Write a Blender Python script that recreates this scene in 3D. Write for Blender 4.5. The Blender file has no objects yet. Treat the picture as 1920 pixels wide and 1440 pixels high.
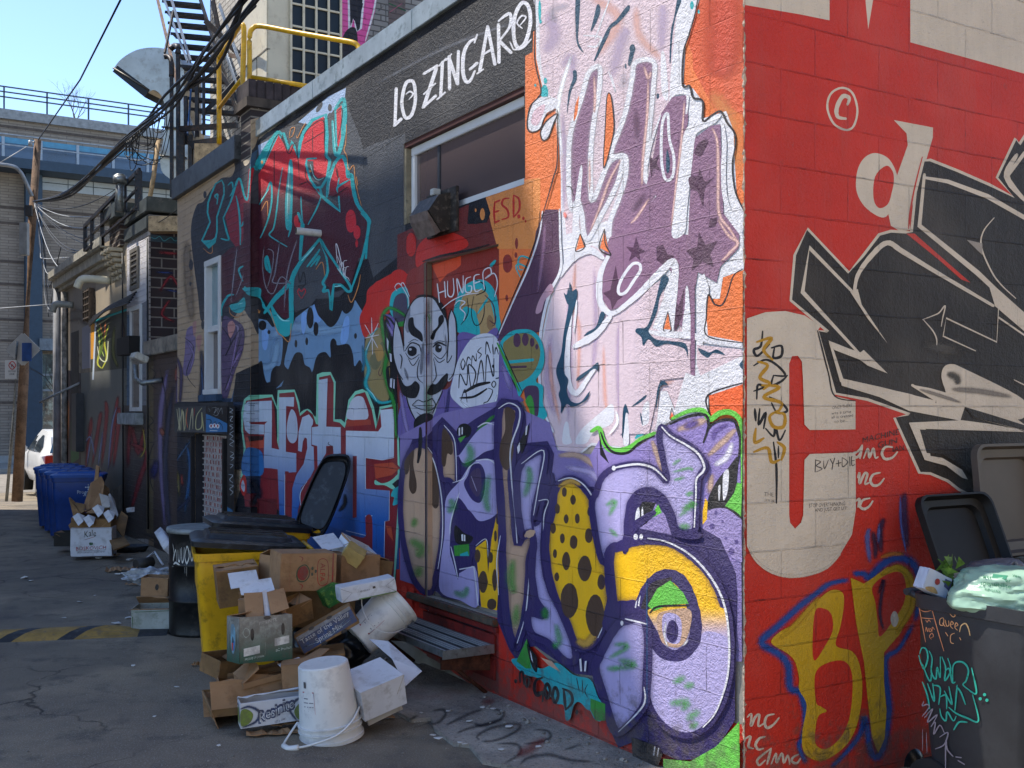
import bpy, bmesh, math, random
from mathutils import Vector, Matrix
from mathutils.geometry import tessellate_polygon
random.seed(7)
S = bpy.context.scene
COL = S.collection
# ---------------- camera ----------------
FP = 2050.0; HY = 774.0; CAMZ = 1.6          # focal length in photo pixels, horizon row, eye height
cd = bpy.data.cameras.new('camera'); cam = bpy.data.objects.new('camera', cd); COL.objects.link(cam)
cam.location = (0, 0, CAMZ); cam.rotation_euler = (math.radians(90), 0, 0)
cd.sensor_width = 36; cd.lens = FP/1920*36; cd.shift_y = (HY-720)/1920
cd.clip_start = .05; cd.clip_end = 500
S.camera = cam
S.render.resolution_x = 1024; S.render.resolution_y = 768
# ---------------- sky and sun ----------------
SUN = Vector((-.503, .1156, .857)).normalized()
W = bpy.data.worlds.new('World'); S.world = W; W.use_nodes = True
wn = W.node_tree; bg = wn.nodes['Background']
sky = wn.nodes.new('ShaderNodeTexSky'); sky.sky_type = 'NISHITA'; sky.sun_disc = False
sky.sun_elevation = math.asin(SUN.z); sky.sun_rotation = math.atan2(SUN.x, SUN.y)
sky.air_density = 1.0; sky.dust_density = 0.0; sky.ozone_density = 1.6; sky.altitude = 3500
wn.links.new(sky.outputs[0], bg.inputs[0]); bg.inputs[1].default_value = .15
ld = bpy.data.lights.new('sun', 'SUN'); ld.energy = 2.95; ld.angle = math.radians(.5); ld.color = (1, .95, .87)
sun = bpy.data.objects.new('sun', ld); COL.objects.link(sun)
sun.rotation_euler = SUN.to_track_quat('Z', 'Y').to_euler()
S.view_settings.view_transform = 'Standard'; S.view_settings.look = 'None'
S.view_settings.gamma = 1; S.view_settings.exposure = 1.35
try: S.cycles.transparent_max_bounces = 32
except Exception: pass
# ---------------- frames ----------------
C0 = Vector((.942, 4.44, 0)); U = Vector((-.519, .8545, 0)).normalized(); N = Vector((-U.y, U.x, 0))
ROT = math.atan2(U.y, U.x)
MB = Matrix.Translation(C0) @ Matrix.Rotation(ROT, 4, 'Z')      # local (u along alley, n out of the side wall, z)
MBI = MB.inverted()
CL = MBI @ Vector((0, 0, CAMZ))
def P(x, y, D): return Vector(((x-960)*D/FP, D, CAMZ-(y-HY)*D/FP))
def ray(x, y):                                    # view direction in building-local axes
    return (MBI.to_3x3() @ Vector(((x-960)/FP, 1, -(y-HY)/FP)))
def onN(x, y, n=0.0):
    d = ray(x, y); t = (n-CL.y)/d.y; p = CL+d*t; return p
def onU(x, y, u=0.0):
    d = ray(x, y); t = (u-CL.x)/d.x; return CL+d*t
def G(x, y, z=0.0):
    t = (CAMZ-z)*FP/(y-HY); return Vector(((x-960)*t/FP, t, z))
def lin(h):
    if not isinstance(h, str): return h
    v = [int(h[i:i+2], 16)/255 for i in (0, 2, 4)]
    return tuple((c/12.92 if c <= .04045 else ((c+.055)/1.055)**2.4) for c in v)+(1,)
# ---------------- materials ----------------
MATS = {}
def nmat(name):
    m = bpy.data.materials.new(name); m.use_nodes = True; nt = m.node_tree
    return m, nt, nt.nodes['Principled BSDF']
def nd(nt, t, **k):
    n = nt.nodes.new(t)
    for a, b in k.items(): setattr(n, a, b)
    return n
def noise(nt, vec, scale, detail=4, rough=.6):
    n = nd(nt, 'ShaderNodeTexNoise'); n.inputs['Scale'].default_value = scale
    n.inputs['Detail'].default_value = detail; n.inputs['Roughness'].default_value = rough
    nt.links.new(vec, n.inputs['Vector']); return n.outputs[0]
def math_(nt, op, a, b=None, c=None):
    n = nd(nt, 'ShaderNodeMath', operation=op)
    for i, v in enumerate((a, b, c)):
        if v is None: continue
        if isinstance(v, (int, float)): n.inputs[i].default_value = v
        else: nt.links.new(v, n.inputs[i])
    return n.outputs[0]
def rng(nt, v, a, b, c, d):
    n = nd(nt, 'ShaderNodeMapRange'); n.clamp = True
    nt.links.new(v, n.inputs[0])
    for i, q in enumerate((a, b, c, d)): n.inputs[i+1].default_value = q
    return n.outputs[0]
def mixc(nt, f, a, b, mode='MIX'):
    n = nd(nt, 'ShaderNodeMix', data_type='RGBA', blend_type=mode)
    for s, v in ((0, f), (6, a), (7, b)):
        if isinstance(v, (int, float)): n.inputs[s].default_value = v
        elif isinstance(v, tuple): n.inputs[s].default_value = v
        else: nt.links.new(v, n.inputs[s])
    return n.outputs[2]
def bump(nt, h, strength=.5, dist=.01, prev=None):
    n = nd(nt, 'ShaderNodeBump'); n.inputs['Strength'].default_value = strength; n.inputs['Distance'].default_value = dist
    nt.links.new(h, n.inputs['Height'])
    if prev is not None: nt.links.new(prev, n.inputs['Normal'])
    return n.outputs[0]
def mat(name, col, rough=.6, metal=0., var=.18, scale=6., bmp=0., bscale=60., spec=.4, dirt=None):
    if name in MATS: return MATS[name]
    m, nt, b = nmat(name); c = lin(col)
    tc = nd(nt, 'ShaderNodeTexCoord').outputs['Object']
    f = noise(nt, tc, scale, 6)
    d = tuple(x*(1-2*var) for x in c[:3])+(1,); l = tuple(min(1, x*(1+var)) for x in c[:3])+(1,)
    o = mixc(nt, rng(nt, f, .3, .7, 0, 1), d, l)
    if dirt:
        g = rng(nt, noise(nt, tc, scale*2.3+1, 8, .7), .52, .66, 0, .8); o = mixc(nt, g, o, lin(dirt))
    nt.links.new(o, b.inputs['Base Color'])
    b.inputs['Roughness'].default_value = rough; b.inputs['Metallic'].default_value = metal
    b.inputs['Specular IOR Level'].default_value = spec
    if bmp: nt.links.new(bump(nt, noise(nt, tc, bscale, 5), bmp, .01), b.inputs['Normal'])
    MATS[name] = m; return m
def relief(nt, uv, kind, b):
    """block or brick relief: returns (normal, mortar mask)"""
    if kind == 'plain': 
        h = noise(nt, uv, 40, 5, .6); return bump(nt, h, .25, .01), None
    w, h, off = (.4, .2, (.39, -.036, 0)) if kind in ('block', 'front') else (.2, .068, (0, .01, 0))
    mp = nd(nt, 'ShaderNodeMapping'); mp.inputs['Location'].default_value = off; nt.links.new(uv, mp.inputs[0])
    wob = nd(nt, 'ShaderNodeVectorMath', operation='MULTIPLY_ADD')
    nn = nd(nt, 'ShaderNodeTexNoise'); nn.inputs['Scale'].default_value = 9; nn.inputs['Detail'].default_value = 5; nt.links.new(uv, nn.inputs['Vector'])
    nt.links.new(nn.outputs[1], wob.inputs[0]); wob.inputs[1].default_value = (.012, .012, 0); nt.links.new(mp.outputs[0], wob.inputs[2])
    bt = nd(nt, 'ShaderNodeTexBrick'); nt.links.new(wob.outputs[0], bt.inputs['Vector'])
    bt.inputs['Scale'].default_value = 1; bt.inputs['Brick Width'].default_value = w; bt.inputs['Row Height'].default_value = h
    bt.inputs['Mortar Size'].default_value = .0035 if kind != 'brick' else .006; bt.inputs['Mortar Smooth'].default_value = .6
    mort = bt.outputs['Fac']
    sx = nd(nt, 'ShaderNodeSeparateXYZ'); nt.links.new(uv, sx.inputs[0])
    big = noise(nt, uv, 2.2, 3)
    if kind == 'block':
        ru = rng(nt, sx.outputs[0], .60, .72, 1, .0)
        rz = rng(nt, sx.outputs[1], 2.35, 2.75, 0, 1)
        amp = math_(nt, 'ADD', math_(nt, 'MAXIMUM', ru, rz), .22)
    elif kind == 'front': amp = math_(nt, 'ADD', rng(nt, big, .35, .6, .3, .7), 0)
    else: amp = math_(nt, 'ADD', big, .2)
    g1 = noise(nt, uv, 42, 4, .65); g2 = noise(nt, uv, 110, 3, .7)
    gr = math_(nt, 'MULTIPLY', math_(nt, 'ADD', g1, math_(nt, 'MULTIPLY', g2, .6)), amp)
    crack = rng(nt, noise(nt, uv, 1.7, 5, .7), .42, .62, .12 if kind == 'front' else .3, 1)                       # joints show in places, filled with paint in others
    mo = math_(nt, 'MULTIPLY', mort, crack)
    hgt = math_(nt, 'SUBTRACT', math_(nt, 'MULTIPLY', gr, .9), math_(nt, 'MULTIPLY', mo, .75 if kind != 'brick' else 1.2))
    return bump(nt, hgt, 1.0, .015 if kind == 'block' else .02), mo
def paint(kind, soft):
    key = 'paint_%s_%s' % (kind, 'sprayed' if soft else 'solid')
    if key in MATS: return MATS[key]
    m, nt, b = nmat(key)
    uv = nd(nt, 'ShaderNodeUVMap').outputs[0]
    at = nd(nt, 'ShaderNodeAttribute', attribute_name='Col')
    nrm, mo = relief(nt, uv, kind, b)
    o = at.outputs['Color']
    f = rng(nt, noise(nt, uv, 3.1, 7, .65), .3, .72, 0, 1)
    o = mixc(nt, f, o, mixc(nt, .14, o, (.02, .018, .016, 1)))                 # uneven coats
    mp2 = nd(nt, 'ShaderNodeMapping'); mp2.inputs['Scale'].default_value = (9, .7, 1); nt.links.new(uv, mp2.inputs[0])
    o = mixc(nt, rng(nt, noise(nt, mp2.outputs[0], 1.6, 6, .7), .48, .72, 0, .22), o, mixc(nt, .55, o, lin('6a6058')))   # run-down streaks
    o = mixc(nt, rng(nt, noise(nt, uv, 1.3, 3, .5), .5, .75, 0, .08), o, lin('c9bfb4'))                                 # faded patches
    sz0 = nd(nt, 'ShaderNodeSeparateXYZ'); nt.links.new(uv, sz0.inputs[0])
    spl = math_(nt, 'ADD', rng(nt, sz0.outputs[1], 0, .45, .30, 0), noise(nt, uv, 12, 8, .7))
    o = mixc(nt, rng(nt, spl, .62, .78, 0, .6), o, lin('5a5048'))                                                       # mud splashed up from the ground
    wear = rng(nt, noise(nt, uv, 26, 8, .75), .645, .71, 0, .6)
    o = mixc(nt, wear, o, lin('8f8578'))
    pits = rng(nt, noise(nt, uv, 120, 2, .5), .70, .76, 0, .5); o = mixc(nt, pits, o, lin('2a2622'))
    if mo is not None:
        cr = rng(nt, noise(nt, uv, 7, 6, .7), .52, .62, 0, .75)
        o = mixc(nt, math_(nt, 'MULTIPLY', mo, cr), o, lin('241d1c'))
    nt.links.new(o, b.inputs['Base Color']); nt.links.new(nrm, b.inputs['Normal'])
    b.inputs['Roughness'].default_value = .55; b.inputs['Specular IOR Level'].default_value = .3
    if soft:
        sp = math_(nt, 'MULTIPLY', math_(nt, 'SUBTRACT', noise(nt, uv, 150, 3, .8), .5), 1.1)
        w_ = math_(nt, 'MULTIPLY', at.outputs['Alpha'], math_(nt, 'SUBTRACT', 1.25, at.outputs['Alpha']))
        a = math_(nt, 'ADD', at.outputs['Alpha'], math_(nt, 'MULTIPLY', sp, math_(nt, 'MULTIPLY', w_, 3)))
        nt.links.new(rng(nt, a, 0, 1, 0, 1), b.inputs['Alpha'])
    MATS[key] = m; return m
# ---------------- object helpers ----------------
def tag(o, label=None, cat=None, group=None, kind=None):
    if label: o['label'] = label
    if cat: o['category'] = cat
    if group: o['group'] = group
    if kind: o['kind'] = kind
    return o
def empty(name, loc=(0, 0, 0), rz=0, label=None, cat=None, group=None, rot=None):
    o = bpy.data.objects.new(name, None); COL.objects.link(o); o.location = loc
    o.rotation_euler = rot if rot else (0, 0, rz); o.empty_display_size = .1
    return tag(o, label, cat, group)
def link(name, bm, mats, parent=None, smooth=False):
    me = bpy.data.meshes.new(name); bmesh.ops.recalc_face_normals(bm, faces=bm.faces)
    if smooth:
        for f in bm.faces: f.smooth = True
    bm.to_mesh(me); bm.free()
    for m in (mats if isinstance(mats, (list, tuple)) else [mats]): me.materials.append(m)
    o = bpy.data.objects.new(name, me); COL.objects.link(o)
    if parent: o.parent = parent
    if smooth:
        try: me.set_sharp_from_angle(angle=math.radians(40))
        except Exception: pass
    return o
def B(): return bmesh.new()
def box(bm, lo, hi, mi=0, M=None, bev=0.):
    lo = Vector(lo); hi = Vector(hi); c = (lo+hi)/2; s = hi-lo
    r = bmesh.ops.create_cube(bm, size=1); vs = r['verts']
    for v in vs: v.co = Vector((v.co.x*s.x, v.co.y*s.y, v.co.z*s.z))+c
    if M is not None:
        for v in vs: v.co = M @ v.co
    fs = {f for v in vs for f in v.link_faces}
    for f in fs: f.material_index = mi
    if bev:
        es = {e for v in vs for e in v.link_edges}
        bmesh.ops.bevel(bm, geom=list(es), offset=bev, segments=2, affect='EDGES')
    return vs
def tube(bm, pts, r, seg=8, mi=0, cap=True, r1=None):
    pts = [Vector(p) for p in pts]; rings = []; n = len(pts)
    up = Vector((.013, .021, 1)).normalized()
    for i, p in enumerate(pts):
        d = (pts[min(i+1, n-1)]-pts[max(i-1, 0)]).normalized()
        a = d.cross(up)
        if a.length < .05: a = d.cross(Vector((1, 0, 0)))
        a.normalize(); b2 = d.cross(a)
        rr = r if r1 is None else r+(r1-r)*i/max(1, n-1)
        if isinstance(r, (list, tuple)): rr = r[i]
        rings.append([bm.verts.new(p+(a*math.cos(t)+b2*math.sin(t))*rr) for t in [2*math.pi*k/seg for k in range(seg)]])
    for i in range(n-1):
        for k in range(seg):
            f = bm.faces.new((rings[i][k], rings[i][(k+1) % seg], rings[i+1][(k+1) % seg], rings[i+1][k])); f.material_index = mi; f.smooth = True
    if cap and seg > 2:
        for rg in (rings[0], rings[-1]):
            try: bm.faces.new(rg).material_index = mi
            except Exception: pass
def lathe(bm, prof, seg=32, M=None, mi=0):
    rings = []
    for r, z in prof:
        rings.append([bm.verts.new((M or Matrix()) @ Vector((r*math.cos(2*math.pi*k/seg), r*math.sin(2*math.pi*k/seg), z))) for k in range(seg)])
    for i in range(len(rings)-1):
        for k in range(seg):
            f = bm.faces.new((rings[i][k], rings[i][(k+1) % seg], rings[i+1][(k+1) % seg], rings[i+1][k])); f.material_index = mi; f.smooth = True
    for rg in (rings[0], rings[-1]):
        try: bm.faces.new(rg).material_index = mi
        except Exception: pass
def quad(bm, pts, mi=0):
    f = bm.faces.new([bm.verts.new(p) for p in pts]); f.material_index = mi; return f
def prism(bm, pts, off, mi=0):
    """closed slab: polygon pts extruded by the vector off"""
    a = [bm.verts.new(p) for p in pts]; b = [bm.verts.new(Vector(p)+Vector(off)) for p in pts]
    fs = [bm.faces.new(a), bm.faces.new(b[::-1])]
    for i in range(len(a)):
        j = (i+1) % len(a); fs.append(bm.faces.new((a[j], a[i], b[i], b[j])))
    for f in fs: f.material_index = mi
def cr(pts, closed, n=6):
    m = len(pts); out = []
    rg = range(m if closed else m-1)
    for i in rg:
        g = (lambda k: pts[k % m]) if closed else (lambda k: pts[max(0, min(m-1, k))])
        p0, p1, p2, p3 = g(i-1), g(i), g(i+1), g(i+2)
        for k in range(n):
            t = k/n
            out.append(tuple(.5*((2*p1[a])+(-p0[a]+p2[a])*t+(2*p0[a]-5*p1[a]+4*p2[a]-p3[a])*t*t+(-p0[a]+3*p1[a]-3*p2[a]+p3[a])*t**3) for a in range(len(p1))))
    if not closed: out.append(tuple(pts[-1]))
    return out
# ---------------- paint on walls ----------------
PAL = dict(K='15151b', N='33285c', P='aca1cc', W='d9d6da', O='e2743a', R='c8281e', M='86627c', m='513249', p='eec9c4', G='67bf45',
           g='2c8433', Y='f0b814', B='4f3a2c', T='bf9c80', C='22a6aa', D='17425a', b='7fa8cc', r='84222a', x='4a1424', a='45474c',
           L='86cfae', e='d8cab8', k='2c2622', c='cf2430', Q='cb3020', y='cfa51e', u='1c4fa0', i='d08a4a', S='9fe0dc', t='8c2f28')
def hexc(c): return lin(PAL.get(c, c))
LEV = {}
def fontpoly(txt, h):
    cu = bpy.data.curves.new('t', 'FONT'); cu.body = txt; cu.size = 1; cu.resolution_u = 2
    ob = bpy.data.objects.new('t', cu); COL.objects.link(ob)
    dg = bpy.context.evaluated_depsgraph_get(); me = bpy.data.meshes.new_from_object(ob.evaluated_get(dg))
    vs = [(v.co.x, v.co.y) for v in me.vertices]; fs = [tuple(p.vertices) for p in me.polygons]
    bpy.data.objects.remove(ob); bpy.data.curves.remove(cu); bpy.data.meshes.remove(me)
    return vs, fs
class Paint:
    """collects painted shapes traced in picture units and lays each on its wall"""
    def __init__(s, mp, wall, step=.00018):
        s.mp = mp; s.wall = wall; s.step = step; s.bm = B(); s.cl = s.bm.loops.layers.float_color.new('Col'); s.v = (0, 0, 1)
        LEV.setdefault(wall, [])
    def lvl(s, pts):
        x0 = min(p[0] for p in pts); x1 = max(p[0] for p in pts); y0 = min(p[1] for p in pts); y1 = max(p[1] for p in pts)
        l = 1+max([q[4] for q in LEV[s.wall] if q[0] < x1 and q[1] > x0 and q[2] < y1 and q[3] > y0] or [0])
        LEV[s.wall].append((x0, x1, y0, y1, l)); return l
    def src(s, p): return (s.v[0]+p[0]/s.v[2], s.v[1]+p[1]/s.v[2])
    def put(s, verts, faces, cols, soft=False):
        """verts in view units; faces index lists; cols one colour per vertex"""
        vs = [s.src(p) for p in verts]; l = s.lvl(vs)*s.step
        bv = []
        for p in vs:
            q = s.mp(*p); bv.append(s.bm.verts.new((q[0], q[1], l)))
        for f in faces:
            try: bf = s.bm.faces.new([bv[i] for i in f])
            except Exception: continue
            bf.material_index = 1 if soft else 0
            for lp, i in zip(bf.loops, f): lp[s.cl] = cols[i]
    def fill(s, c, pts, c2=None, yr=None):
        tri = tessellate_polygon([[Vector((a, b, 0)) for a, b in pts]])
        if c2:
            A = hexc(c); D_ = hexc(c2); tb = B(); tv = [tb.verts.new((a, b, 0)) for a, b in pts]
            for f in tri:
                try: tb.faces.new([tv[i] for i in f])
                except Exception: pass
            for q in range(5):
                bmesh.ops.bisect_plane(tb, geom=list(tb.verts)+list(tb.edges)+list(tb.faces), dist=1e-4, plane_co=(0, yr[0]+(yr[1]-yr[0])*q/4, 0), plane_no=(0, 1, 0))
            tb.verts.index_update(); pts = [(v.co.x, v.co.y) for v in tb.verts]; tri = [tuple(v.index for v in f.verts) for f in tb.faces]; tb.free()
            cols = []
            for a, b in pts:
                t = max(0, min(1, (b-yr[0])/(yr[1]-yr[0]))); t = t*t*(3-2*t); cols.append(tuple(A[k]+(D_[k]-A[k])*t for k in range(3))+(1,))
        else: cols = [hexc(c)]*len(pts)
        s.put(pts, tri, cols)
    def stroke(s, c, w, pts, closed=False, soft=0., op=1.):
        n = len(pts); L_ = []; col = hexc(c)
        pr = [(-.5, 1), (.5, 1)] if not soft else [(-.5-soft, 0), (-.5-soft*.4, .12), (-.5+soft*.1, .5), (-.5+soft*.7, .92), (.5-soft*.7, .92), (.5-soft*.1, .5), (.5+soft*.4, .12), (.5+soft, 0)]
        if not closed:                                # rounded ends
            pass
        for i, p in enumerate(pts):
            a = pts[(i-1) % n] if closed else pts[max(0, i-1)]; b = pts[(i+1) % n] if closed else pts[min(n-1, i+1)]
            dx, dy = b[0]-a[0], b[1]-a[1]; L = math.hypot(dx, dy) or 1; nx, ny = -dy/L, dx/L
            ww = w*(1 if closed else (.55+.45*min(1, 3*min(i, n-1-i)/max(1, n-1)+.0)) if n > 3 else 1)
            ww *= 1+.06*math.sin(i*1.7+p[0]*.05)
            L_.append([((p[0]+nx*ww*k, p[1]+ny*ww*k), al) for k, al in pr])
        if soft > .3 and not closed:
            for e in (0, -1): L_[e] = [(q, 0) for q, al in L_[e]]
            for e in (1, -2): L_[e] = [(q, al*.6) for q, al in L_[e]]
        L_ = [[(q, al*op) for q, al in r] for r in L_] if soft else L_
        m = len(pr); vs = [q for r in L_ for q, al in r]; cols = [col[:3]+(al,) for r in L_ for q, al in r]
        fs = []
        for i in range(n if closed else n-1):
            j = (i+1) % n
            for k in range(m-1): fs.append((i*m+k, i*m+k+1, j*m+k+1, j*m+k))
        if not closed and not soft:
            for e, o_ in ((0, 1), (n-1, n-2)):
                p, q = pts[e], pts[o_]; dx, dy = p[0]-q[0], p[1]-q[1]; L = math.hypot(dx, dy) or 1; dx /= L; dy /= L
                i0 = len(vs); r = math.dist(vs[e*m], vs[e*m+m-1])/2
                for a in (-60, -30, 0, 30, 60):
                    t = math.radians(a); vs.append((p[0]+r*(dx*math.cos(t)-dy*math.sin(t)), p[1]+r*(dx*math.sin(t)+dy*math.cos(t)))); cols.append(col)
                fs.append((e*m,)+tuple(range(i0, i0+5))+(e*m+m-1,) if True else ())
        s.put(vs, fs, cols, bool(soft))
    def text(s, c, txt, x0, y0, x1, y1, h):
        vs, fs = fontpoly(txt, h)
        if not vs: return
        wd = max(v[0] for v in vs) or 1
        dx, dy = (x1-x0)/wd, (y1-y0)/wd
        hj = random.Random(len(txt)); s.put([(x0+vx*dx+hj.uniform(-.03, .03)*h, y0+vx*dy-vy*h/.72+hj.uniform(-.03, .03)*h+.06*h*math.sin(vx*5)) for vx, vy in vs], fs, [hexc(c)]*len(vs))
    def run(s, prog):
        for ln in prog.strip().splitlines():
            t = ln.split()
            if not t or t[0] == '#': continue
            k = t[0]
            if k == '@': s.v = tuple(float(q) for q in t[1:4]); continue
            if k == 'T':
                s.text(t[1], t[2].replace('_', ' '), *[float(q) for q in t[3:8]]); continue
            if k == 'E':
                v = [float(q) for q in t[2:]]
                for i in range(0, len(v), 4):
                    cx, cy, rx, ry = v[i:i+4]
                    s.fill(t[1], [(cx+rx*math.cos(a*math.pi/9)*(1+.05*math.sin(a*1.3+cx)), cy+ry*math.sin(a*math.pi/9)) for a in range(18)])
                continue
            nx = {'F': 2, 'S': 2, 'L': 3, 'l': 3, 'C': 3, 'G': 3, 'H': 3, 'J': 3, 'O': 4, 'o': 4, 'V': 5}[k]
            v = [float(q) for q in t[nx:]]; pts = list(zip(v[0::2], v[1::2]))
            if k == 'F': s.fill(t[1], pts)
            elif k == 'S': s.fill(t[1], cr(pts, True, 5))
            elif k == 'V': s.fill(t[1], pts, t[2], (float(t[3]), float(t[4])))
            elif k == 'L': s.stroke(t[1], float(t[2]), cr(pts, False, 6))
            elif k == 'l': s.stroke(t[1], float(t[2]), pts)
            elif k == 'C': s.stroke(t[1], float(t[2]), cr(pts, True, 6), True)
            elif k == 'G': s.stroke(t[1], float(t[2]), cr(pts, False, 5), False, .45)
            elif k == 'J': s.stroke(t[1], float(t[2]), cr(pts, False, 5), False, .5, .55)
            elif k == 'H': s.stroke(t[1], float(t[2]), cr(pts, False, 5), False, .2)
            elif k in 'Oo':                           # outlined shape: outline colour, width, fill
                q = cr(pts, True, 5) if k == 'O' else pts
                s.fill(t[3], q)
                if k == 'O': s.stroke(t[1], float(t[2])*1.25, q, True, .45, .5)
                s.stroke(t[1], float(t[2]), q, True)
        return s
    def done(s, name, parent, regions, cuts, label=None):
        """cuts: list of ('x'|'y', value); regions: f(u, z) -> (function placing a vertex, relief kind)"""
        bm = s.bm
        for ax, v in cuts:
            co = (v, 0, 0) if ax == 'x' else (0, v, 0); no = (1, 0, 0) if ax == 'x' else (0, 1, 0)
            bmesh.ops.bisect_plane(bm, geom=list(bm.verts)+list(bm.edges)+list(bm.faces), dist=1e-5, plane_co=co, plane_no=no)
        uvl = bm.loops.layers.uv.new('UVMap')
        grp = {}
        for f in bm.faces:
            c = f.calc_center_median(); grp.setdefault(regions(c.x, c.y), []).append(f)
        kinds = []
        keys = list(grp)
        out = B(); oc = out.loops.layers.float_color.new('Col'); ou = out.loops.layers.uv.new('UVMap')
        for key in keys:
            place, kind = PLACE[key]
            if place is None: continue
            if kind not in kinds: kinds.append(kind)
            ki = kinds.index(kind); cache = {}
            for f in grp[key]:
                vv = []
                for v in f.verts:
                    if v not in cache: cache[v] = out.verts.new(place(v.co))
                    vv.append(cache[v])
                try: nf = out.faces.new(vv)
                except Exception: continue
                nf.material_index = 2*ki+f.material_index
                for lp, l0, v in zip(nf.loops, f.loops, f.verts): lp[oc] = l0[s.cl]; lp[ou].uv = (v.co.x, v.co.y)
        bm.free()
        me = bpy.data.meshes.new(name); out.to_mesh(me); out.free()
        for kd in kinds: me.materials.append(paint(kd, False)); me.materials.append(paint(kd, True))
        o = bpy.data.objects.new(name, me); COL.objects.link(o); o.parent = parent
        if label: o['label'] = label
        return o
# ================= SIDE WALL / FRONT WALL PAINT PROGRAMS =================
SIDE_BG = '''
@ 0 0 1
F K 485 262 1010 -140 1012 20 1003 128 985 150 985 345 912 385 912 480 800 520 800 600 770 640 770 1160 640 1300 485 1100
F a 640 300 700 270 760 250 760 470 700 520
F 6f2a28 745 440 935 360 935 800 745 820
F O 985 105 1003 95 1020 150 1060 200 1060 420 985 560 935 680 935 640 935 362 912 385 903 352 985 335
F O 1000 60 1200 -200 1400 -420 1400 800 1000 800 935 640 990 400
F D2572e 1280 -300 1400 -420 1400 220 1330 180 1290 80
F D2572e 1290 -60 1400 -60 1400 180 1345 215 1300 130
G c8482c 60 1350 -200 1360 60 1345 150
J e89a58 30 1330 170 1370 230 1385 330
F Q 745 1020 800 1120 935 1160 1010 1220 1100 1300 1400 1360 1400 1560 1255 1445 930 1315 760 1200 740 1180
F 8e2a26 800 1120 935 1165 935 1300 800 1230
G 24202c 40 800 1125 870 1160 930 1180
@ 680 0 3
G 55565c 20 60 480 400 300 640 200 880 120
l 0d0d11 4 0 585 170 470 300 420
l 0d0d11 4 0 900 100 840 220 760
@ 300 400 3
F 6d90b2 480 600 545 590 640 610 760 590 850 520 1000 480 1100 490 1150 570 1150 800 1130 900 1080 900 980 850 850 900 620 1000 480 1000
G 84a6c4 60 600 700 760 640 900 660 1080 640
G 84a6c4 40 560 880 640 840 660 700
S 7da6dc 575 660 610 660 605 750 590 770 575 740
S 7da6dc 1040 590 1065 590 1060 700 1030 740 1015 700
S 7da6dc 800 560 830 570 810 680 795 640
S 7da6dc 860 520 890 520 905 600 880 615 862 590
E K 577 630 22 28 613 668 8 12 845 588 20 60 878 650 14 40 765 733 8 22 826 720 8 22 1100 690 8 16
S K 880 480 1040 470 1020 560 990 620 955 640 915 600 885 560
S K 1030 480 1095 450 1085 530 1050 565 1025 540
S K 850 960 862 880 885 800 930 780 960 810 958 730 975 703 992 720 1000 742 1060 736 1085 790 1095 860 1130 830 1150 1000
S K 690 1000 715 900 740 830 765 785 800 790 815 850 850 880 860 1000
S K 540 1000 545 870 572 830 585 900 600 950 620 950 640 1000
S K 630 1000 625 900 650 860 680 845 690 700 650 640 640 560 760 560 745 640 715 760 700 850 725 900
S K 560 520 620 520 650 560 640 640 600 600 560 570
E R 1413 175 28 66 1345 365 48 50 1245 430 50 55
S R 1160 500 1170 430 1240 375 1330 330 1390 340 1440 380 1440 520 1290 560 1250 640 1160 700 1130 640 1125 580
@ 680 440 3.789
F 8c2f28 430 200 970 80 970 700 330 700 320 320
E 8c2f28 400 330 95 100 640 310 70 70
F dd4f2c 490 220 700 150 700 215 660 250 600 280 550 340 520 280
S R 385 230 382 120 430 40 560 -30 720 20 740 90 560 150 450 190
E R 345 80 35 76 400 -20 14 26
@ 680 0 3
F e08c48 690 1100 790 1060 925 1010 1000 1000 1000 1400 760 1400 720 1250
F K 600 1130 690 1100 720 1200 700 1250 640 1260 590 1260
E e08c48 675 1205 14 34 637 1183 5 10
L R 12 745 1135 740 1190 745 1255
L R 11 745 1140 775 1125
L R 11 742 1195 768 1185
L R 11 745 1252 772 1240
L R 12 825 1115 795 1120 785 1150 815 1180 820 1220 785 1235
L R 12 850 1100 850 1220
L R 12 850 1098 880 1120 882 1180 850 1222
E R 880 1218 9 12 905 1228 7 10 918 1245 5 8
@ 680 440 3.789
E 8c2f28 1030 205 34 66 1095 62 11 40 1025 450 10 24 1090 145 10 20
G a0402c 20 760 130 850 110 950 80
L 1a1214 16 430 190 560 150 760 110 900 70
S 938052 20 760 80 690 150 660 185 800 195 1000 180 1180 90 1170 20 1060
E 6e6a48 90 900 40 60 140 800 20 40
S b08848 90 820 130 780 150 860 110 900
G C 26 60 740 20 860 45 960 25 1070 120 1190 240 1170
G 1c6f8a 20 0 780 10 900 0 980
L S 6 30 1090 70 1130 100 1180
S C 195 470 225 400 320 385 330 620 270 640 200 560
S 4a4458 235 440 310 430 315 620 250 650 215 560
L 5c2f3a 6 130 940 115 980 130 1000 160 900
S C 645 640 655 500 700 390 790 325 880 330 945 410 972 560 972 700 800 720 690 700
S a98c5e 690 530 720 430 800 390 880 410 920 520 945 700 830 700 810 560 760 520
S C 700 560 740 510 800 560 830 640 830 740 760 760 700 700
L C 16 820 560 900 440
S 8a6a48 885 600 905 570 930 610 920 680 890 660
L 4a2238 8 870 430 930 500 945 620 925 650
L 4a2238 8 905 610 940 630 950 580
L K 7 745 450 750 560 700 640
L K 7 790 440 775 560 800 640 840 630 865 560 865 490
L K 9 800 320 860 350 870 400 810 430
'''
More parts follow.
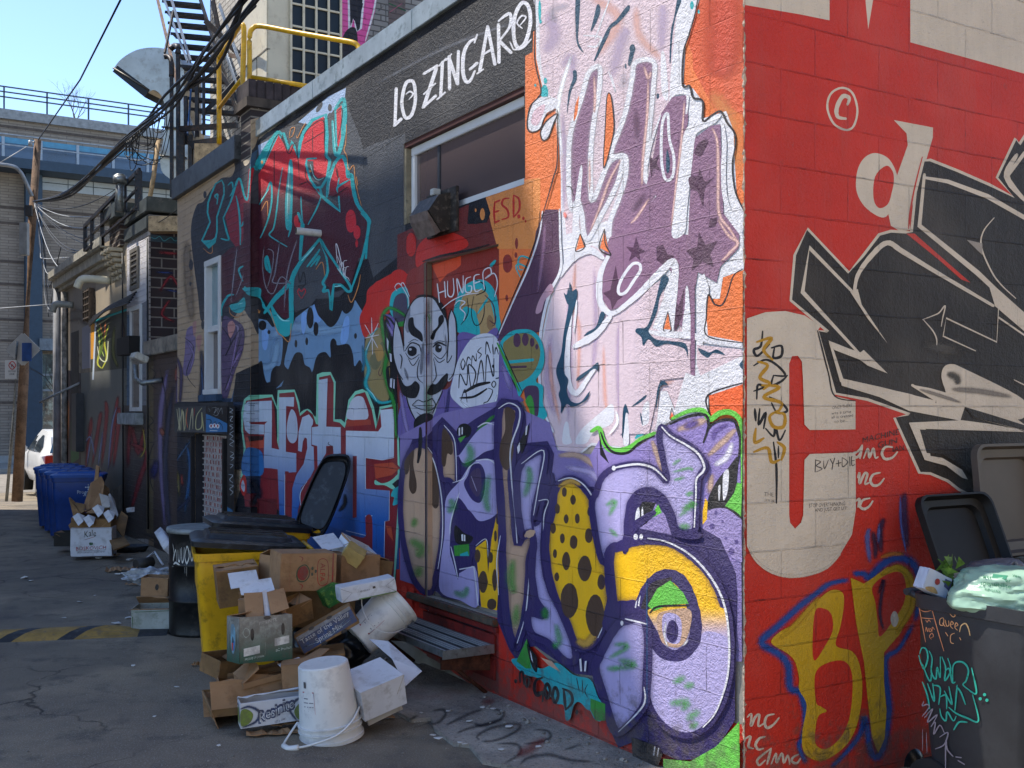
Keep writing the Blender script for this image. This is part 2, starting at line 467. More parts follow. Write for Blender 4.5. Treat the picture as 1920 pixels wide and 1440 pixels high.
SIDE_RED = '''
@ 470 150 4.8
S a 70 600 300 440 500 370 640 280 700 180 840 130 900 300 1010 600 1020 900 1090 1050 1130 1260 1110 1600 60 1600
F 9db4d4 65 590 200 520 240 500 180 620 110 740 80 760
F 9db4d4 430 380 700 150 860 70 850 150 700 330 520 400
E 3c3e44 715 250 18 34 110 690 22 30 390 310 20 20
L a 40 640 210 600 280
S a 690 340 740 330 760 640 740 800 690 860 690 700
L C 124.5 60 780 140 700 250 490
V c x 860 1080 85 830 180 650 250 490 345 650 375 580 430 720 460 500 500 430 560 380 660 330 668 690 700 740 680 870 610 885 575 850 565 730 510 730 520 860 560 950 620 990 640 1040 700 1090 810 1190 790 1050 700 1040 720 880 770 740 830 700 860 780 870 880 910 870 930 1000 970 1130 1070 1260 1040 1600 70 1600 70 850
@ 300 400 3
F x 470 -60 1140 0 1168 60 1160 110 1075 400 1000 300 905 150 790 290 740 390 735 600 690 585 600 500 575 465 500 430 470 400
@ 470 150 4.8
l C 30 80 800 120 760 180 630 250 480 300 480 345 620 375 555 400 600 430 700 450 560 480 470 560 360 680 310 690 500 680 680 715 720 690 880 640 965 590 970 540 900 500 760 510 710 590 705
L S 6 540 760 570 860 610 900 660 880
l C 30 630 980 640 1040 700 1095 805 1180 795 1050
L C 35.1 690 1050 700 930 760 750 830 690 870 780 880 870 910 860 930 1000 970 1130 1070 1260 1060 1340 1040 1600
L S 6 705 1030 715 920 750 810
L C 18.9 785 1010 790 960 890 900
L C 13.5 800 880 785 960
o C 18 c 765 270 830 210 822 600 775 600
L C 35.1 740 370 760 640 800 650 850 400 840 170 760 260
L S 6 745 370 765 640
S C 330 900 350 730 380 750 382 1000 368 1310 320 1330 312 1100
S 6f9a98 340 880 355 780 365 1000 345 1250 330 1100
L S 8 355 760 345 900 335 1050 330 1250
L C 16.2 80 1120 140 1020 185 920 190 1100 150 1280 90 1420
L S 5 90 1090 170 980
L C 13.5 290 790 255 1000 240 1150 210 1330 170 1390 230 1440 330 1500
L C 16.2 455 1050 462 1200 480 1280 470 1420 455 1600
L C 14.9 640 1040 600 1150 520 1300
L C 13.5 560 950 640 1040 620 960
L 2a1218 9 110 800 250 490 345 665 400 570 430 720 440 900
L 2a1218 9 480 500 540 420 655 365 665 560 675 730
L 2a1218 7 560 440 560 650
L 2a1218 7 470 580 680 455
L 2a1218 8 770 300 825 260 815 420 780 560
L 2a1218 9 500 790 500 880 560 960 610 1010
L 2a1218 8 215 640 215 950
L 2a1218 8 440 940 520 915
L 2a1218 9 730 1060 810 1010 880 960
L 2a1218 8 785 800 790 880 760 740
L M2 5 0 0 1 1
S 5c1626 470 1140 510 1130 540 1180 530 1260 480 1290
S c 395 1240 430 1210 435 1280 470 1290 440 1340 400 1310
E c 905 1270 48 104 960 1370 32 62 958 1470 12 36
L i 8 865 400 860 560 845 630 870 690 885 810 930 770 945 900 975 1040 1000 1130
L i 7 955 870 968 950
L i 7 350 510 365 440 400 430 380 500 350 520
L i 7 415 500 425 520 470 430 500 385
L i 7 95 1180 150 1090 155 1220
E i 105 740 10 16 540 820 12 12
@ 300 400 3
F a 740 380 800 290 900 170 960 270 940 400 920 440 1000 440 1060 420 1010 470 930 480 880 480 850 520 760 560
C C 15 905 150 935 200 1000 300 1075 415 1060 440 1020 405 980 405 965 545 955 440 920 440 930 410 918 390 945 330 940 250
F x 905 170 1000 310 1050 395 975 395 962 470 950 410 930 405 955 330 945 250
L C 17.6 1135 0 1175 50 1168 130 1140 250 1080 425
L C 27 900 145 840 220 790 280 745 370 740 480 740 600 715 680 670 650 630 570 600 540
L S 7 870 190 800 265
L S 7 1000 310 1050 370
L S 7 985 412 1020 408
S C 620 500 660 560 700 600 735 590 730 670 715 690 680 670 650 620
L C 27 590 560 650 480 700 430 745 370
S C 470 420 565 420 570 470 590 510 600 540 580 530 565 480 500 460 480 440
L S 7 660 570 690 600 730 605
L C 13.5 830 300 870 250 900 205
L C 12.2 850 300 900 240 880 290
S C 590 250 610 240 625 300 630 340 600 320 590 290
S 3d5a60 600 270 612 300 615 320
L i 5 880 315 915 275 930 350
L i 5 1130 345 1115 420 1080 500 1060 460
L i 5 620 540 660 660 690 690 730 720 740 620
L i 5 550 540 560 560 565 545
l C 15 780 0 800 50 790 260
L C 10.8 720 0 740 60 725 130
G 857c86 10 680 130 650 330 640 390 740 390
G 857c86 9 780 130 720 330 700 560
G 857c86 8 590 180 580 300 600 420 640 450 680 360 720 380 740 400
G 857c86 7 600 200 640 220 630 330 600 440
L c 5 797 478 778 445 785 425 798 440 815 424 820 445 800 478
L 0e0e12 4 780 330 790 390 810 330 820 400 780 410 800 420 825 395
L W 5 1000 280 992 175 1005 200 1025 300 1000 240
L W 4 1010 285 1015 330 1028 275 1035 320
L W 4 1055 265 1035 275 1040 350 1030 310 1050 305
L W 4 1065 300 1050 305 1045 350 1062 365 1068 380
'''.replace('L M2 5 0 0 1 1\n', '')
SIDE_LO = '''
@ 680 0 3
l W 18.75 190 500 183 700
l W 17.5 180 705 218 670
C W 18.75 265 455 240 480 222 570 232 640 250 665 280 640 298 560 290 470
L W 10 262 560 285 530 268 515 245 530
l W 16.25 345 415 420 370
l W 20 415 385 345 600
l W 16.25 340 605 412 540
l W 10 345 530 410 470
l W 18.75 450 350 440 540
l W 10 432 370 470 330
l W 10 420 560 465 520
l W 18.75 490 500 488 320
l W 21.25 488 330 535 470
l W 17.5 535 470 540 290
l W 7.5 470 340 500 305
L W 21.25 640 215 600 240 570 300 565 400 580 455 605 455 632 400
l W 16.25 605 390 645 355
l W 10 630 240 645 195
l W 18.75 660 400 705 150
l W 18.75 705 150 745 360
l W 12.5 672 310 725 280
l W 8.75 645 415 680 390
l W 18.75 765 140 768 350
L W 17.5 765 120 800 90 832 80 828 150 770 230
l W 18.75 770 230 835 295
C W 21.25 900 15 865 70 850 150 858 240 885 270 920 230 945 130 935 40
L W 10 880 150 920 100 895 90 870 130 900 160
L W 12.5 850 280 900 270 950 220
L W 8.75 830 235 850 280
'''
SIDE_SHOTE = '''
@ 440 700 4
S 14141c 30 900 200 820 400 1000 500 1200 520 1440 30 1440
F 1d4c86 500 760 1235 700 1235 1470 420 1470
F L 45 780 58 700 70 560 52 430 52 290 72 195 110 163 285 160 318 250 325 126 452 122 485 215 495 285 535 258 595 290 612 330 618 8 660 -8 722 -10 760 65 752 345 800 345 828 370 855 200 905 135 960 118 1000 140 1045 250 1070 380 1090 250 1225 225 1240 700 1240 1000 1225 1300 1200 1600 400 1600 400 1000 70 900
F K 316 560 300 300 286 190 318 270 322 470
F K 488 300 500 225 600 220 606 330 560 262 520 275
F r 60 780 72 700 85 560 65 430 65 300 88 205 280 178 300 260 315 480 332 565 336 150 450 140 475 240 492 320 545 275 590 310 612 380 632 385 636 30 720 12 745 70 742 360 790 370 828 410 850 330 862 230 910 160 980 140 1030 270 1060 420 1100 270 1215 240 1225 700 1225 1000 1205 1320 1190 1600 420 1600 410 1100 300 1000 80 1000
F 1c5090 430 1060 700 1000 860 1000 1010 1230 1030 1600 430 1600
F bb4a36 85 480 225 480 225 560 90 560
F 2a1018 100 470 220 470 215 500 110 510
V bcc6d4 1c5aa4 340 1050 75 240 100 212 280 205 282 330 270 360 230 362 110 365 120 380 225 385 222 458 110 455 80 425 64 330
V bcc6d4 1c5aa4 340 1050 228 380 282 330 280 560 335 572 335 180 448 178 446 250 388 246 386 588 465 600 465 740 410 745 405 735 380 735 380 1110 340 1110 325 720 275 712 218 710
S 2f6da8 60 640 95 560 180 570 215 620 210 760 80 770 55 720
F 1b2a44 75 770 200 770 190 900 100 900
G 1a2030 60 120 800 180 900 120 1000
F 6a1c22 165 940 320 940 320 1110 170 1110
S b4bccb 430 270 462 310 475 400 470 490 440 525 405 500 392 430 405 330
V bcc6d4 1c5aa4 340 1050 478 580 482 440 510 330 560 308 592 350 590 380 578 400 578 545 595 550 600 720 570 780 500 860 490 980 460 1110 430 1110 435 860 465 760 520 680 548 560 545 490 530 480 515 510 505 590
V bcc6d4 1c5aa4 340 1050 632 50 700 38 690 400 798 404 800 600 745 606 740 542 690 545 688 600 625 700 622 545 582 535 582 405 630 398
L b4bccb 6 500 1000 495 900 545 810
S r 500 980 505 890 548 830 540 900 510 990
S c4c6d0 848 340 858 250 890 190 935 170 975 200 1000 338
F a8402f 838 352 1020 345 1025 385 840 400
F 6a1c22 690 560 740 545 735 600 695 605
V c8cfda 1c5aa4 380 1120 838 430 1080 436 1105 400 1095 275 1200 265 1198 625 1105 650 985 630 985 865 1165 880 1160 1100 1130 1110 1128 1600 1040 1600 1035 1100 1030 1070 985 1070 985 1215 840 1190 600 1100 700 900 838 700
F r 890 620 920 620 918 1080 890 1085
l c0c6d2 5 888 610 925 608
l c0c6d2 5 985 635 985 865
l c0c6d2 5 985 632 1110 650 1198 632
l c0c6d2 5 985 1215 840 1180
l c0c6d2 5 985 1070 1035 1068
l c0c6d2 5 1165 880 1162 1105 1130 1110 1120 1600
l c0c6d2 4 378 760 378 1110
L r 6 470 750 430 860 430 1110
S r 880 1215 985 1225 985 1080 1032 1080 1035 1300 1010 1380 960 1340 900 1260
G 14141c 30 780 1040 830 980 830 900
F b9492f 1050 680 1190 668 1238 715 1180 765 1060 790
l r 12 1000 660 1195 655 1240 710
S L 1058 800 1110 825 1180 800 1245 740 1240 780 1190 830 1215 860 1190 870 1130 840 1060 835
S C 1195 870 1240 840 1240 960 1190 990 1200 930 1175 920
F K 1185 830 1240 790 1240 840 1210 860
F b9492f 1140 1140 1180 1150 1195 1260 1150 1200
S R 40 850 55 780 80 765 92 830 85 900 65 915
S b4bccb 50 850 65 800 80 850 72 890
l 2a68a8 4 105 240 150 243
l 2f2f3a 3 110 240 150 244
l 2f2f3a 3 90 300 150 304
l 2f2f3a 3 90 360 150 358
l 2f2f3a 3 100 418 150 425
L 20202a 5 712 515 705 530 735 545
'''
SIDE_FACE = '''
@ 680 440 3.789
S 6a5a98 150 570 240 620 310 1000 260 1440 640 1460 700 1330 970 1340 975 700 850 720 690 700 650 900 600 1100 300 1000 200 640
F 6a5a98 970 780 1110 1130 1150 1180 970 1250
G 8f80b4 30 990 900 1060 1120
G 8f80b4 26 270 1100 300 1300 330 1430
G 3a3268 22 620 1080 600 1260 560 1400
G 9a8a90 20 700 1290 800 1330 930 1340
G 8f80b4 22 170 620 240 760 280 960
G g 34 330 590 200 520 142 590 152 700 180 830 160 960 190 1090 225 1200 240 1330 240 1460
L g 34 240 640 300 630 330 600
L g 18 965 770 1040 930 1120 1110
L K 13 215 1120 190 1080 178 950 240 940
L K 13 150 570 165 720 175 830 205 910 240 930
L K 13 150 570 200 600 240 660
L K 13 185 945 200 1090 240 1110 250 1440
L K 13 985 800 1050 980 1110 1120
F c8c8d4 175 730 190 760 185 830 178 800
F c8c8d4 200 1020 215 1020 212 1090 198 1080
F c8c8d4 225 1025 232 1030 230 1095 222 1090
F c8c8d4 195 840 210 850 212 905 200 900
S b3b5c0 400 445 470 445 540 480 600 600 620 720 640 900 610 1020 570 1100 540 1200 500 1300 440 1330 385 1320 330 1200 280 1080 245 930 260 850 298 780 300 640 335 520
S b3b5c0 238 600 225 700 222 850 245 950 280 1000 300 860 270 700
S b3b5c0 636 530 665 620 672 850 655 980 625 1040 605 1000 615 700 620 600
F 5f5140 443 200 487 180 487 430 443 450
J 6a5b3a 30 465 440 463 620 465 800
J 3f8f35 30 465 560 463 640
J 5a4a8a 26 465 800 463 950
J 3f8f35 34 465 1060 463 1180 465 1300
L 2a2420 3 442 200 442 1440
L 2a2420 3 488 190 488 1440
G 84858f 22 340 500 320 640 330 700
G 6a6b76 20 435 760 425 900 420 1000
G 84858f 24 455 560 460 700 470 860
G 84858f 14 500 1080 470 1130
G 74757f 16 300 940 330 1040
G 84858f 14 590 700 610 880
L K 9 240 590 222 720 222 850 250 960 290 1030
L K 8 240 600 275 700 300 830
L K 9 270 850 285 880 275 950
L K 9 300 790 298 640 335 520 390 450 470 440 540 475 600 600 615 740 605 900 625 890 640 860
L K 9 636 530 668 620 674 850 655 980 620 1030
L K 9 636 530 612 620 618 760
S K 380 440 440 425 530 450 590 520 600 600 560 540 510 460 440 440
S K 335 600 365 590 375 650 425 700 432 760 400 740 350 710 330 660
S K 480 740 490 700 540 650 545 590 575 570 580 620 530 690 510 745
L K 9 308 825 350 770 405 785 420 830
L K 5 330 770 370 745 400 755
E K 357 828 34 36
E b3b5c0 345 815 10 9
L K 6 310 840 350 885 410 850
L K 6 330 880 365 930 408 870
L K 14 505 800 545 768 600 790
L K 5 510 775 545 755 590 760
E K 545 808 24 30
E b3b5c0 555 800 8 8
L K 6 505 840 560 882 605 830
L K 6 515 870 550 908 590 885
L K 6 410 890 395 960 400 1020 435 1055
L K 6 510 880 525 960 525 1020 470 1080
S K 250 960 300 1065 345 1070 380 1040 410 1070 405 1120 380 1160 320 1155 280 1110
S K 470 1085 500 1060 530 1060 575 1010 610 985 605 1050 560 1110 500 1140 455 1130
L K 8 360 1210 400 1175 440 1188 495 1165 525 1215 480 1245 420 1240 360 1212
L K 5 375 1215 440 1215 515 1212
L K 5 390 1260 420 1280 480 1265
S K 370 1330 440 1270 500 1290 470 1360 445 1450 435 1560 400 1640 385 1480
L K 8 300 1080 340 1230 390 1330
L K 7 575 1110 530 1210 470 1340
S c9cbd5 850 705 930 710 975 770 975 900 970 1120 940 1240 870 1278 760 1255 680 1200 630 1130 655 1000 690 880 770 750
G e2e3ea 14 700 1180 800 1250 920 1240 965 1130
L K 9 720 880 705 920 718 960 735 915 720 880
L K 8 742 935 755 870 775 890
L K 8 780 930 788 860 812 900 815 845
L K 8 850 800 825 830 850 850 832 880
L K 9 880 850 888 760 915 840
L K 8 930 780 935 850
L K 8 945 850 955 800 972 850
L K 9 690 1090 700 990 745 1070 752 930
L K 10 775 1080 758 925 810 980 790 1080
L K 9 815 1070 850 890 872 1060
L K 9 880 1050 892 850 935 1010 940 880
E K 935 935 9 12
L K 24 730 1120 820 1070 910 1050
L K 16 700 1160 800 1150 890 1095
L K 7 705 1180 735 1100 750 1190
L K 7 900 1090 932 1110 900 1180 870 1195 880 1215
C K 7 940 1040 925 1065 940 1085 955 1060
l K 9 955 1022 972 1018
l W 8 537 350 552 480
l W 8 588 335 596 445
l W 8 545 415 595 398
L W 9 610 330 612 425 640 440 655 400 650 312
L W 9 680 430 672 312 712 415 716 292
L W 9 770 300 735 320 732 400 768 410 776 368 752 365
L W 9 832 282 795 300 802 400 850 385
l W 8 800 345 835 332
L W 9 868 385 858 268 905 235 915 280 872 312 935 275 960 345 940 440
L W 7 570 525 640 470 730 430 830 415
L W 8 660 500 690 470 735 480 700 520 735 560 725 610
L W 6 65 590 72 850
L W 6 20 640 112 805
L W 6 115 630 30 820
L W 6 20 735 120 712
L C 7 60 720 115 660
L W 6 250 400 235 370 270 350 330 450 330 510
L W 6 290 380 280 350 300 350 340 440
L C 12 1330 400 1200 260 1120 210 1090 230 1120 300
L C 12 1350 350 1240 210 1150 155 1110 170 1110 240 1140 250
S C 905 215 940 180 950 190 920 230
'''
SIDE_MAUVE = '''
@ 0 0 1
F W 1003 -130 1320 -120 1312 0 1300 35 1286 85 1282 158 1300 166 1318 190 1320 222 1362 208 1376 245 1378 300 1382 368 1398 395 1398 505 1356 520 1350 560 1325 560 1328 625 1398 645 1398 712 1330 740 1330 775 1210 850 1110 835 1076 862 1048 850 1016 780 1010 700 1014 640 1030 560 1052 500 1052 330 1046 210 1018 166 1006 110
F d3bcc2 1012 -130 1288 -120 1270 20 1258 140 1256 180 1240 330 1180 400 1062 440 1052 300 1048 205 1020 160 1009 60
F d3bcc2 1016 780 1014 700 1018 640 1034 560 1062 490 1110 460 1225 520 1300 640 1290 760 1210 845 1110 830 1076 858 1050 846
@ 920 400 2.88
J c0a8c6 40 330 640 310 900 350 1100
J c0a8c6 26 420 400 430 700 420 1150
J c0a8c6 26 560 280 570 600 550 900
J c0a8c6 26 700 560 690 800 700 1150
J c0a8c6 26 800 420 790 800 800 1120
J f2b09a 22 460 260 450 500 480 640 470 1000
J f2b09a 20 610 700 620 1000 640 1080
J f2b09a 20 740 520 750 800 750 1150
J f2b09a 22 320 700 330 900 380 1150
J c0a8c6 30 900 720 1000 740 1060 800
J f2b09a 20 880 940 1000 900
@ 960 0 3
J c2aecb 70 200 60 240 200 180 300
J c2aecb 60 560 460 620 220 660 160
J c2aecb 50 850 20 850 120 840 300
J c2aecb 40 280 380 340 320 340 460
J f2b8a6 50 430 -20 600 100 480 320
J f2b8a6 40 700 30 720 200 850 340
G ffffff 22 340 300 260 600 290 900
J b9b0bc 40 330 30 230 60 250 130
J d8cbd4 40 700 420 620 480 640 400
J c2aecb 26 285 620 300 900 290 1200
L W 14 120 -50 150 150 150 340 200 500
L W 12 405 200 500 210 480 260 430 260
L W 9 560 -30 470 220
L W 8 545 400 585 520 560 420
S W 840 310 860 300 875 420 880 560 845 520
S D 360 -10 385 -10 378 140 375 230 405 295 375 265 362 200
S D 640 45 662 30 660 60 600 130 560 160 540 210 475 335 470 320 540 160 590 110
S D 480 30 495 30 498 70 470 140 445 175 465 90
S D 935 -20 955 0 935 60 920 110 905 200 895 345 888 340 895 180 915 90
E D 680 275 16 26
S D 668 290 690 290 670 365 655 360
L D 10 640 360 642 385
S D 345 400 365 400 365 450 340 500 325 560 312 640 320 520 345 440
E D 822 540 8 16
E C 158 60 8 60 163 122 7 12 185 520 21 44 190 455 10 18 133 480 6 8 1014 30 11 24 1052 66 6 12
O W 26 M 470 378 498 390 492 520 470 640 448 830 445 1050 460 1125 530 950 570 895 622 885 610 990 560 1110 500 1220 440 1335 410 1322 395 1200 370 1130 345 1185 325 1100 322 900 335 740 400 530 430 420
O W 26 M 700 350 800 348 800 480 785 640 770 800 755 950 762 1020 835 1050 790 1180 690 1330 590 1385 555 1360 555 1250 600 1130 640 1000 640 880 560 870 620 700 650 600 680 440
S W 385 950 400 960 390 1100 380 1250 390 1330 350 1330 345 1230
G e0b4ac 14 465 420 470 560 465 640
G e0b4ac 12 440 880 440 1090
G e0b4ac 16 745 370 770 440 785 400
G e0b4ac 14 770 440 765 640 740 900 735 1050
G e0b4ac 14 620 890 550 1020 500 1160 440 1310
G e0b4ac 14 780 1110 700 1230 670 1260
J 5a3c52 30 680 1200 760 1080
J 6a4660 30 700 600 710 800
@ 0 0 1
F M 1262 182 1290 178 1292 222 1282 300 1268 440 1292 440 1300 262 1335 236 1352 233 1356 330 1358 400 1388 440 1386 466 1352 500 1345 530 1310 510 1302 560 1290 620 1262 600 1266 520 1250 495 1180 570 1145 582 1130 560 1127 520 1135 470 1145 445 1196 412 1232 368 1214 345 1225 300 1240 215
@ 960 0 3
L W 16 905 545 930 525 990 535 985 640
S W 1010 700 1100 660 1180 640 1150 690 1060 740 1035 780 1020 900 990 1180 975 1310 905 1330 920 1150 950 900 970 760
L W 14 770 990 760 950 790 800 840 650
C W 16 850 700 845 880 860 990 885 1015 912 980 915 880 890 780 880 640
S D 878 840 892 900 890 960 875 970 872 900
G e0b4ac 12 975 560 965 720 950 860 930 1020 900 1290
G e0b4ac 16 1130 720 1160 800 1165 1000 1170 1200 1230 1290 1280 1370
L W 28 1190 700 1200 800 1195 1000 1215 1150 1300 1300
S m 785 880 800 900 835 870 820 920 840 960 800 950 790 1000 780 930
S m 1000 1000 1050 990 1060 950 1090 1020 1140 1000 1090 1060 1080 1160 1050 1080 1010 1060
S m 1030 860 1060 800 1110 790 1080 860 1060 880
@ 920 400 2.88
F m 735 180 775 185 790 125 808 185 842 205 808 222 815 260 788 232 750 260 765 215
F m 1060 200 1120 180 1130 100 1165 170 1230 150 1190 220 1210 290 1150 260 1090 310 1100 250
F m 900 180 935 170 960 220 1000 230 965 260 970 300 920 270 900 250
F m 610 430 650 415 680 280 700 400 690 440 720 450 690 470 660 520 650 470
F m 1000 470 1020 500 1050 400 1040 560 1000 640 990 560
F m 1190 30 1230 20 1220 70 1180 80
G e0b4ac 16 1230 30 1290 120 1340 160 1290 220 1250 260
C W 16 700 435 695 400 720 340 770 275 808 275 812 310 780 360 735 425
L W 34 640 230 600 320 590 430 605 500 650 540 690 530
L W 40 690 530 800 440 900 340 980 265 1000 290 1000 400 980 640
S W 870 640 900 560 950 400 980 330 1000 420 985 640
F d3bcc2 700 590 870 400 950 340 940 450 880 620 1080 700 1085 880 920 900 860 1190 700 1190
F O 963 540 978 628 940 625
L 2a2026 6 963 530 980 632 938 628 963 530
L W 36 860 640 960 655 1080 660 1200 690 1380 720
S W 1060 400 1075 420 1085 640 1040 640 1055 500
F W 1130 350 1160 325 1185 400 1180 640 1380 700 1385 730 1150 690 1185 900 1180 1070 1000 1070 1060 960 1110 900
F M 1086 380 1108 380 1110 1065 1086 1065
F d3bcc2 1120 710 1360 735 1370 765 1140 880 1120 820
F W 1130 880 1385 760 1385 920 1180 985 1120 1000
F W 900 1150 925 960 960 960 1000 1060 1060 860 1110 880 1110 1080 980 1120 890 1180
F O 1183 440 1215 485 1255 492 1290 440 1320 345 1390 300 1390 700 1180 660 1172 560
L 241c22 9 1385 295 1320 335 1285 440 1255 495 1215 490 1182 440 1172 560 1180 665 1390 702
F e8622e 1185 985 1390 915 1390 1120 1300 1070 1200 1110
L 241c22 9 1390 910 1182 980 1190 1090
F e8622e 985 1070 1000 1110 975 1110
L 241c22 5 985 1050 1000 1110 975 1110 985 1050
S D 1385 780 1350 820 1385 850
L W 40 375 340 450 240 540 200 610 240
L W 30 440 480 428 640 418 800 430 930 470 970 530 890 580 820
L W 40 455 720 560 660 650 560
L W 12 470 470 455 640
S W 400 1140 420 1130 430 1200 440 1240 390 1240
S W 460 1240 490 1170 590 1080 660 1030 660 1130 560 1180 520 1240
S W 720 1240 730 1100 745 1090 752 1240
S W 820 1140 830 1040 860 1020 860 1120 845 1140
G ffffff 14 640 1200 690 1130 680 1060
S D 430 378 440 395 445 420 470 410 468 470 440 560 415 660 408 720 400 850 425 900 415 960 440 1015 490 1020 540 960 520 1010 450 1045 415 1030 385 1080 385 1030 372 980 380 940 358 850 385 760 400 640 425 500
S D 400 430 415 440 425 400 430 470 420 490
S D 600 535 622 545 600 600 560 640 508 665 530 640 575 610
S D 930 345 965 345 960 380 920 450 905 530 870 610 860 640 900 680 980 690 1060 705 1070 775 1050 730 960 705 900 720 860 680 830 715 820 670 788 640 800 620 850 610 890 500
S D 1128 728 1160 740 1190 750 1230 735 1272 765 1210 755 1180 780 1140 755
S D 468 905 480 880 540 840 585 805 585 850 560 840 500 890
S D 715 1210 720 1070 735 1030 752 1085 735 1080 725 1180
S D 900 1070 905 960 930 905 965 925 930 930 915 970
S D 765 1045 800 1015 845 980 840 1000 800 1030
L D 8 815 1080 825 1140
@ 920 400 2.88
F m 250 100 300 -20 370 -20 385 300 325 440 270 640 40 690 130 460 230 240
G M 20 300 40 290 200 260 440
L W 9 285 -10 270 110 215 280 130 470 52 650
L 1c1518 6 272 -10 258 110 200 280 118 470 40 660
L W 16 378 -20 382 150 385 300 330 420 300 520 275 660 268 850 290 1050 345 1180
@ 680 440 3.789
S C 985 790 1010 730 1070 685 1140 672 1210 680 1265 730 1292 800 1300 890 1280 970 1240 1040 1290 1080 1290 1200 1320 1290 1240 1310 1230 1100 1160 1090 1120 1150 1090 1060 1020 930
S 837546 1005 800 1040 740 1110 705 1190 705 1250 760 1270 850 1240 950 1180 1020 1100 1050 1060 980
E m 1105 750 27 50 1165 745 24 46 1213 765 17 32 1246 797 11 20
l C 22 1050 905 1216 890
l 4a2f45 16 1065 942 1168 938
S 4a3350 1158 1092 1250 1080 1262 1180 1250 1290 1190 1240
S 3a9038 1165 1180 1200 1140 1225 1200 1230 1320 1215 1330 1190 1240
L 3a9038 18 965 770 1040 930 1120 1110
L K 8 990 780 1060 940 1140 1110
@ 920 400 2.88
S b9909f 250 540 260 490 290 430 330 380 345 420 300 470 280 530
@ 960 0 3
S W 260 560 180 545 130 570 100 640 95 720 130 742 170 710 195 640 240 612
L 241c22 8 130 -30 133 120 130 330 165 500 150 548 105 600 88 700 105 742 160 725 190 655 250 615
S d9b8c0 190 590 130 620 110 690 150 700
S W 258 640 200 680 168 740 175 785 205 770 235 700
C 241c22 8 258 640 200 680 165 740 175 788 208 772 235 700
L 241c22 8 262 620 262 900 240 1000 170 1240
L 241c22 12 1052 -20 1035 80 1000 200 970 300 965 478 1005 485 1025 550 1078 570 1080 680 1130 650 1180 628 1215 690 1255 745 1262 820 1245 930 1262 1080 1318 1200
S O 540 540 560 545 575 700 565 800 520 940 530 700
C 2c2226 6 540 540 562 545 578 700 565 800 520 945 530 700
S O 375 550 380 545 370 640 350 680 358 600
F O 388 1320 412 1390 365 1410
L 2c2226 6 388 1315 414 1390 362 1412 388 1315
F O 525 1300 550 1420 500 1395
L 2c2226 8 525 1290 530 1370 560 1435 495 1395 525 1290
L 1c1c20 5 310 1050 335 1055 350 1100
G f07a6a 16 300 1190 310 1230
'''
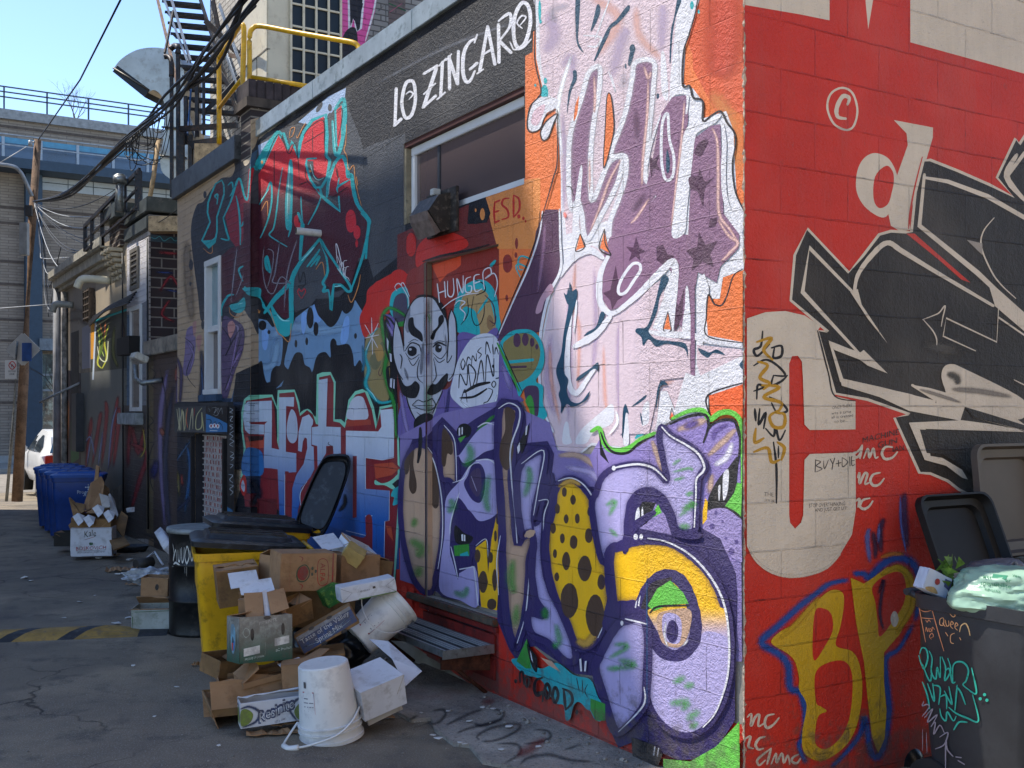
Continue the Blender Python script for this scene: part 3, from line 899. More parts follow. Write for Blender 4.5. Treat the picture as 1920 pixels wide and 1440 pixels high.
SIDE_PURP = '''
@ 700 740 2.88
F 8072a6 150 220 380 100 700 30 960 150 1000 300 1240 330 1440 280 1990 240 2000 1440 1500 1440 150 1000
G c0a08c 30 1000 330 1120 330 1250 420
G b3a4ce 30 1040 390 1180 420 1230 480
@ 1120 740 4.8
F 8f7db8 -60 560 60 360 160 520 300 520 480 400 700 240 980 180 1010 300 1100 240 1240 230 1290 400 1320 1500 300 1500
G c8a692 46 500 400 560 560 600 700
G c8a692 60 720 320 900 260 1000 220
G c8a692 50 1000 560 1150 420 1270 300
G e6e0ec 50 1060 640 1180 560 1230 420
G 6a5698 60 780 300 940 240
G 6a5698 40 1060 420 1080 330 1200 260
G c8a692 50 1050 700 1020 900
G b3a4ce 60 1060 1080 1200 1160 1300 1300
G c8a692 40 980 1180 1100 1250 1320 1420
L G 52 -40 330 30 300 60 400 110 480 190 505 300 480 410 400 530 345
L K 24 45 340 90 450 165 520 290 520 400 430 530 370
F K 30 340 60 480 120 620 40 540
F C 350 390 370 360 440 355 360 400
L G 50 690 215 830 150 960 140 1030 220 1120 165 1230 165 1310 260 1325 500 1320 820
L K 26 670 265 830 195 980 180 1018 250 1005 330 970 430
L K 26 1010 320 1060 260 1160 225 1250 240 1290 330 1300 450 1280 620
S K 1280 560 1200 650 1110 750 1040 870 1010 960 1030 1050 1170 1010 1250 880 1275 740
F G 1160 1010 1250 880 1275 790 1320 800 1310 1110 1250 1060
S W 1150 720 1200 680 1190 870 1150 945
S W 1105 830 1125 820 1118 940 1108 940
L K 24 1010 1010 1150 1010 1280 1080 1340 1170
S 9484b6 1000 1060 1150 1020 1260 1080 1340 1180 1340 1500 1150 1400 980 1250
E 5a4a86 1085 1060 14 20 1050 1185 24 26 1145 1140 12 14 1270 1325 18 24 1175 1290 14 14 1225 1410 28 30
F Y 990 930 1010 960 1005 1120 965 1170 965 1050
@ 920 940 2.88
F N 60 -100 380 -60 560 -80 700 -40 900 0 1250 200 1330 380 1340 500 1330 1050 1330 1180 1240 1320 1130 1390 1020 1395 900 1340 800 1290 700 1330 640 1200 560 940 470 930 380 870 250 780 200 790 150 860 110 800 45 640 50 0
@ 700 740 2.88
F N 220 240 280 230 380 120 460 200 560 130 680 60 700 20 790 30 830 100 840 260 950 250 985 320 960 520 1220 600 1290 560 1440 560 1440 700 1300 1420 700 1250 680 1160 380 1090 350 1060 260 1070 160 800 150 420
F 2a7a30 560 200 640 120 700 90 600 180
E K 500 195 40 40
F 4f9a40 465 235 510 220 480 260
F W 470 180 478 178 478 220 470 222
F W 486 176 492 174 492 214 486 216
O N 30 T 235 275 300 285 350 370 382 560 382 760 355 940 320 1050 280 1062 220 980 172 800 155 620 165 430 195 330
S B 185 345 215 310 205 360 200 415 182 430 175 380
S B 205 330 228 300 225 380 242 470 240 520 220 535 202 500 205 420
S B 320 310 345 400 362 500 362 590 345 615 325 590 318 520 328 420
L K 20 262 180 262 280 250 365
L W 6 290 285 340 370 378 560 382 760 358 940
O N 26 T 378 170 440 230 458 300 460 480 420 460 375 430
S B 385 185 425 225 440 300 430 325 410 320 400 380 385 385 378 340
L W 5 392 165 440 225 455 300 460 470
S P 455 335 480 320 540 235 600 175 680 150 680 275 610 310 560 345 500 370 470 330
L W 7 575 175 620 152 680 168
S P 478 465 520 400 570 355 620 350 680 380 690 600 670 650 600 690 560 690 510 600 460 560 430 700 430 800 460 960 560 930 575 1140 480 1110 372 1060 375 900 395 750 398 590 420 530
L W 7 565 355 640 352 690 400
L W 6 440 475 500 450 530 390 580 365
L W 6 475 530 440 640 425 720 432 800
S N 520 440 545 380 590 375 615 430 612 520 590 580 555 575 525 540 500 480
S 4a3a58 540 420 585 400 595 500 575 550 545 520 530 480
L a59ab0 4 540 440 570 520
S N 440 660 480 615 530 625 580 680 640 670 700 640 700 780 620 790 560 870 440 890 425 780
S K 452 705 500 745 550 770 520 810 455 795
F W 486 755 496 752 496 790 488 788
F W 500 755 508 758 508 790 500 790
F 3c8f34 445 815 528 805 530 875 450 872
F C 480 860 520 845 530 876 480 878
F N 430 870 550 870 540 930 480 938 468 1000
L W 6 430 820 450 900 468 990
l W 6 478 942 555 928
l W 6 555 930 578 1135
F Y 565 825 622 782 632 965 650 780 680 640 672 420 690 390 706 600 700 800 690 1000 680 1165 595 1145
L W 4 565 815 622 780 632 880
E B 575 870 16 36 605 1010 25 60 645 878 14 30 668 1000 13 60 652 1130 26 30 695 500 11 30 684 670 9 30 672 762 8 30
F N 700 780 800 720 800 860 690 900
O N 44 T 700 55 745 58 790 68 802 110 785 200 765 290 760 460 775 640 792 800 835 735 885 740 885 800 860 880 850 1050 832 1200 800 1320 782 1362 745 1270 722 1100 710 900 708 700 690 400 685 200
S B 725 75 760 75 780 110 762 200 772 300 745 400 715 395 695 340 700 260 725 190
L W 8 690 75 745 45 800 75 800 150 755 290 760 460 778 640 790 800
L W 6 860 880 850 1050 832 1200 790 1340
L W 5 700 760 680 900 690 1080
F K 800 260 830 200 860 150 835 270 815 320
F W 838 172 848 165 842 215 835 220
F W 790 285 805 255 806 300 795 320
O N 40 P 815 370 860 330 935 305 930 420 885 640 895 690 935 580 960 572 945 660 938 900 985 1080 1060 1180 1105 1370 1100 1435 1040 1430 960 1340 870 1290 850 1180 940 1190 890 1100 870 950 880 800 860 740 820 760 795 620 790 450
F N 870 560 890 800 880 860 868 700
L T 40 840 760 880 740
L W 6 815 372 935 302 905 500 880 650
L W 6 908 572 960 572 935 670 945 900 990 1080 1070 1200 1110 1380
F N 850 1190 940 1192 900 1160 870 1100 850 1160
F N 945 430 985 420 1010 560 960 560 900 570 930 480
O N 42 Y 1020 480 1080 455 1150 495 1220 600 1270 740 1300 900 1302 1080 1270 1220 1210 1330 1150 1368 1105 1340 1060 1230 985 1060 952 900 948 760 985 620 990 540
G c79a45 24 1010 500 1080 465 1140 490
G c79a45 40 1110 1320 1170 1340 1230 1260
E B 1048 525 13 26 1095 567 15 27 1010 615 14 27 1185 630 13 26 1058 670 13 25 1118 668 13 27 987 720 15 30 1037 775 13 27 1180 760 21 40 1098 795 21 37 997 857 11 24 1243 868 15 28 1058 897 22 50 1158 937 37 70 1007 982 13 24 1248 1010 21 42 1075 1110 47 95 1215 1190 50 114
L W 8 1015 465 1090 450 1170 505 1250 650 1292 820 1308 980 1295 1150 1230 1310
@ 1120 740 4.8
O N 58 P -20 1020 20 880 60 760 140 680 250 640 400 625 540 665 655 775 625 600 590 400 610 290 700 370 850 450 960 550 1000 650 940 760 920 1000 910 1210 820 1230 740 1200 690 1050 620 930 540 870 450 860 370 910 320 1000 295 1200 290 1400 150 1480 60 1470
S N 290 1400 285 1150 330 960 430 860 540 860 640 960 720 1080 760 1220 960 1240 900 1300 480 1260
F 9484b6 380 1195 385 1050 430 980 540 960 640 1080 700 1260
F K 370 1190 385 1050 440 960 560 970 480 1150 420 1190
F G 495 1120 580 985 612 1060
S W 372 1180 378 1060 408 1015 412 1170
S W 428 1050 440 1010 450 1130 432 1140
L W 20 612 290 690 370 830 450 940 530 992 630 985 690 925 760 920 900 905 1190
L W 20 170 665 240 645 400 625 540 662 655 770
E W 180 660 18 22
J 55b040 26 700 640 790 570
J 55b040 26 700 700 860 660 890 690
J 55b040 26 710 770 830 740
J 55b040 41 820 900 900 880
J 55b040 57 780 1040 900 970 760 1100
J 55b040 49 760 1180 880 1180
J 55b040 45 100 1000 190 960 130 1100
J 55b040 38 130 1200 220 1280
@ 920 940 2.88
O N 54 Y 660 285 720 240 790 215 880 205 1000 222 1120 300 1220 410 1285 560 1310 760 1300 950 1255 1100 1190 1195 1110 1245 1010 1235 935 1170 885 1060 865 900 870 640 850 600 800 560 740 560 680 540
L N 30 745 250 760 215 800 150
V Y P 560 760 845 560 1150 520 1285 580 1310 740 1290 800 1100 860 870 830
S P 866 800 940 830 1050 850 1130 780 1180 700 1300 740 1308 860 1290 1000 1240 1120 1150 1220 1060 1242 960 1190 885 1060
F N 650 545 740 545 860 590 870 780 700 780 620 660
C N 66 830 590 870 470 950 400 1040 420 1100 530 1128 660 1110 770 1030 830 940 800 885 700
S 2c2430 830 590 880 450 960 415 1000 420 900 560
F W 805 540 812 530 805 575 798 570
F W 822 520 830 505 822 565 815 560
F G 868 560 920 470 990 425 1060 490 1090 550 990 555 900 590
L K 12 880 600 930 565 1090 560
S bf9a80 920 620 960 590 1095 580 1098 680 1050 780 960 770 925 700
S P 950 620 1000 600 1050 640 1040 760 960 740
E N 1003 700 33 62
G W 10 970 640 960 720 980 790
G W 10 1060 780 1090 740
L N 50 745 270 760 190 800 130 900 60
F N 640 560 620 700 740 640 860 655 880 640 860 580
O N 46 P 745 645 862 662 862 1000 840 1115 705 1245 640 1080 588 910 605 840 680 700
L W 9 748 632 866 660
L W 9 850 1000 845 1100 712 1240
E W 730 655 8 14 803 190 12 16 833 190 10 15
L W 12 870 198 980 220 1110 295 1220 420 1285 560 1310 750 1300 950 1240 1130 1170 1215
L 1f5a8a 4 866 400 866 1100
J 4fae3e 30 680 770 760 780 650 850
J 4fae3e 38 700 850 800 880 680 900
J 4fae3e 30 640 900 720 900
J 4fae3e 34 1000 980 1080 940
J 4fae3e 34 1060 1000 1130 980
J 4fae3e 41 980 1090 1080 1080 1050 1130
J 4fae3e 38 1070 1180 1160 1120
J 4fae3e 34 1090 1220 1150 1190
F G 955 1385 1100 1400 1240 1320 1370 1180 1370 1500 955 1500
F K 780 1270 900 1310 950 1360 920 1440 790 1400
F W 905 1320 912 1318 905 1370 898 1366
F W 925 1325 932 1328 925 1375 918 1370
F 2f8a34 210 740 240 850 215 920 160 860
S C 130 855 200 850 290 900 380 870 470 935 560 960 600 1050 640 1120 620 1180 585 1175 560 1130 540 1120 500 1080 470 1100 450 1170 425 1175 415 1100 380 1090 350 1060 290 960 200 930
F 3a9038 560 1060 640 1090 640 1180 590 1180 560 1120
F 3a9038 160 860 215 740 240 900 210 900
S K 215 770 240 880 270 920 270 840 240 800
F W 232 800 240 820 250 870 240 850
F c19a80 290 840 350 860 400 920 330 880
F W 500 850 510 845 515 915 505 915
F W 530 860 540 858 535 915 525 915
L K 12 180 975 178 925 195 922 199 985
C K 12 216 940 205 970 216 1000 228 968
L K 18 298 950 265 965 256 1010 272 1045 302 1030 300 1078
l K 13 280 1030 305 1025
C K 16 326 980 313 1018 326 1062 342 1020
C K 16 370 1000 355 1045 370 1085 386 1042
L K 16 415 1010 426 1122
L K 16 410 1008 452 1030 462 1080 426 1122
E K 155 968 8 12 487 1135 8 14
L K 5 485 950 500 1025
L K 5 515 960 520 1035
L K 5 545 985 530 1020 545 1055
@ 700 740 2.88
J 3ba038 41 520 260 540 330 500 390
J 3ba038 38 640 420 620 560 640 640
J 3ba038 38 420 560 440 600 410 640
J 3ba038 38 850 380 860 450 830 560
J 3ba038 34 240 660 220 720
J 3ba038 49 200 780 270 830 240 880
J 3ba038 45 260 920 250 990
J 3ba038 45 770 880 760 1000 780 1080
J 3ba038 38 790 1120 780 1260
J 3ba038 34 440 1060 500 1080 520 1030
J 3ba038 38 940 1140 950 1220
J 3ba038 38 1000 1230 1020 1330 980 1360
E d8402f 200 1150 22 50 215 1080 18 40 220 1250 30 20 175 1060 16 30
L W 6 293 1105 308 1165 322 1110
l W 5 325 1130 330 1168
L W 5 345 1130 335 1160 348 1178
'''
FRONT = '''
@ 0 0 1
F Q 1380 -900 1930 -900 3200 -1500 3200 3200 1930 1700 1380 1600
@ 1390 0 2.717
F e -20 -1500 450 -1500 448 104 300 74 8 24
F e 575 -600 770 -600 645 150
F e 855 -1500 2600 -2000 2600 650 1500 392 860 216
C e 11 512 448 565 475 590 560 572 640 532 662 470 630 437 550 455 478
L e 22 540 532 548 500 515 492 485 550 490 595 530 605
S e 680 780 745 805 785 870 792 930 770 1010 745 1095 700 1104 625 1050 585 970 590 870 625 805
S Q 735 845 768 870 776 920 765 980 745 1040 700 1060 672 1010 680 900
F e 775 612 975 650 974 700 945 800 895 960 850 1110 860 1172 810 1180 760 1150 745 1080 770 960 800 870 846 740 840 680
o e 14 k 335 1165 545 1388 620 1300 700 1195 760 1178 835 1183 865 1180 885 980 925 820 960 815 1100 870 1260 940 1385 1003 1300 905 1395 705 1415 735 1500 600 2400 300 2400 2900 1500 2700 1105 2493 1050 2450 960 2412 905 2408 778 2128 855 2110 640 2035 475 2005 385 1683 440 1690 250 1530 270 1300
F Q 838 1190 880 1190 1165 1440 1120 1425 1000 1320
L Q 8 920 800 880 960 855 1100 850 1165
l k 20 940 1850 1030 1900
G 4a4540 60 900 1750 1150 1800
l e 24 930 905 1050 925 1250 1000 1460 1120 2400 1500
l e 26 930 890 905 1150 1200 1390 1290 1475 1460 1620
F e 1260 1460 1300 1490 1500 1640 1500 1740 1290 1560
L e 8 1285 1110 1230 1180 1220 1260 1270 1380 1320 1450 1395 1520
F 9a9188 1145 1222 1225 1240 1225 1300
L e 30 1400 790 1350 900 1440 1020
l e 20 1350 900 1440 780
@ 1390 450 2.717
l e 24 600 580 310 265 345 40 575 275
L e 26 572 280 590 180 660 80 740 15 820 60 1000 170 1280 335
F e 552 265 590 250 610 330 742 528 640 400
l e 24 600 578 450 525 508 715 700 760 985 830 985 810 868 740
F e 440 512 600 575 620 560 742 680 640 640 600 610 470 560
F e 500 705 860 785 990 832 988 808 868 738 960 755 1030 775 1100 790 1250 850 1390 905 1440 940 1440 972 1180 905 1135 850 1112 920 850 870 700 800 508 742
F k 1135 850 1180 905 1460 975 1460 950 1270 890
S e 1015 690 1030 645 1070 632 1130 655 1400 790 1460 860 1400 915 1200 850 1060 800 1030 750
G 4a4540 34 1040 680 1090 700 1100 740
G 8a8178 26 1060 760 1200 770 1380 800
G 8a8178 16 900 760 1000 790 1120 830
l e 9 1190 565 1025 490 1040 398 1298 520 1308 330
L e 7 920 406 975 385 1005 370 1035 335 1022 400 1015 440
L e 7 925 408 970 460 990 500 992 535
l e 9 1308 395 1460 500
L e 6 1385 712 1460 750
F e 850 930 1120 918 1250 935 1400 962 1440 978 930 962 900 965
F e 850 932 935 962 960 1100 1020 1110 1120 1170 1150 1220 1120 1210 1040 1150 930 1120
F k 905 965 1100 975 1460 985 1460 1500 1180 1200 1100 1140 1020 1092 940 1085
F e 25 400 120 368 220 362 320 385 400 440 380 470 425 640 472 795 578 820 578 965 345 968 318 940 310 700 305 620 285 590 255 592 240 630 240 1400 245 1440 270 1470 300 1440 312 1400 318 1120 345 1090 578 1082 580 1370 560 1500 500 1600 430 1670 330 1705 230 1712 130 1680 60 1610 25 1560
L k 8 385 462 400 520 440 680 472 795 578 820
H e 16 30 1560 70 1630 140 1685 230 1712 330 1705 430 1670 500 1600
L 1c1a1c 14.4 105 465 95 540 60 560 80 590 140 530
L 1c1a1c 14.4 150 550 200 540 200 590 160 600 165 550
L 1c1a1c 12.8 60 640 120 610 180 640 220 690 160 690
L 1c1a1c 12.8 60 770 110 750 80 740 75 810
L 1c1a1c 12.8 160 690 150 740 200 720 230 690
L 1c1a1c 12.8 140 800 200 830 230 870 180 880 150 830
L 1c1a1c 14.4 65 860 70 920
L 1c1a1c 14.4 90 860 85 940 120 880 110 960
L 1c1a1c 12.8 120 960 160 1000 170 950 190 1020 220 970
L 1c1a1c 12.8 160 1030 175 1160 175 1340
L 1c1a1c 9.6 185 1050 185 1110
L c08f1c 18.2 75 520 150 500 110 560 155 610
L c08f1c 18.2 80 620 130 640 90 700 140 730 110 760
L c08f1c 18.2 100 740 190 750 110 800 200 830 180 880
L c08f1c 18.2 170 880 215 890 210 950 160 950 140 900 180 870
L c08f1c 18.2 70 960 65 1030 110 1010
L c08f1c 18.2 60 1080 130 1060 150 1130 190 1120
L c08f1c 18.2 180 1030 215 1060 200 1120
l 3c3634 5 372 1180 375 1120
L 3c3634 5 372 1120 400 1130 378 1150 408 1165 375 1182
L 3c3634 5 415 1125 420 1165 440 1120
l 3c3634 5 449 1116 462 1141
l 3c3634 5 462 1141 472 1111
l 3c3634 5 462 1140 458 1168
l 3c3634 5 479 1140 503 1134
l 3c3634 5 490 1122 492 1152
L 3c3634 5 510 1110 512 1155 538 1130 510 1108
l 3c3634 5 548 1105 550 1150
L 3c3634 5 572 1102 558 1105 560 1148 575 1142
l 3c3634 4 560 1125 572 1122
T 4a4340 STOP_OVERTHINKING 340 1362 525 1352 20
T 4a4340 AND_JUST_GET_LIT! 370 1384 535 1374 18
T 5a5450 THE 112 1302 160 1306 20
T 5a5450 LUCKY_ONE 112 1330 165 1334 12
T 5a5450 ONCE_THERE 458 862 560 850 16
T 5a5450 was_a_time 455 890 555 880 16
T 5a5450 all_is_created 455 910 565 900 15
T 5a5450 to_be... 470 932 540 925 15
T 3a2c2a MACHINE 612 1035 800 990 30
T 3a2c2a GUN 690 1060 790 1035 30
T 3a2c2a IAN 765 1080 825 1068 26
L e 13 612 1045 592 1075 565 1090 580 1108 600 1090 612 1045
L e 13 612 1045 600 1112
L e 12 618 1112 640 1062 648 1108 668 1062 678 1108 692 1105
L e 14 765 1055 730 1055 712 1085 728 1115 765 1108 790 1080
L e 13 590 1210 600 1185 600 1240 625 1190 640 1195 628 1242 650 1235
L e 14 705 1185 670 1195 655 1225 670 1250 700 1245 725 1215
L e 13 580 1330 598 1320 590 1360
L e 14 650 1315 615 1325 600 1355 620 1370 645 1358 665 1330
@ 1390 910 2.717
L e 13 30 1180 50 1165 48 1225 70 1180 90 1170 85 1225 110 1215
L e 14 165 1165 130 1175 118 1210 130 1235 160 1220 190 1185
L e 13 20 1290 45 1280 35 1330 60 1340
L e 14 120 1280 90 1290 72 1320 85 1345 110 1340
L e 12 150 1340 110 1370 80 1400 90 1425 120 1400
L e 13 150 1340 130 1420
L e 12 150 1420 175 1365 178 1412 205 1365 215 1412 235 1375 245 1420
L e 13 290 1370 262 1385 255 1405 280 1415 300 1390
G 6068a8 24 650 215 640 280 655 400
G 4a2440 26 665 230 680 300 680 380
G 4a2440 30 725 160 705 240 712 350
G 6068a8 14 700 190 695 300
G 4a2850 34 830 30 828 150 845 330
G 6068a8 12 808 40 812 200 840 350
G u 40 560 450 620 450 650 468 720 400 790 370 860 390 895 450 905 560 880 700
G u 38 550 480 450 500 380 550 300 610 180 720 100 800 190 860 235 920 245 1030 300 1060 325 1180 310 1280 290 1330 330 1420
G u 34 875 700 800 830 735 880 735 1000 748 1150 720 1330 680 1385 650 1330 625 1180 600 1270 520 1370 450 1440
S y 148 800 200 740 300 690 370 600 450 535 510 545 518 610 500 720 478 815 560 845 600 920 612 1050 590 1200 540 1310 450 1385 380 1400 315 1360 305 1260 328 1120 290 1040 290 980 270 900 230 855
G y 26 400 560 280 700 180 790
G y 30 320 1300 380 1380 460 1360
S Q 372 640 420 628 455 660 460 740 420 820 368 892 358 800
S Q 372 960 430 905 520 895 560 970 552 1150 510 1270 430 1340 372 1310 385 1180 430 1150 400 1125 375 1100
F y 552 470 620 500 665 470 740 415 830 425 872 500 862 640 800 760 722 850 722 1000 735 1150 725 1290 692 1362 660 1280 640 1100 620 900 580 700
G y 28 700 460 790 415 860 480 865 620 780 760
S Q 662 520 720 462 800 440 832 500 822 600 760 700 700 770 690 700 678 600
G 4a2440 18 690 560 720 480 700 640 720 740
E e 775 680 20 40
G c8752a 20 700 370 760 350 830 350
'''
BLD2 = '''
@ 0 0 1
F b59a7c 200 300 486 220 486 1050 200 1100
@ 330 270 3.892
G 8a7560 60 80 700 90 1000 120 1300
S 303138 150 450 200 420 260 330 330 250 400 240 430 180 430 100 560 40 620 40 620 1300 545 1280 480 1200 400 1300 340 1300 220 1280 180 1280 160 1100 120 800 110 600
E 303138 212 370 12 26 110 880 16 40 105 1020 8 16 196 1320 12 34
F 3f5c74 540 80 620 20 620 190 540 170
S c6b49a 490 60 548 20 545 110 510 160 490 130
o C 12 x 255 370 290 290 335 265 350 300 350 370 320 470 300 530 300 640 290 680 240 760 190 705 250 570 230 500 235 430
L C 12.2 300 400 285 380 305 370 300 440
F C 190 705 260 700 300 670 290 720 240 765
L C 10.8 380 300 410 280 415 340 395 380
F 8a2233 360 520 400 430 460 250 495 330 515 390 530 190 620 190 620 480 540 480 510 560 490 700 470 750 440 755 400 700 380 620
F c 535 180 620 160 620 440 540 470
F c 540 590 620 600 620 680 520 680
L C 14.9 345 540 400 420 460 250 500 380 525 390 545 170
L C 13.5 345 540 370 640 385 700 330 690
L C 13.5 440 380 460 480 470 620 470 740
L C 18.9 540 480 620 480
L C 16.2 480 600 520 520 545 480
L C 13.5 530 580 600 620 620 700
F x 330 820 400 760 620 690 620 1010 560 1040 480 1120 400 1170 340 1200 330 1000
L C 16.2 335 1250 335 1190 380 1110 420 1100
S C 395 1175 450 1160 500 1120 505 1200 460 1235 410 1215
S C 500 1040 560 1045 620 1045 620 1110 520 1090
L C 13.5 490 1000 460 920 495 890
L S 5 455 1170 490 1160
L i 5 200 760 240 795 265 790 265 740
L i 5 390 1190 400 1240 450 1265 490 1230
G 857c86 12 450 740 430 900 400 1180
G 857c86 10 500 780 520 850 480 1000 430 1130
G 6b2a3a 14 560 850 550 1010
G b0a8b0 8 545 880 590 850
@ 300 400 3
S 5b4766 350 620 400 590 470 640 470 760 420 900 380 1040 350 1040
G 9a86a0 14 370 640 440 640 420 780
G 8e74a0 14 440 660 400 900 370 1010
S c58a84 385 620 410 605 425 640 400 700 385 670
L K 6 350 640 400 720 370 800 420 700 460 640
L K 6 460 680 400 900 360 1000
G 8e74a0 16 430 800 460 760 400 880
S 7f6c92 150 660 190 640 200 760 170 900 130 900 140 780
S b5837c 185 620 205 610 200 680 190 690
S b5837c 205 700 235 690 220 780
L K 5 140 700 190 760 150 900 200 980
G 8c7aa4 12 150 720 190 800 160 900
G 4d3f5e 20 90 800 120 900 110 1100
G 4d3f5e 20 60 900 40 1100 80 1250
L 5b2430 6 10 920 60 905 110 930
G 3a3440 26 230 760 240 900 220 1060
G 7a6a96 10 60 960 90 1100 60 1200
G 2f4a70 14 230 850 240 1000 210 1080
F 24364f 330 1040 520 1040 520 1100 330 1100
F 4a6580 420 980 520 860 520 1060 400 1060
F 15151c 430 900 560 840 560 1060 410 1060
F 15151c 370 1080 560 1080 560 1440 360 1440
G 2a4a6a 20 130 1280 160 1400 120 1500
G 3a2a58 26 60 1240 80 1330 50 1500
F 23242e -60 1060 370 1060 370 1800 -60 1800
G 2c5a86 18 150 1290 170 1440 140 1700
G 7a6a3a 14 100 1440 110 1600
G 3c5a78 12 60 1440 200 1240
G 8a3a34 14 120 1460 130 1540
G 2a3450 20 180 1400 200 1560 60 1700
@ 300 400 3
F d0c8b8 82 1090 100 1090 100 1100 82 1100
'''
BLD3 = '''
@ 0 0 1
F a89a84 112 440 240 380 240 600 112 680
F 8e8272 112 560 180 500 180 640 112 690
G 6f655a 20 120 600 150 590 170 610
F 3a3c34 170 602 245 575 245 690 170 700
F 6b6c66 150 700 240 690 240 900 150 960
l C 4 170 606 205 592 240 580
F 8c8a94 154 615 170 606 170 690 154 692
F e39a1c 170 608 178 606 178 672 170 674
F c8d4e0 178 606 181 605 176 712 173 712
F 34382c 181 606 205 596 205 690 181 694
L c9c83a 3 184 620 188 650 183 680 190 690
L c9c83a 3 204 610 196 640 200 670 192 690
L b8d060 2 190 612 186 640 195 668
L d0784a 3 188 608 194 640 190 660
L d0784a 3 198 605 196 630
L e8e8c0 2 183 650 188 672 200 676 203 640
G 5f7a2c 6 185 610 192 640 186 672
G 6a6a30 6 215 610 212 660 222 690
G 5a3f2a 6 230 600 232 650
F 7e7f86 238 470 282 450 282 780 238 780
F dcd6d6 238 460 282 445 282 560 238 585
F 4a6a84 238 590 250 590 250 760 238 760
F 4c4440 232 760 290 760 290 1010 232 1010
F 2a2228 112 690 152 700 152 960 112 960
G 7a2a30 8 120 760 122 860 128 950
G a8683a 5 128 750 124 860
F 2a6a34 133 790 148 780 148 860 133 870
G a03a3c 7 160 890 168 820 172 780
G a03a3c 7 172 880 185 800 190 770
G a03a3c 7 190 880 200 780 198 750
G a03a3c 7 205 880 215 790 222 740
G a03a3c 7 212 880 222 800 224 760
G 8890b0 3 162 880 172 810
G 8890b0 3 182 890 194 800
G 8890b0 3 202 890 210 800 220 760
G 8890b0 3 178 860 170 820 160 830
G 8e2a30 9 240 880 245 800 260 850 270 800
G 8e2a30 9 245 960 262 900 275 850 240 830
G b0a040 3 268 800 272 840 262 860
F 6f6046 275 640 288 640 288 1000 275 1000
F 50403a 288 640 345 600 345 1050 288 1050
G 8c7aa4 9 315 690 300 800 310 1000
G 3a3a50 10 325 720 310 860 320 1010
G a0543a 8 335 680 330 720
G a0543a 8 300 800 308 820
G 2a2a6a 14 295 860 285 900
G 7a6a9a 8 340 640 332 800
L 14141a 2 282 690 292 700 284 720 296 730
L 14141a 2 300 690 312 760 305 860
L 14141a 2 281 780 288 790 280 800 288 810
L 14141a 2 281 830 289 830 285 840 280 860 288 862
L 14141a 2 282 880 288 885 282 900 288 920
'''
APRON = '''
@ 0 0 1
F 77706a 735 1262 800 1255 935 1300 1262 1447 1420 1560 1100 1560 980 1440 905 1425 815 1365 800 1340 720 1330
'''
# ================= MAIN PAINTED BUILDING =================
uDR = onN(935, 700).x; u812 = onN(812, 700).x; u800 = onN(800, 700).x
u485 = onN(485, 700).x; u470 = onN(470, 700).x
ZD0, ZD1 = .45, 2.545
def toN(n0):
    def f(c):
        d = Vector((c.x, 0, c.y))-CL; t = (n0-CL.y)/d.y; p = CL+d*t; return Vector((p.x, n0+c.z, p.z))
    return f
def toU(u0):
    def f(c):
        d = Vector((c.x, 0, c.y))-CL; t = (u0-CL.x)/d.x; p = CL+d*t; return Vector((u0-c.z, p.y, p.z))
    return f
PB = .07; DR = -.045
PLACE = {'A': (toN(0.001), 'block'), 'D': (toN(DR), 'block'), 'R': (toU(u800-.001), 'block'), 'S': (toU(u485-.001), 'brick'), 'B': (toN(PB+.001), 'brick'),
         'F': (lambda c: Vector((-c.z-.001, -c.x, c.y)), 'front'), 'N0': (toN(.001), 'plain'), 'X': (None, None),
         'NB': (toN(.001), 'brick'), 'G': (lambda c: Vector((c.x, c.y, c.z+.022)), 'plain')}
# window opening of the side wall
wu0, wu1 = onN(983, 250).x, onN(757, 300).x; wz0 = 2.83; wz1 = onN(870, 215).z
PLACE['S2'] = (toU(u485-.014), 'brick'); PLACE['B2'] = (toN(PB+.014), 'brick')
def side_region(u, z):
    if u < -.0: return 'X'
    if uDR < u < u812 and ZD0 < z < ZD1: return 'D'
    if u812 < u < u800 and ZD0 < z < ZD1: return 'R'
    if wu0 < u < wu1 and wz0 < z < wz1: return 'X'
    if z > 4.045 and u < u485: return 'X'
    if u > u485: return ('S2' if u < u470 else 'B2') if OVER[0] else 'X'
    return 'A'
OVER = [False]
SC = [('x', 0), ('x', uDR), ('x', u812), ('x', u800), ('y', ZD0), ('y', ZD1), ('x', wu0), ('x', wu1), ('y', wz0), ('y', wz1), ('y', 4.045), ('x', u485), ('x', u470)]
sidemap = lambda x, y: (lambda p: (p.x, p.z))(onN(x, y))
frontmap = lambda x, y: (lambda p: (-p.y, p.z))(onU(x, y))
mainb = empty('painted_building', C0, ROT, 'corner building of concrete block covered in graffiti, with a red front wall', 'building')
conc = mat('concrete_block', '8d857a', .9, var=.15, scale=4, bmp=.4)
def wall_grid(bm, us, zs, holes, n0, thick):
    for i in range(len(us)-1):
        for j in range(len(zs)-1):
            cu, cz = (us[i]+us[i+1])/2, (zs[j]+zs[j+1])/2
            if any(a < cu < b and c < cz < d for a, b, c, d in holes): continue
            box(bm, (us[i], n0-thick, zs[j]), (us[i+1], n0, zs[j+1]))
bm = B()
wall_grid(bm, [0, wu0, uDR, u800, wu1, u485], [-.3, ZD0, ZD1, wz0, wz1, 4.1], [(wu0, wu1, wz0, wz1), (uDR, u800, ZD0, ZD1)] , 0, .2)
link('side_wall', bm, conc, mainb)
bm = B(); box(bm, (.0, -7, -.4), (.2, -.2, 4.6)); box(bm, (.2, -7, 4.0), (u485, -.2, 4.02)); link('front_wall', bm, conc, mainb)
bm = B(); box(bm, (0, -.2, 4.1), (.2, 0, 4.6)); link('corner_pier', bm, conc, mainb)
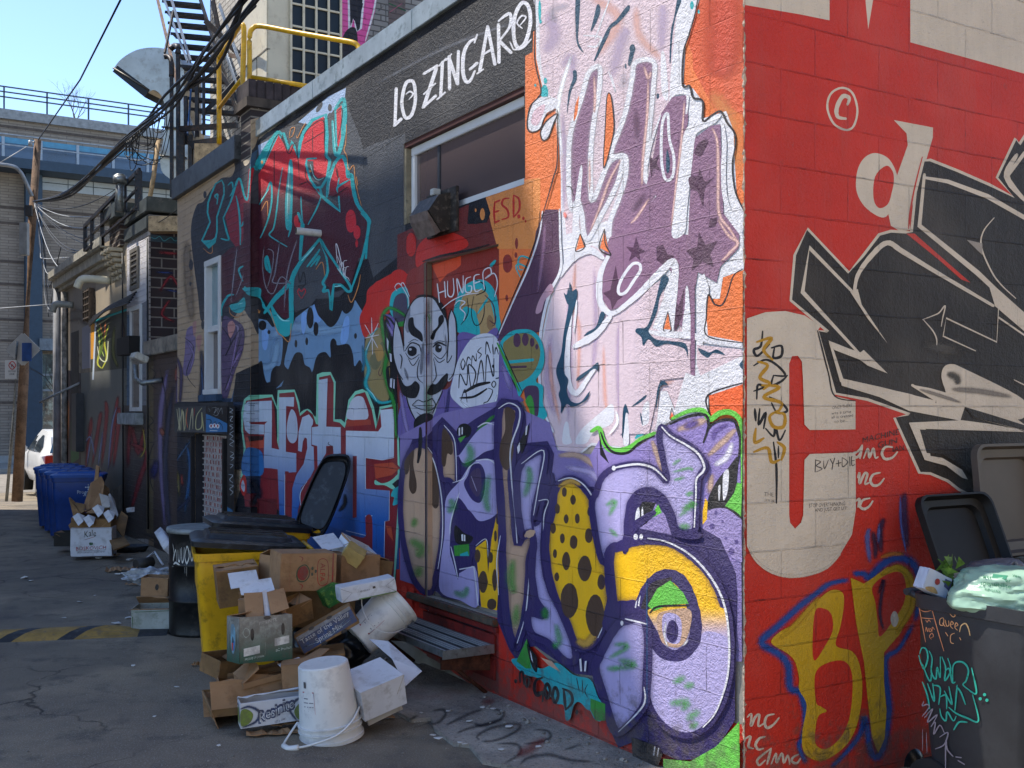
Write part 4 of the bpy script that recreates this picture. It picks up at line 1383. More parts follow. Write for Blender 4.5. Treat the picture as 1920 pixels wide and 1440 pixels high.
# parapet flashing in folded sheet lengths
fl = mat('zinc_sheet', 'b4bec0', .38, .65, .12, 5, .15, 30, dirt='6f7a78')
bm = B()
for a, b in ((-.04, 1.5), (1.506, 3.0), (3.006, 4.75), (4.756, u485+.02)):
    box(bm, (a, -.22, 4.04), (b, .028, 4.185), bev=.004)
box(bm, (-.028, -7, 4.6), (.22, .03, 4.72))
link('parapet_flashing', bm, fl, mainb)
# window
red = mat('window_red', '44221e', .7)
bm = B(); box(bm, (wu0, -.2, wz1-.03), (wu1, -.006, wz1-.001)); link('lintel', bm, red, mainb)
jam = mat('jamb_stone', '857b66', .9, var=.2, scale=9, bmp=.4, dirt='5a5448')
bm = B(); box(bm, (wu1-.03, -.2, wz0), (wu1-.001, -.004, wz1-.035))
link('window_jamb', bm, jam, mainb)
wf = empty('window', (0, 0, 0)); wf.parent = mainb
vin = mat('white_vinyl', 'c2c3c4', .35, var=.05)
bm = B(); a0, a1, z0, z1 = wu0, wu1-.031, wz0, wz1-.032
for lo, hi in (((a0, -.08, z1-.055), (a1, -.038, z1)), ((a0, -.08, z0), (a1, -.038, z0+.05)), ((a1-.05, -.079, z0+.05), (a1, -.039, z1-.055)), ((a0, -.079, z0+.05), (a0+.05, -.039, z1-.055))):
    box(bm, lo, hi, bev=.004)
wfr = link('frame', bm, vin, wf)
glass = MATS.setdefault('dark_glass', None)
m, nt, b = nmat('dark_glass'); b.inputs['Base Color'].default_value = (.075, .055, .055, 1); b.inputs['Roughness'].default_value = .04; b.inputs['Specular IOR Level'].default_value = 1.0
tc = nd(nt, 'ShaderNodeTexCoord').outputs['Object']; nt.links.new(bump(nt, noise(nt, tc, 1.4, 2), .05, .05), b.inputs['Normal'])
nt.links.new(rng(nt, noise(nt, tc, 9, 6), .4, .75, .03, .22), b.inputs['Roughness']); MATS['dark_glass'] = m
bm = B(); box(bm, (a0+.05, -.068, z0+.05), (a1-.05, -.058, z1-.055)); link('pane', bm, m, wfr)
bm = B(); box(bm, ((a0+a1)/2+.35, -.06, z0+.05), ((a0+a1)/2+.38, -.05, z1-.055)); link('mullion', bm, mat('mullion_dark', '2c2f35', .5), wfr)
# blocked doorway, set back
bm = B(); box(bm, (uDR, -.2, ZD0), (u800, DR-.001, ZD1)); link('blocked_door', bm, conc, mainb)
st = mat('worn_steel', '5d5448', .6, .3, .25, 12, .3, dirt='8a4a2a')
bm = B(); box(bm, (uDR-.0, -.04, ZD0-.045), (onN(770, 700).x, .035, ZD0-.004), bev=.006); link('door_sill', bm, st, mainb)
bm = B()
for z in (.10, .24): box(bm, (uDR+.02, .006, z), (u800+.02, .018, z+.115), bev=.002)
box(bm, (uDR-.01, .01, .37), (u800+.06, .024, .40), bev=.002)
link('door_panel_boards', bm, mat('red_board', '7c221c', .6, var=.3, scale=5, bmp=.3, dirt='2a1a1c'), mainb)
# paint
Paint(sidemap, 'side').run(SIDE_BG).done('background_paint', mainb, side_region, SC)
OVER[0] = True
Paint(sidemap, 'side').run(SIDE_RED).done('red_and_teal_lettering', mainb, side_region, SC, 'red and teal graffiti letters fading to maroon')
OVER[0] = False
Paint(sidemap, 'side').run(SIDE_LO).done('restaurant_name_lettering', mainb, side_region, SC, 'white hand painted lettering LO ZINGARO on black')
OVER[0] = True
Paint(sidemap, 'side').run(SIDE_SHOTE).done('blue_block_lettering', mainb, side_region, SC, 'blue and white block graffiti letters edged in red and mint')
OVER[0] = False
Paint(sidemap, 'side').run(SIDE_FACE).done('painted_face_mural', mainb, side_region, SC, 'grey pointed-ear face with moustache and the word HUNGER')
Paint(sidemap, 'side').run(SIDE_MAUVE).done('mauve_and_pink_lettering', mainb, side_region, SC, 'tall mauve, pink and white graffiti letters')
Paint(sidemap, 'side').run(SIDE_PURP).done('purple_and_yellow_lettering', mainb, side_region, SC, 'purple, tan and spotted yellow graffiti letters')
fr = lambda u, z: 'F' if (0 < u < 7 and -.4 < z < 4.6) else 'X'
FC = [('x', 0), ('x', 7), ('y', -.4), ('y', 4.6)]
Paint(frontmap, 'front').run(FRONT).done('red_front_paint', mainb, fr, FC, 'red front with beige letters, a black angular piece and a yellow BP tag')
# rough rendered edge of the corner
rr = random.Random(3)
edge = mat('chipped_render', 'b8a592', .95, var=.35, scale=30, bmp=.8, dirt='8a3a2a')
bm = B(); z = -.1; prev = None
while z < 4.04:
    w1 = .002+.014*rr.random()**4; w2 = .002+.014*rr.random()**4; pr = .001+.006*rr.random()**2
    ring = [(w1, .0012, z), (w1*.3, pr, z), (-pr, pr*.6, z), (-pr, -w2*.4, z), (-.0012, -w2, z)]
    ring = [bm.verts.new(p) for p in ring]
    if prev:
        for k in range(4): bm.faces.new((prev[k], prev[k+1], ring[k+1], ring[k]))
    prev = ring; z += .010+.012*rr.random()
link('chipped_corner_edge', bm, edge, mainb)
# dark metal edge of something fixed high on the front, cut by the frame
# ================= fittings on the side wall =================
# wall pack light
L0 = onN(832, 405); wl = empty('wall_light', MB @ Vector((L0.x, .0, L0.z)), ROT, 'grey box floodlight bolted under the long window', 'wall light')
hs = mat('light_housing', '332f2c', .5, .2, .2, 12, .2, dirt='6a6058')
bm = B(); prism(bm, [(-.13, .02, .12), (-.13, .02, -.10), (-.13, .08, -.12), (-.13, .17, .0), (-.13, .10, .10)], (.26, 0, 0)); link('housing', bm, hs, wl)
bm = B(); prism(bm, [(-.12, .085, -.118), (-.12, .175, .0), (-.12, .165, -.05), (-.12, .115, -.14)], (.24, 0, 0)); link('lens', bm, mat('lamp_lens', '6b5f5a', .2, var=.2, scale=20), wl)
bm = B(); box(bm, (-.02, .03, .12), (.03, .08, .16), bev=.004); link('photocell', bm, mat('photocell', 'a8aaa8', .4), wl)
bm = B(); box(bm, (-.2, .002, -.12), (.19, .022, .15), bev=.003); link('back_plate', bm, hs, wl)
# drain pipe stub
q = onN(602, 438); bm = B(); a = MB @ Vector((q.x, -.02, q.z)); b_ = MB @ Vector((q.x+.03, .19, q.z+.01))
tube(bm, [a, b_], .028, 16, cap=False); tube(bm, [b_, a], .023, 16, mi=1, cap=False)
tube(bm, [b_-(b_-a)*.06, b_-(b_-a)*.061], .0225, 16, mi=1)
tag(link('drain_pipe', bm, [mat('pipe_white', 'b9b6b2', .4, dirt='7a6a60'), mat('pipe_inside', '2a2420', .8)]), 'short white plastic pipe poking out of the red lettering', 'pipe')
# steel grating step
p0 = onN(935, 1240); st0 = empty('grating_step', MB @ Vector((0, 0, 0)), ROT, 'galvanised steel grating step below the blocked door', 'step')
sz = .30; ua, ub = uDR+.02, onN(770, 1170).x-.02
gal = mat('galvanised', '8d9190', .45, .7, .2, 14, .1, dirt='5a4a40')
bm = B()
for r_ in range(13):
    if r_ % 4 == 3: continue
    n_ = .035+r_*.0235
    for k in range(64):
        uu = ua+(ub-ua)*(k+.5+.25*(r_ % 2))/64.5; box(bm, (uu-.0075, n_, sz-.004), (uu+.0075, n_+.007, sz+.0015))
link('grating', bm, mat('galvanised_teeth', 'c2c6c4', .4, .5, .1, 14), st0)
bm = B(); box(bm, (ua, .021, sz-.012), (ub, .334, sz-.005)); link('gap_shade_plate', bm, mat('tread_shadow', '2e3132', .7, .2, .2), st0)  # dark plate stands in for the shade between the grating bars
bm = B(); box(bm, (ua, .335, sz-.032), (ub, .345, sz+.006), bev=.001); box(bm, (ua-.006, .02, sz-.045), (ua, .345, sz+.004)); box(bm, (ub, .02, sz-.045), (ub+.006, .345, sz+.004)); box(bm, (ua, .012, sz-.045), (ub, .02, sz)); link('frame', bm, gal, st0)
rust = mat('rusty_steel', '54301f', .8, .2, .35, 18, .4, dirt='2a1a14')
for s_ in (ua+.04, ub-.12):
    bm = B(); prism(bm, [(s_, .02, sz-.05), (s_, .33, sz-.05), (s_, .33, sz-.11), (s_, .02, sz-.15)], (.012, 0, 0)); tube(bm, [(s_+.03, .25, sz-.1), (s_+.03, .03, .02)], .012, 6)
    link('bracket', bm, rust, st0)
# ================= GROUND =================
def gz(Y): return 0.0 if Y < 18 else -.45*min(1, (Y-18)/8)
m, nt, b = nmat('asphalt'); tc = nd(nt, 'ShaderNodeTexCoord').outputs['Object']
o = mixc(nt, rng(nt, noise(nt, tc, .9, 6, .65), .35, .7, 0, 1), lin('6e6356'), lin('94866f'))
o = mixc(nt, rng(nt, noise(nt, tc, 3.2, 7, .7), .52, .64, 0, .6), o, lin('45413e'))
sp = rng(nt, noise(nt, tc, 120, 3, .7), .56, .66, 0, .75); o = mixc(nt, sp, o, lin('aaa398'))
sp = rng(nt, noise(nt, tc, 48, 4, .8), .60, .68, 0, .5); o = mixc(nt, sp, o, lin('b0a99c'))
o = mixc(nt, rng(nt, noise(nt, tc, .35, 5, .6), .52, .56, 0, .35), o, lin('4a4642'))
sp = rng(nt, noise(nt, tc, 70, 3, .7), .28, .38, .55, 0); o = mixc(nt, sp, o, lin('1f1d1c'))
vo = nd(nt, 'ShaderNodeTexVoronoi', feature='DISTANCE_TO_EDGE'); vo.inputs['Scale'].default_value = .8
wv = nd(nt, 'ShaderNodeVectorMath', operation='MULTIPLY_ADD'); n3 = nd(nt, 'ShaderNodeTexNoise'); n3.inputs['Scale'].default_value = 2.5; n3.inputs['Detail'].default_value = 6
nt.links.new(tc, n3.inputs['Vector']); nt.links.new(n3.outputs[1], wv.inputs[0]); wv.inputs[1].default_value = (.5, .5, 0); nt.links.new(tc, wv.inputs[2]); nt.links.new(wv.outputs[0], vo.inputs['Vector'])
ck = math_(nt, 'MULTIPLY', rng(nt, vo.outputs[0], 0, .012, 1, 0), rng(nt, noise(nt, tc, .6, 2), .5, .6, 0, .8))
o = mixc(nt, ck, o, lin('1c1a19'))
nt.links.new(o, b.inputs['Base Color']); b.inputs['Roughness'].default_value = .85; b.inputs['Specular IOR Level'].default_value = .25
h = math_(nt, 'ADD', noise(nt, tc, 90, 4, .7), math_(nt, 'MULTIPLY', noise(nt, tc, 6, 4), 1.5))
nt.links.new(bump(nt, math_(nt, 'SUBTRACT', h, ck), .6, .012), b.inputs['Normal'])
bm = B(); ys = [-14, -6, 0, 4, 8, 12, 16, 18, 20, 22, 24, 26, 28, 40, 80, 300]
for i in range(len(ys)-1):
    a_, c_ = ys[i], ys[i+1]; w = 60 if c_ <= 80 else 300
    quad(bm, [(-w, a_, gz(a_)), (w, a_, gz(a_)), (w, c_, gz(c_)), (-w, c_, gz(c_))])
bmesh.ops.remove_doubles(bm, verts=bm.verts, dist=1e-4)
tag(link('alley_ground', bm, m), kind='structure')
# street beyond the alley, kerb and pavement in front of the far building
AX = Vector((-.519, .8545, 0)); PX = Vector((.8545, .519, 0))
def al(s, t, z): return Vector((-19.67, 42, 0))+PX*s+AX*t+Vector((0, 0, z))
stm = mat('street_asphalt', '857d72', .9, var=.15, scale=3, bmp=.4)
bm = B(); quad(bm, [al(-40, -15.5, -.446), al(60, -15.5, -.446), al(60, -5, -.446), al(-40, -5, -.446)]); tag(link('street', bm, stm), kind='structure')
pv = mat('pavement_concrete', '9a958c', .9, var=.1, scale=2, bmp=.3)
bm = B(); box(bm, (-40, -5, -.6), (60, .2, -.32), M=Matrix.Translation((-19.67, 42, 0)) @ Matrix.Rotation(math.atan2(PX.y, PX.x), 4, 'Z')); tag(link('pavement', bm, pv), kind='structure')
# concrete strip along the wall with sprayed marks
apm, nt, b = nmat('apron_concrete'); tc = nd(nt, 'ShaderNodeTexCoord').outputs['Object']
o = mixc(nt, rng(nt, noise(nt, tc, 3, 8, .7), .35, .65, 0, 1), lin('7a736a'), lin('b0a698'))
o = mixc(nt, rng(nt, noise(nt, tc, 60, 4, .7), .55, .7, 0, .7), o, lin('3a3632'))
o = mixc(nt, rng(nt, noise(nt, tc, 45, 3, .7), .64, .72, 0, .7), o, lin('cfc8bd'))
o = mixc(nt, rng(nt, noise(nt, tc, 1.1, 3), .62, .72, 0, .35), o, lin('8a4038'))
nt.links.new(o, b.inputs['Base Color']); b.inputs['Roughness'].default_value = .95
nt.links.new(bump(nt, math_(nt, 'ADD', noise(nt, tc, 14, 8, .75), noise(nt, tc, 70, 3)), .9, .02), b.inputs['Normal'])
bm = B(); pts = [(700, 1338), (735, 1262), (800, 1240), (935, 1290), (1262, 1440), (1420, 1520), (1560, 1700), (1200, 1700), (1020, 1478), (980, 1440), (940, 1432), (905, 1425), (880, 1395), (850, 1392), (815, 1365), (808, 1345), (770, 1348), (740, 1330)]
prism(bm, [G(x, y, .02) for x, y in pts], (0, 0, -.08)); ap = tag(link('concrete_strip', bm, apm), kind='structure')
gmap = lambda x, y: (lambda p: (p.x, p.y))(G(x, y, .022))
APR = '''
@ 680 1100 4
J 222226 19 330 1010 420 960
J 222226 22 470 1030 560 1020 620 960 600 920 520 930
J 222226 22 620 1040 720 990 830 940 900 920
J 222226 22 700 1100 800 1060 1000 1010 1060 960 1040 930 980 920
J 222226 22 830 1020 900 1040 1050 990
J 222226 22 880 1150 860 1120 960 1060 1120 1030 1180 1040 1140 1090 1000 1150 880 1160
J 222226 22 1280 1070 1380 1080 1410 1120 1350 1160 1200 1180
J 222226 22 1050 1330 1180 1250 1150 1180 1000 1180
J 222226 25 1180 1330 1250 1280 1400 1260 1560 1300 1720 1310
J 222226 19 1500 1230 1640 1180
J 8a3028 60 1380 1130 1250 1220 1150 1260
J 8a3028 40 880 870 1000 850
'''
PLACE['G'] = (lambda c: Vector((c.x, c.y, .021+c.z)), 'plain')
Paint(gmap, 'ground').run(APR).done('sprayed_marks', ap, lambda x, y: 'G', [])
ap.children[0]['kind'] = 'structure'
# ================= BRICK BUILDING NEXT DOOR =================
brk, nt, b = nmat('tan_brick_wall'); 
tc = nd(nt, 'ShaderNodeTexCoord').outputs['Object']
def brick_mat(name, c1, c2, cm, bw=.2, rh=.068, ax='xz', ms=.008, rough=.9, off=0, stain=.5):
    if name in MATS: return MATS[name]
    m, nt, b = nmat(name); tc = nd(nt, 'ShaderNodeTexCoord').outputs['Object']
    s = nd(nt, 'ShaderNodeSeparateXYZ'); nt.links.new(tc, s.inputs[0]); c = nd(nt, 'ShaderNodeCombineXYZ')
    nt.links.new(s.outputs['XYZ'.index(ax[0].upper())], c.inputs[0]); nt.links.new(s.outputs['XYZ'.index(ax[1].upper())], c.inputs[1])
    t = nd(nt, 'ShaderNodeTexBrick'); nt.links.new(c.outputs[0], t.inputs[0]); t.inputs['Scale'].default_value = 1
    t.inputs['Brick Width'].default_value = bw; t.inputs['Row Height'].default_value = rh; t.inputs['Mortar Size'].default_value = ms; t.inputs['Mortar Smooth'].default_value = .3
    t.inputs['Color1'].default_value = lin(c1); t.inputs['Color2'].default_value = lin(c2); t.inputs['Mortar'].default_value = lin(cm)
    f = rng(nt, noise(nt, tc, 1.8, 8, .7), .4, .7, 0, stain); o = mixc(nt, f, t.outputs[0], tuple(q*.45 for q in lin(c1)[:3])+(1,))
    nt.links.new(o, b.inputs['Base Color']); b.inputs['Roughness'].default_value = rough
    h = math_(nt, 'SUBTRACT', math_(nt, 'MULTIPLY', noise(nt, tc, 60, 4), .4), t.outputs['Fac'])
    nt.links.new(bump(nt, h, .7, .01), b.inputs['Normal']); MATS[name] = m; return m
uB1 = 8.66
b2 = empty('brick_building', C0, ROT, 'tan brick building with a tall narrow window and roller shutter beside the block wall', 'building')
tanb = brick_mat('tan_brick', 'a88c6c', '8f7355', '4f443a')
bm = B(); wu = (onN(415, 600, PB).x, onN(386, 600, PB).x); wz = (1.78, 3.10); su = (onN(425, 900, PB).x, onN(366, 900, PB).x); sz_ = (-.2, 1.39)
us = [u485, wu[0], su[0], wu[1], su[1], uB1]; us = sorted(us)
wall_grid(bm, us, [-.3, 1.39, wz[0], wz[1], 3.9], [(wu[0], wu[1], wz[0], wz[1]), (su[0], su[1], -.3, 1.39)], PB, .22)
box(bm, (uB1-.22, -4, -.3), (uB1, PB-.22, 3.9)); box(bm, (u485, -4, 3.86), (uB1-.22, PB-.22, 3.9))
link('wall', bm, tanb, b2)
dkb = brick_mat('dark_brick', '3a2e2c', '2a2223', '80776c', ax='yz')  # dark tone carries the shade of the face turned from the sun
dkx = brick_mat('sunlit_brick_x', '8a8078', '6f6660', '45403c', ax='xz')  # paler copy of the same brick, toned as its sunlit face
uP = u485
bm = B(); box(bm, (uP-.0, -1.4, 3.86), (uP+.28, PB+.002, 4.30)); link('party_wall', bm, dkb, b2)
bm = B(); box(bm, (uP-.04, -1.45, 4.30), (uP+.34, PB+.05, 4.38)); link('party_wall_cap', bm, mat('soot_stone', '4a4038', .9, var=.3, scale=8), b2)
bm = B(); box(bm, (uP-.022, -1.4, 4.382), (uP+.31, PB+.022, 4.532))
for k in range(18):
    y1 = PB+.03-k*.078; box(bm, (uP-.03, y1-.066, 4.382), (uP+.32, y1, 4.54), bev=.003)
link('soldier_course', bm, mat('soldier_brick', '3a3234', .9, var=.3, scale=12), b2)
fl2 = mat('dark_flashing', '56595b', .45, .4, .2, 5, .1, dirt='23262a')
bm = B(); box(bm, (uP+.32, PB-.24, 3.90), (uB1+.05, PB+.05, 4.12), bev=.006); link('roof_flashing', bm, fl2, b2)
def side2(u, z):
    if u < u485: return 'X'
    if u > uB1 or z > 3.9 and u > u470+.01: return 'X'
    if wu[0] < u < wu[1] and wz[0] < z < wz[1] or su[0] < u < su[1] and z < 1.39: return 'X'
    if z > 4.28: return 'X'
    return 'S' if u < u470 else 'B'
# trace positions shift a little because this wall stands 7 cm proud
def n2(x, y): return onN(x, y, PB)
SC2 = [('x', u485), ('x', u470), ('x', wu[0]*1.0), ('x', wu[1]), ('y', wz[0]), ('y', wz[1]), ('x', su[0]), ('x', su[1]), ('y', 1.39), ('y', 3.9), ('y', 4.6), ('x', uB1)]
def fixw(v):      # where a vertex of the proud wall falls on the traced plane
    d = Vector((v[0], PB, v[1]))-CL; t = -CL.y/d.y; p = CL+d*t; return p.x, p.z
# cut lines expressed on the traced plane
wuT = (fixw((wu[0], 2.4))[0], fixw((wu[1], 2.4))[0]); suT = (fixw((su[0], 1))[0], fixw((su[1], 1))[0]); uBT = fixw((uB1, 2))[0]
def side2(u, z):
    if u < u485 or u > uBT: return 'X'
    d = Vector((u, 0, z))-CL; t = (PB-CL.y)/d.y; p = CL+d*t
    if u > u470 and (p.z > 3.9 or p.z < -.05): return 'X'
    if z > 4.28: return 'X'
    if wuT[0] < u < wuT[1] and wz[0] < p.z < wz[1]: return 'X'
    if suT[0] < u < suT[1] and p.z < 1.39: return 'X'
    return 'S' if u < u470 else 'B'
zc = [fixw((7.5, q))[1] for q in (wz[0], wz[1], 1.39, 3.9)]
SC2 = [('x', u485), ('x', u470), ('x', wuT[0]), ('x', wuT[1]), ('x', suT[0]), ('x', suT[1]), ('x', uBT)]+[('y', q) for q in zc]+[('y', 4.28), ('y', -.05)]
Paint(sidemap, 'side2').run(BLD2).done('painted_brickwork', b2, side2, SC2, 'teal and maroon graffiti and purple figures on tan brick')
LEV['side2'] = []
# tall window
win = empty('window', (0, 0, 0)); win.parent = b2
bm = B()
zm = 2.42
for lo, hi in (((wu[0], PB-.1, wz[1]-.06), (wu[1], PB+.02, wz[1])), ((wu[0], PB-.1, wz[0]), (wu[1], PB+.035, wz[0]+.05)), ((wu[1]-.06, PB-.099, wz[0]+.05), (wu[1], PB+.018, wz[1]-.06)), ((wu[0], PB-.099, wz[0]+.05), (wu[0]+.06, PB+.018, wz[1]-.06)), ((wu[0]+.06, PB-.09, zm-.03), (wu[1]-.06, PB+.0, zm+.03))): box(bm, lo, hi, bev=.004)
wfr2 = link('frame', bm, vin, win)
bm = B(); box(bm, (wu[0]+.06, PB-.07, wz[0]+.05), (wu[1]-.06, PB-.06, zm-.03)); link('pane', bm, MATS['dark_glass'], wfr2)
gl2 = mat('pale_glass', '6f8c94', .08, var=.2, scale=2, spec=1)
bm = B(); box(bm, (wu[0]+.06, PB-.055, zm+.03), (wu[1]-.06, PB-.045, wz[1]-.06)); link('pane', bm, gl2, wfr2)
bm = B(); box(bm, (wu[0]-.05, PB, wz[0]-.07), (wu[1]+.08, PB+.06, wz[0]-.003), bev=.006); link('window_sill', bm, mat('blue_sill', '2c4560', .7, var=.3), b2)
# roller shutter
sh = mat('shutter_paint', 'b3aca8', .6, var=.2, scale=14, dirt='8a2c24')
bm = B(); z = -.0; k = 0
while z < 1.36:
    box(bm, (su[0]+.02, PB-.1, z), (su[1]-.02, PB-.085, z+.045)); box(bm, (su[0]+.02, PB-.095, z+.045), (su[1]-.02, PB-.07, z+.058)); z += .06
shu = link('roller_shutter', bm, sh, b2)
rng_ = random.Random(5); bm = B(); z = .42
while z < 1.36:
    u = su[0]+.04
    while u < su[1]-.05:
        w = rng_.choice((.03, .05, .09, .14))
        box(bm, (u, PB-.0855, z+.006), (u+w*.25, PB-.0835, z+.045)); u += w
    z += .06
rd = mat('shutter_red', '8e2a24', .6, var=.2)
link('red_marks', bm, rd, shu)['kind'] = 'stuff'
bm = B(); box(bm, (su[0]+.02, PB-.0835, .0), (su[1]-.02, PB-.0825, .40)); link('dark_slats', bm, mat('shutter_dark', '3a1f22', .6, var=.4, scale=10, dirt='4a5a3a'), shu)
bm = B(); box(bm, (su[1]-.018, PB-.2, -.05), (su[1]-.002, PB-.002, 1.385)); link('shutter_reveal', bm, mat('reveal_dark', '26252a', .7, var=.3), shu)
bm = B(); box(bm, (su[0]-.06, PB, -.05), (su[0]-.012, PB+.05, 1.36)); box(bm, (su[1]+.002, PB, -.05), (su[1]+.04, PB+.04, 1.36)); link('shutter_guide', bm, mat('black_paint', '17181c', .5), shu)
# two painted panels over the shutter
Sg = Paint(sidemap, 'sgn', .0004)
PLACE['SG'] = (toN(PB+.062), 'plain')
Sg.run('''
@ 320 730 5.14
F 3a3c40 40 170 340 160 340 415 40 415
F 2b6c9e 340 160 545 160 545 410 340 415
F 16171b 340 160 545 160 545 330 470 290 340 235
L b9b08c 8 60 190 90 400 80 180
L a8a070 8 100 390 110 190 135 390 150 190
L b9b08c 9 70 400 120 210 130 400
L c8603c 6 165 180 150 280 165 370
L b9b08c 8 180 390 210 180 215 380
L b0a878 10 300 180 250 260 245 380 300 360 300 220 320 400
L 8890a0 5 90 180 95 300
L b0241e 4 230 180 225 260
G 8a8a88 5 360 180 380 200 370 220
L a8a8a8 3 400 180 440 175 420 230 460 180 450 230
L a8a8a8 3 410 240 450 250 490 180 500 240
L 101014 7 345 290 390 300 380 360
L 101014 6 400 370 430 310 450 360 470 320 500 360 500 390
E d8dade 392 355 19 22 424 350 17 22 456 355 17 22
E a81e20 392 353 8 14 424 349 7 14 456 353 7 14
l d8dade 5 380 397 450 400
''')
Sg.bm.verts.ensure_lookup_table()
bm = B(); box(bm, (onN(426, 790, PB+.06).x, PB+.001, 1.40), (onN(327, 790, PB+.06).x, PB+.059, 1.70)); sgp = link('sign_panel', bm, mat('panel_grey', '2c2e33', .6), b2)
Sg.done('painted_sign_lettering', sgp, lambda u, z: 'SG', [])
# vertical white scrawl on the black post right of the shutter
Sv = Paint(sidemap, 'vt', .0004).run('''
@ 320 730 5.14
F 101115 545 165 620 165 610 1280 545 1280
L b8bcc0 5 570 180 600 200 570 220 600 230
L b8bcc0 5 565 270 600 260 575 300 600 310
L b8bcc0 5 600 340 570 350 600 370 575 390
L b8bcc0 5 610 400 570 430 600 450 570 480
L b8bcc0 5 570 480 610 500 570 530 600 550
L b8bcc0 5 575 600 610 620 575 650 610 660 580 690
L b8bcc0 5 570 720 600 730 575 760
L b8bcc0 5 560 820 600 830 570 870 600 900
L b8bcc0 5 570 920 605 930 570 960 600 990 575 1020
F 2a6288 545 1130 590 1160 640 1240 620 1280 570 1280 550 1220
''')
PLACE['VT'] = (toN(PB+.052), 'plain')
Sv.done('vertical_scrawl', shu, lambda u, z: 'VT', [])
# ================= STUCCO BUILDING FURTHER ALONG =================
b3 = empty('stucco_building', C0, ROT, 'far end stucco and white brick building with gutter and flame-like red graffiti', 'building')
u3a, u3b = 10.28, 16.5
stc = mat('old_stucco', '978a76', .95, var=.25, scale=3, bmp=.6, dirt='4f463c')
wb = brick_mat('white_brick', 'b9b2ae', '9c9490', '5a5450')
bm = B(); box(bm, (11.6, -5, -.5), (u3b, 0, 3.86)); link('stucco_wall', bm, stc, b3)
bm = B(); box(bm, (u3a, -5, -.3), (11.6, .0, 4.0)); link('brick_end_wall', bm, [wb], b3)
bm = B(); box(bm, (u3a-.012, -3, 2.3), (u3a-.002, -.02, 3.8)); link('shaded_end_brickwork', bm, brick_mat('shaded_end_brick', '352a2c', '241d22', '77706a', bw=.3, rh=.12, ax='yz', ms=.01), b3)  # near-black brick puts the shade of this end face into the colour
pe = Paint(lambda x, y: (lambda p: (-p.y, p.z))(onU(x, y, u3a-.012)), 'end3')
PLACE['E3'] = (lambda c: Vector((u3a-.0125-c.z, -c.x, c.y)), 'plain')
pe.run('''
@ 120 360 4.8
G 7a2630 26 840 540 1060 560
G 7a2630 26 860 900 960 760 1040 880
G 2a3a6a 16 820 720 1000 730
G 7a2630 24 960 960 880 1100 1000 1170
G 2a3a6a 14 900 880 1060 900
F 1f3a48 750 380 1072 410 1072 470 740 440
L 3a8a9a 6 770 400 820 420 860 400 900 440 960 410 1000 440 1060 420
''').done('dim_red_scrawl', b3, lambda u, z: 'E3' if 0.02 < u < 3 else 'X', [('x', .02), ('x', 3)])
bm = B()
for u_, n_, z_, s_ in ((u3a-.02, -2.6, 3.82, .2), (u3a-.02, -2.6, 4.03, .22)): box(bm, (u_-.05, n_, z_), (11.5, .04, z_+s_-.04), bev=.01)
link('roof_edge', bm, mat('grey_metal_cap', '4c5250', .5, .4, .2, 5, dirt='6a6a66'), b3)
bm = B(); box(bm, (11.62, -.6, 3.80), (12.3, .06, 4.15)); box(bm, (11.62, -.6, 4.151), (12.25, .03, 4.16)); link('chimney', bm, brick_mat('chimney_brick', '4a3a34', '3a2e2a', '8f8578', ax='xz'), b3)
bm = B(); box(bm, (11.55, -.66, 4.16), (12.4, .14, 4.36), bev=.01); link('chimney_cap', bm, MATS['grey_metal_cap'], b3)
crm = mat('cornice_plaster', 'bdb097', .9, var=.25, scale=8, bmp=.4)
bm = B()
for k in range(6):
    q = .04+.03*(5-k); z = 3.78-k*.07-.25*(k > 2)*.0
    for j in range(3): box(bm, (11.7+j*.22, 0, z-.05), (11.82+j*.22, q, z), bev=.01)
link('corbels', bm, crm, b3)
bm = B(); g0, g1 = 12.2, u3b+.15
for (n0, n1, z0, z1) in ((.0, .20, 3.84, 3.86), (.18, .21, 3.86, 3.98), (.0, .14, 3.70, 3.84), (.0, .08, 3.64, 3.70)): box(bm, (g0, n0, z0), (g1, n1, z1), bev=.006)
link('gutter', bm, mat('gutter_paint', 'b0aa9a', .6, .1, .2, 6, dirt='6f685c'), b3)
def side3(u, z):
    if u < 8.66 or u > u3b or z > 4.0 or z < -.05: return 'X'
    if 8.66 < u < 10.28: return 'X' if z > 2.3 else 'NB'
    return 'NB' if u < 11.6 else 'N0'
Paint(sidemap, 'side3').run(BLD3).done('painted_panels', b3, side3, [('x', 8.66), ('x', 10.28), ('x', 11.6), ('x', u3b), ('y', 2.3), ('y', 4.0), ('y', -.05)], 'bright scribbled panel above grey wall with red flame shapes')  # white brick strip painted pale above, grey below, where the sunlight ends
bm = B(); box(bm, (8.66, -3, -.3), (10.28, -.001, 2.3)); link('low_wall', bm, tanb, b3)
bm = B(); box(bm, (8.64, -.4, 2.28), (10.30, .06, 2.46), bev=.01); link('low_wall_capping', bm, mat('capping', '8a7f72', .7, var=.3, scale=6, dirt='3d4a4a'), b3)
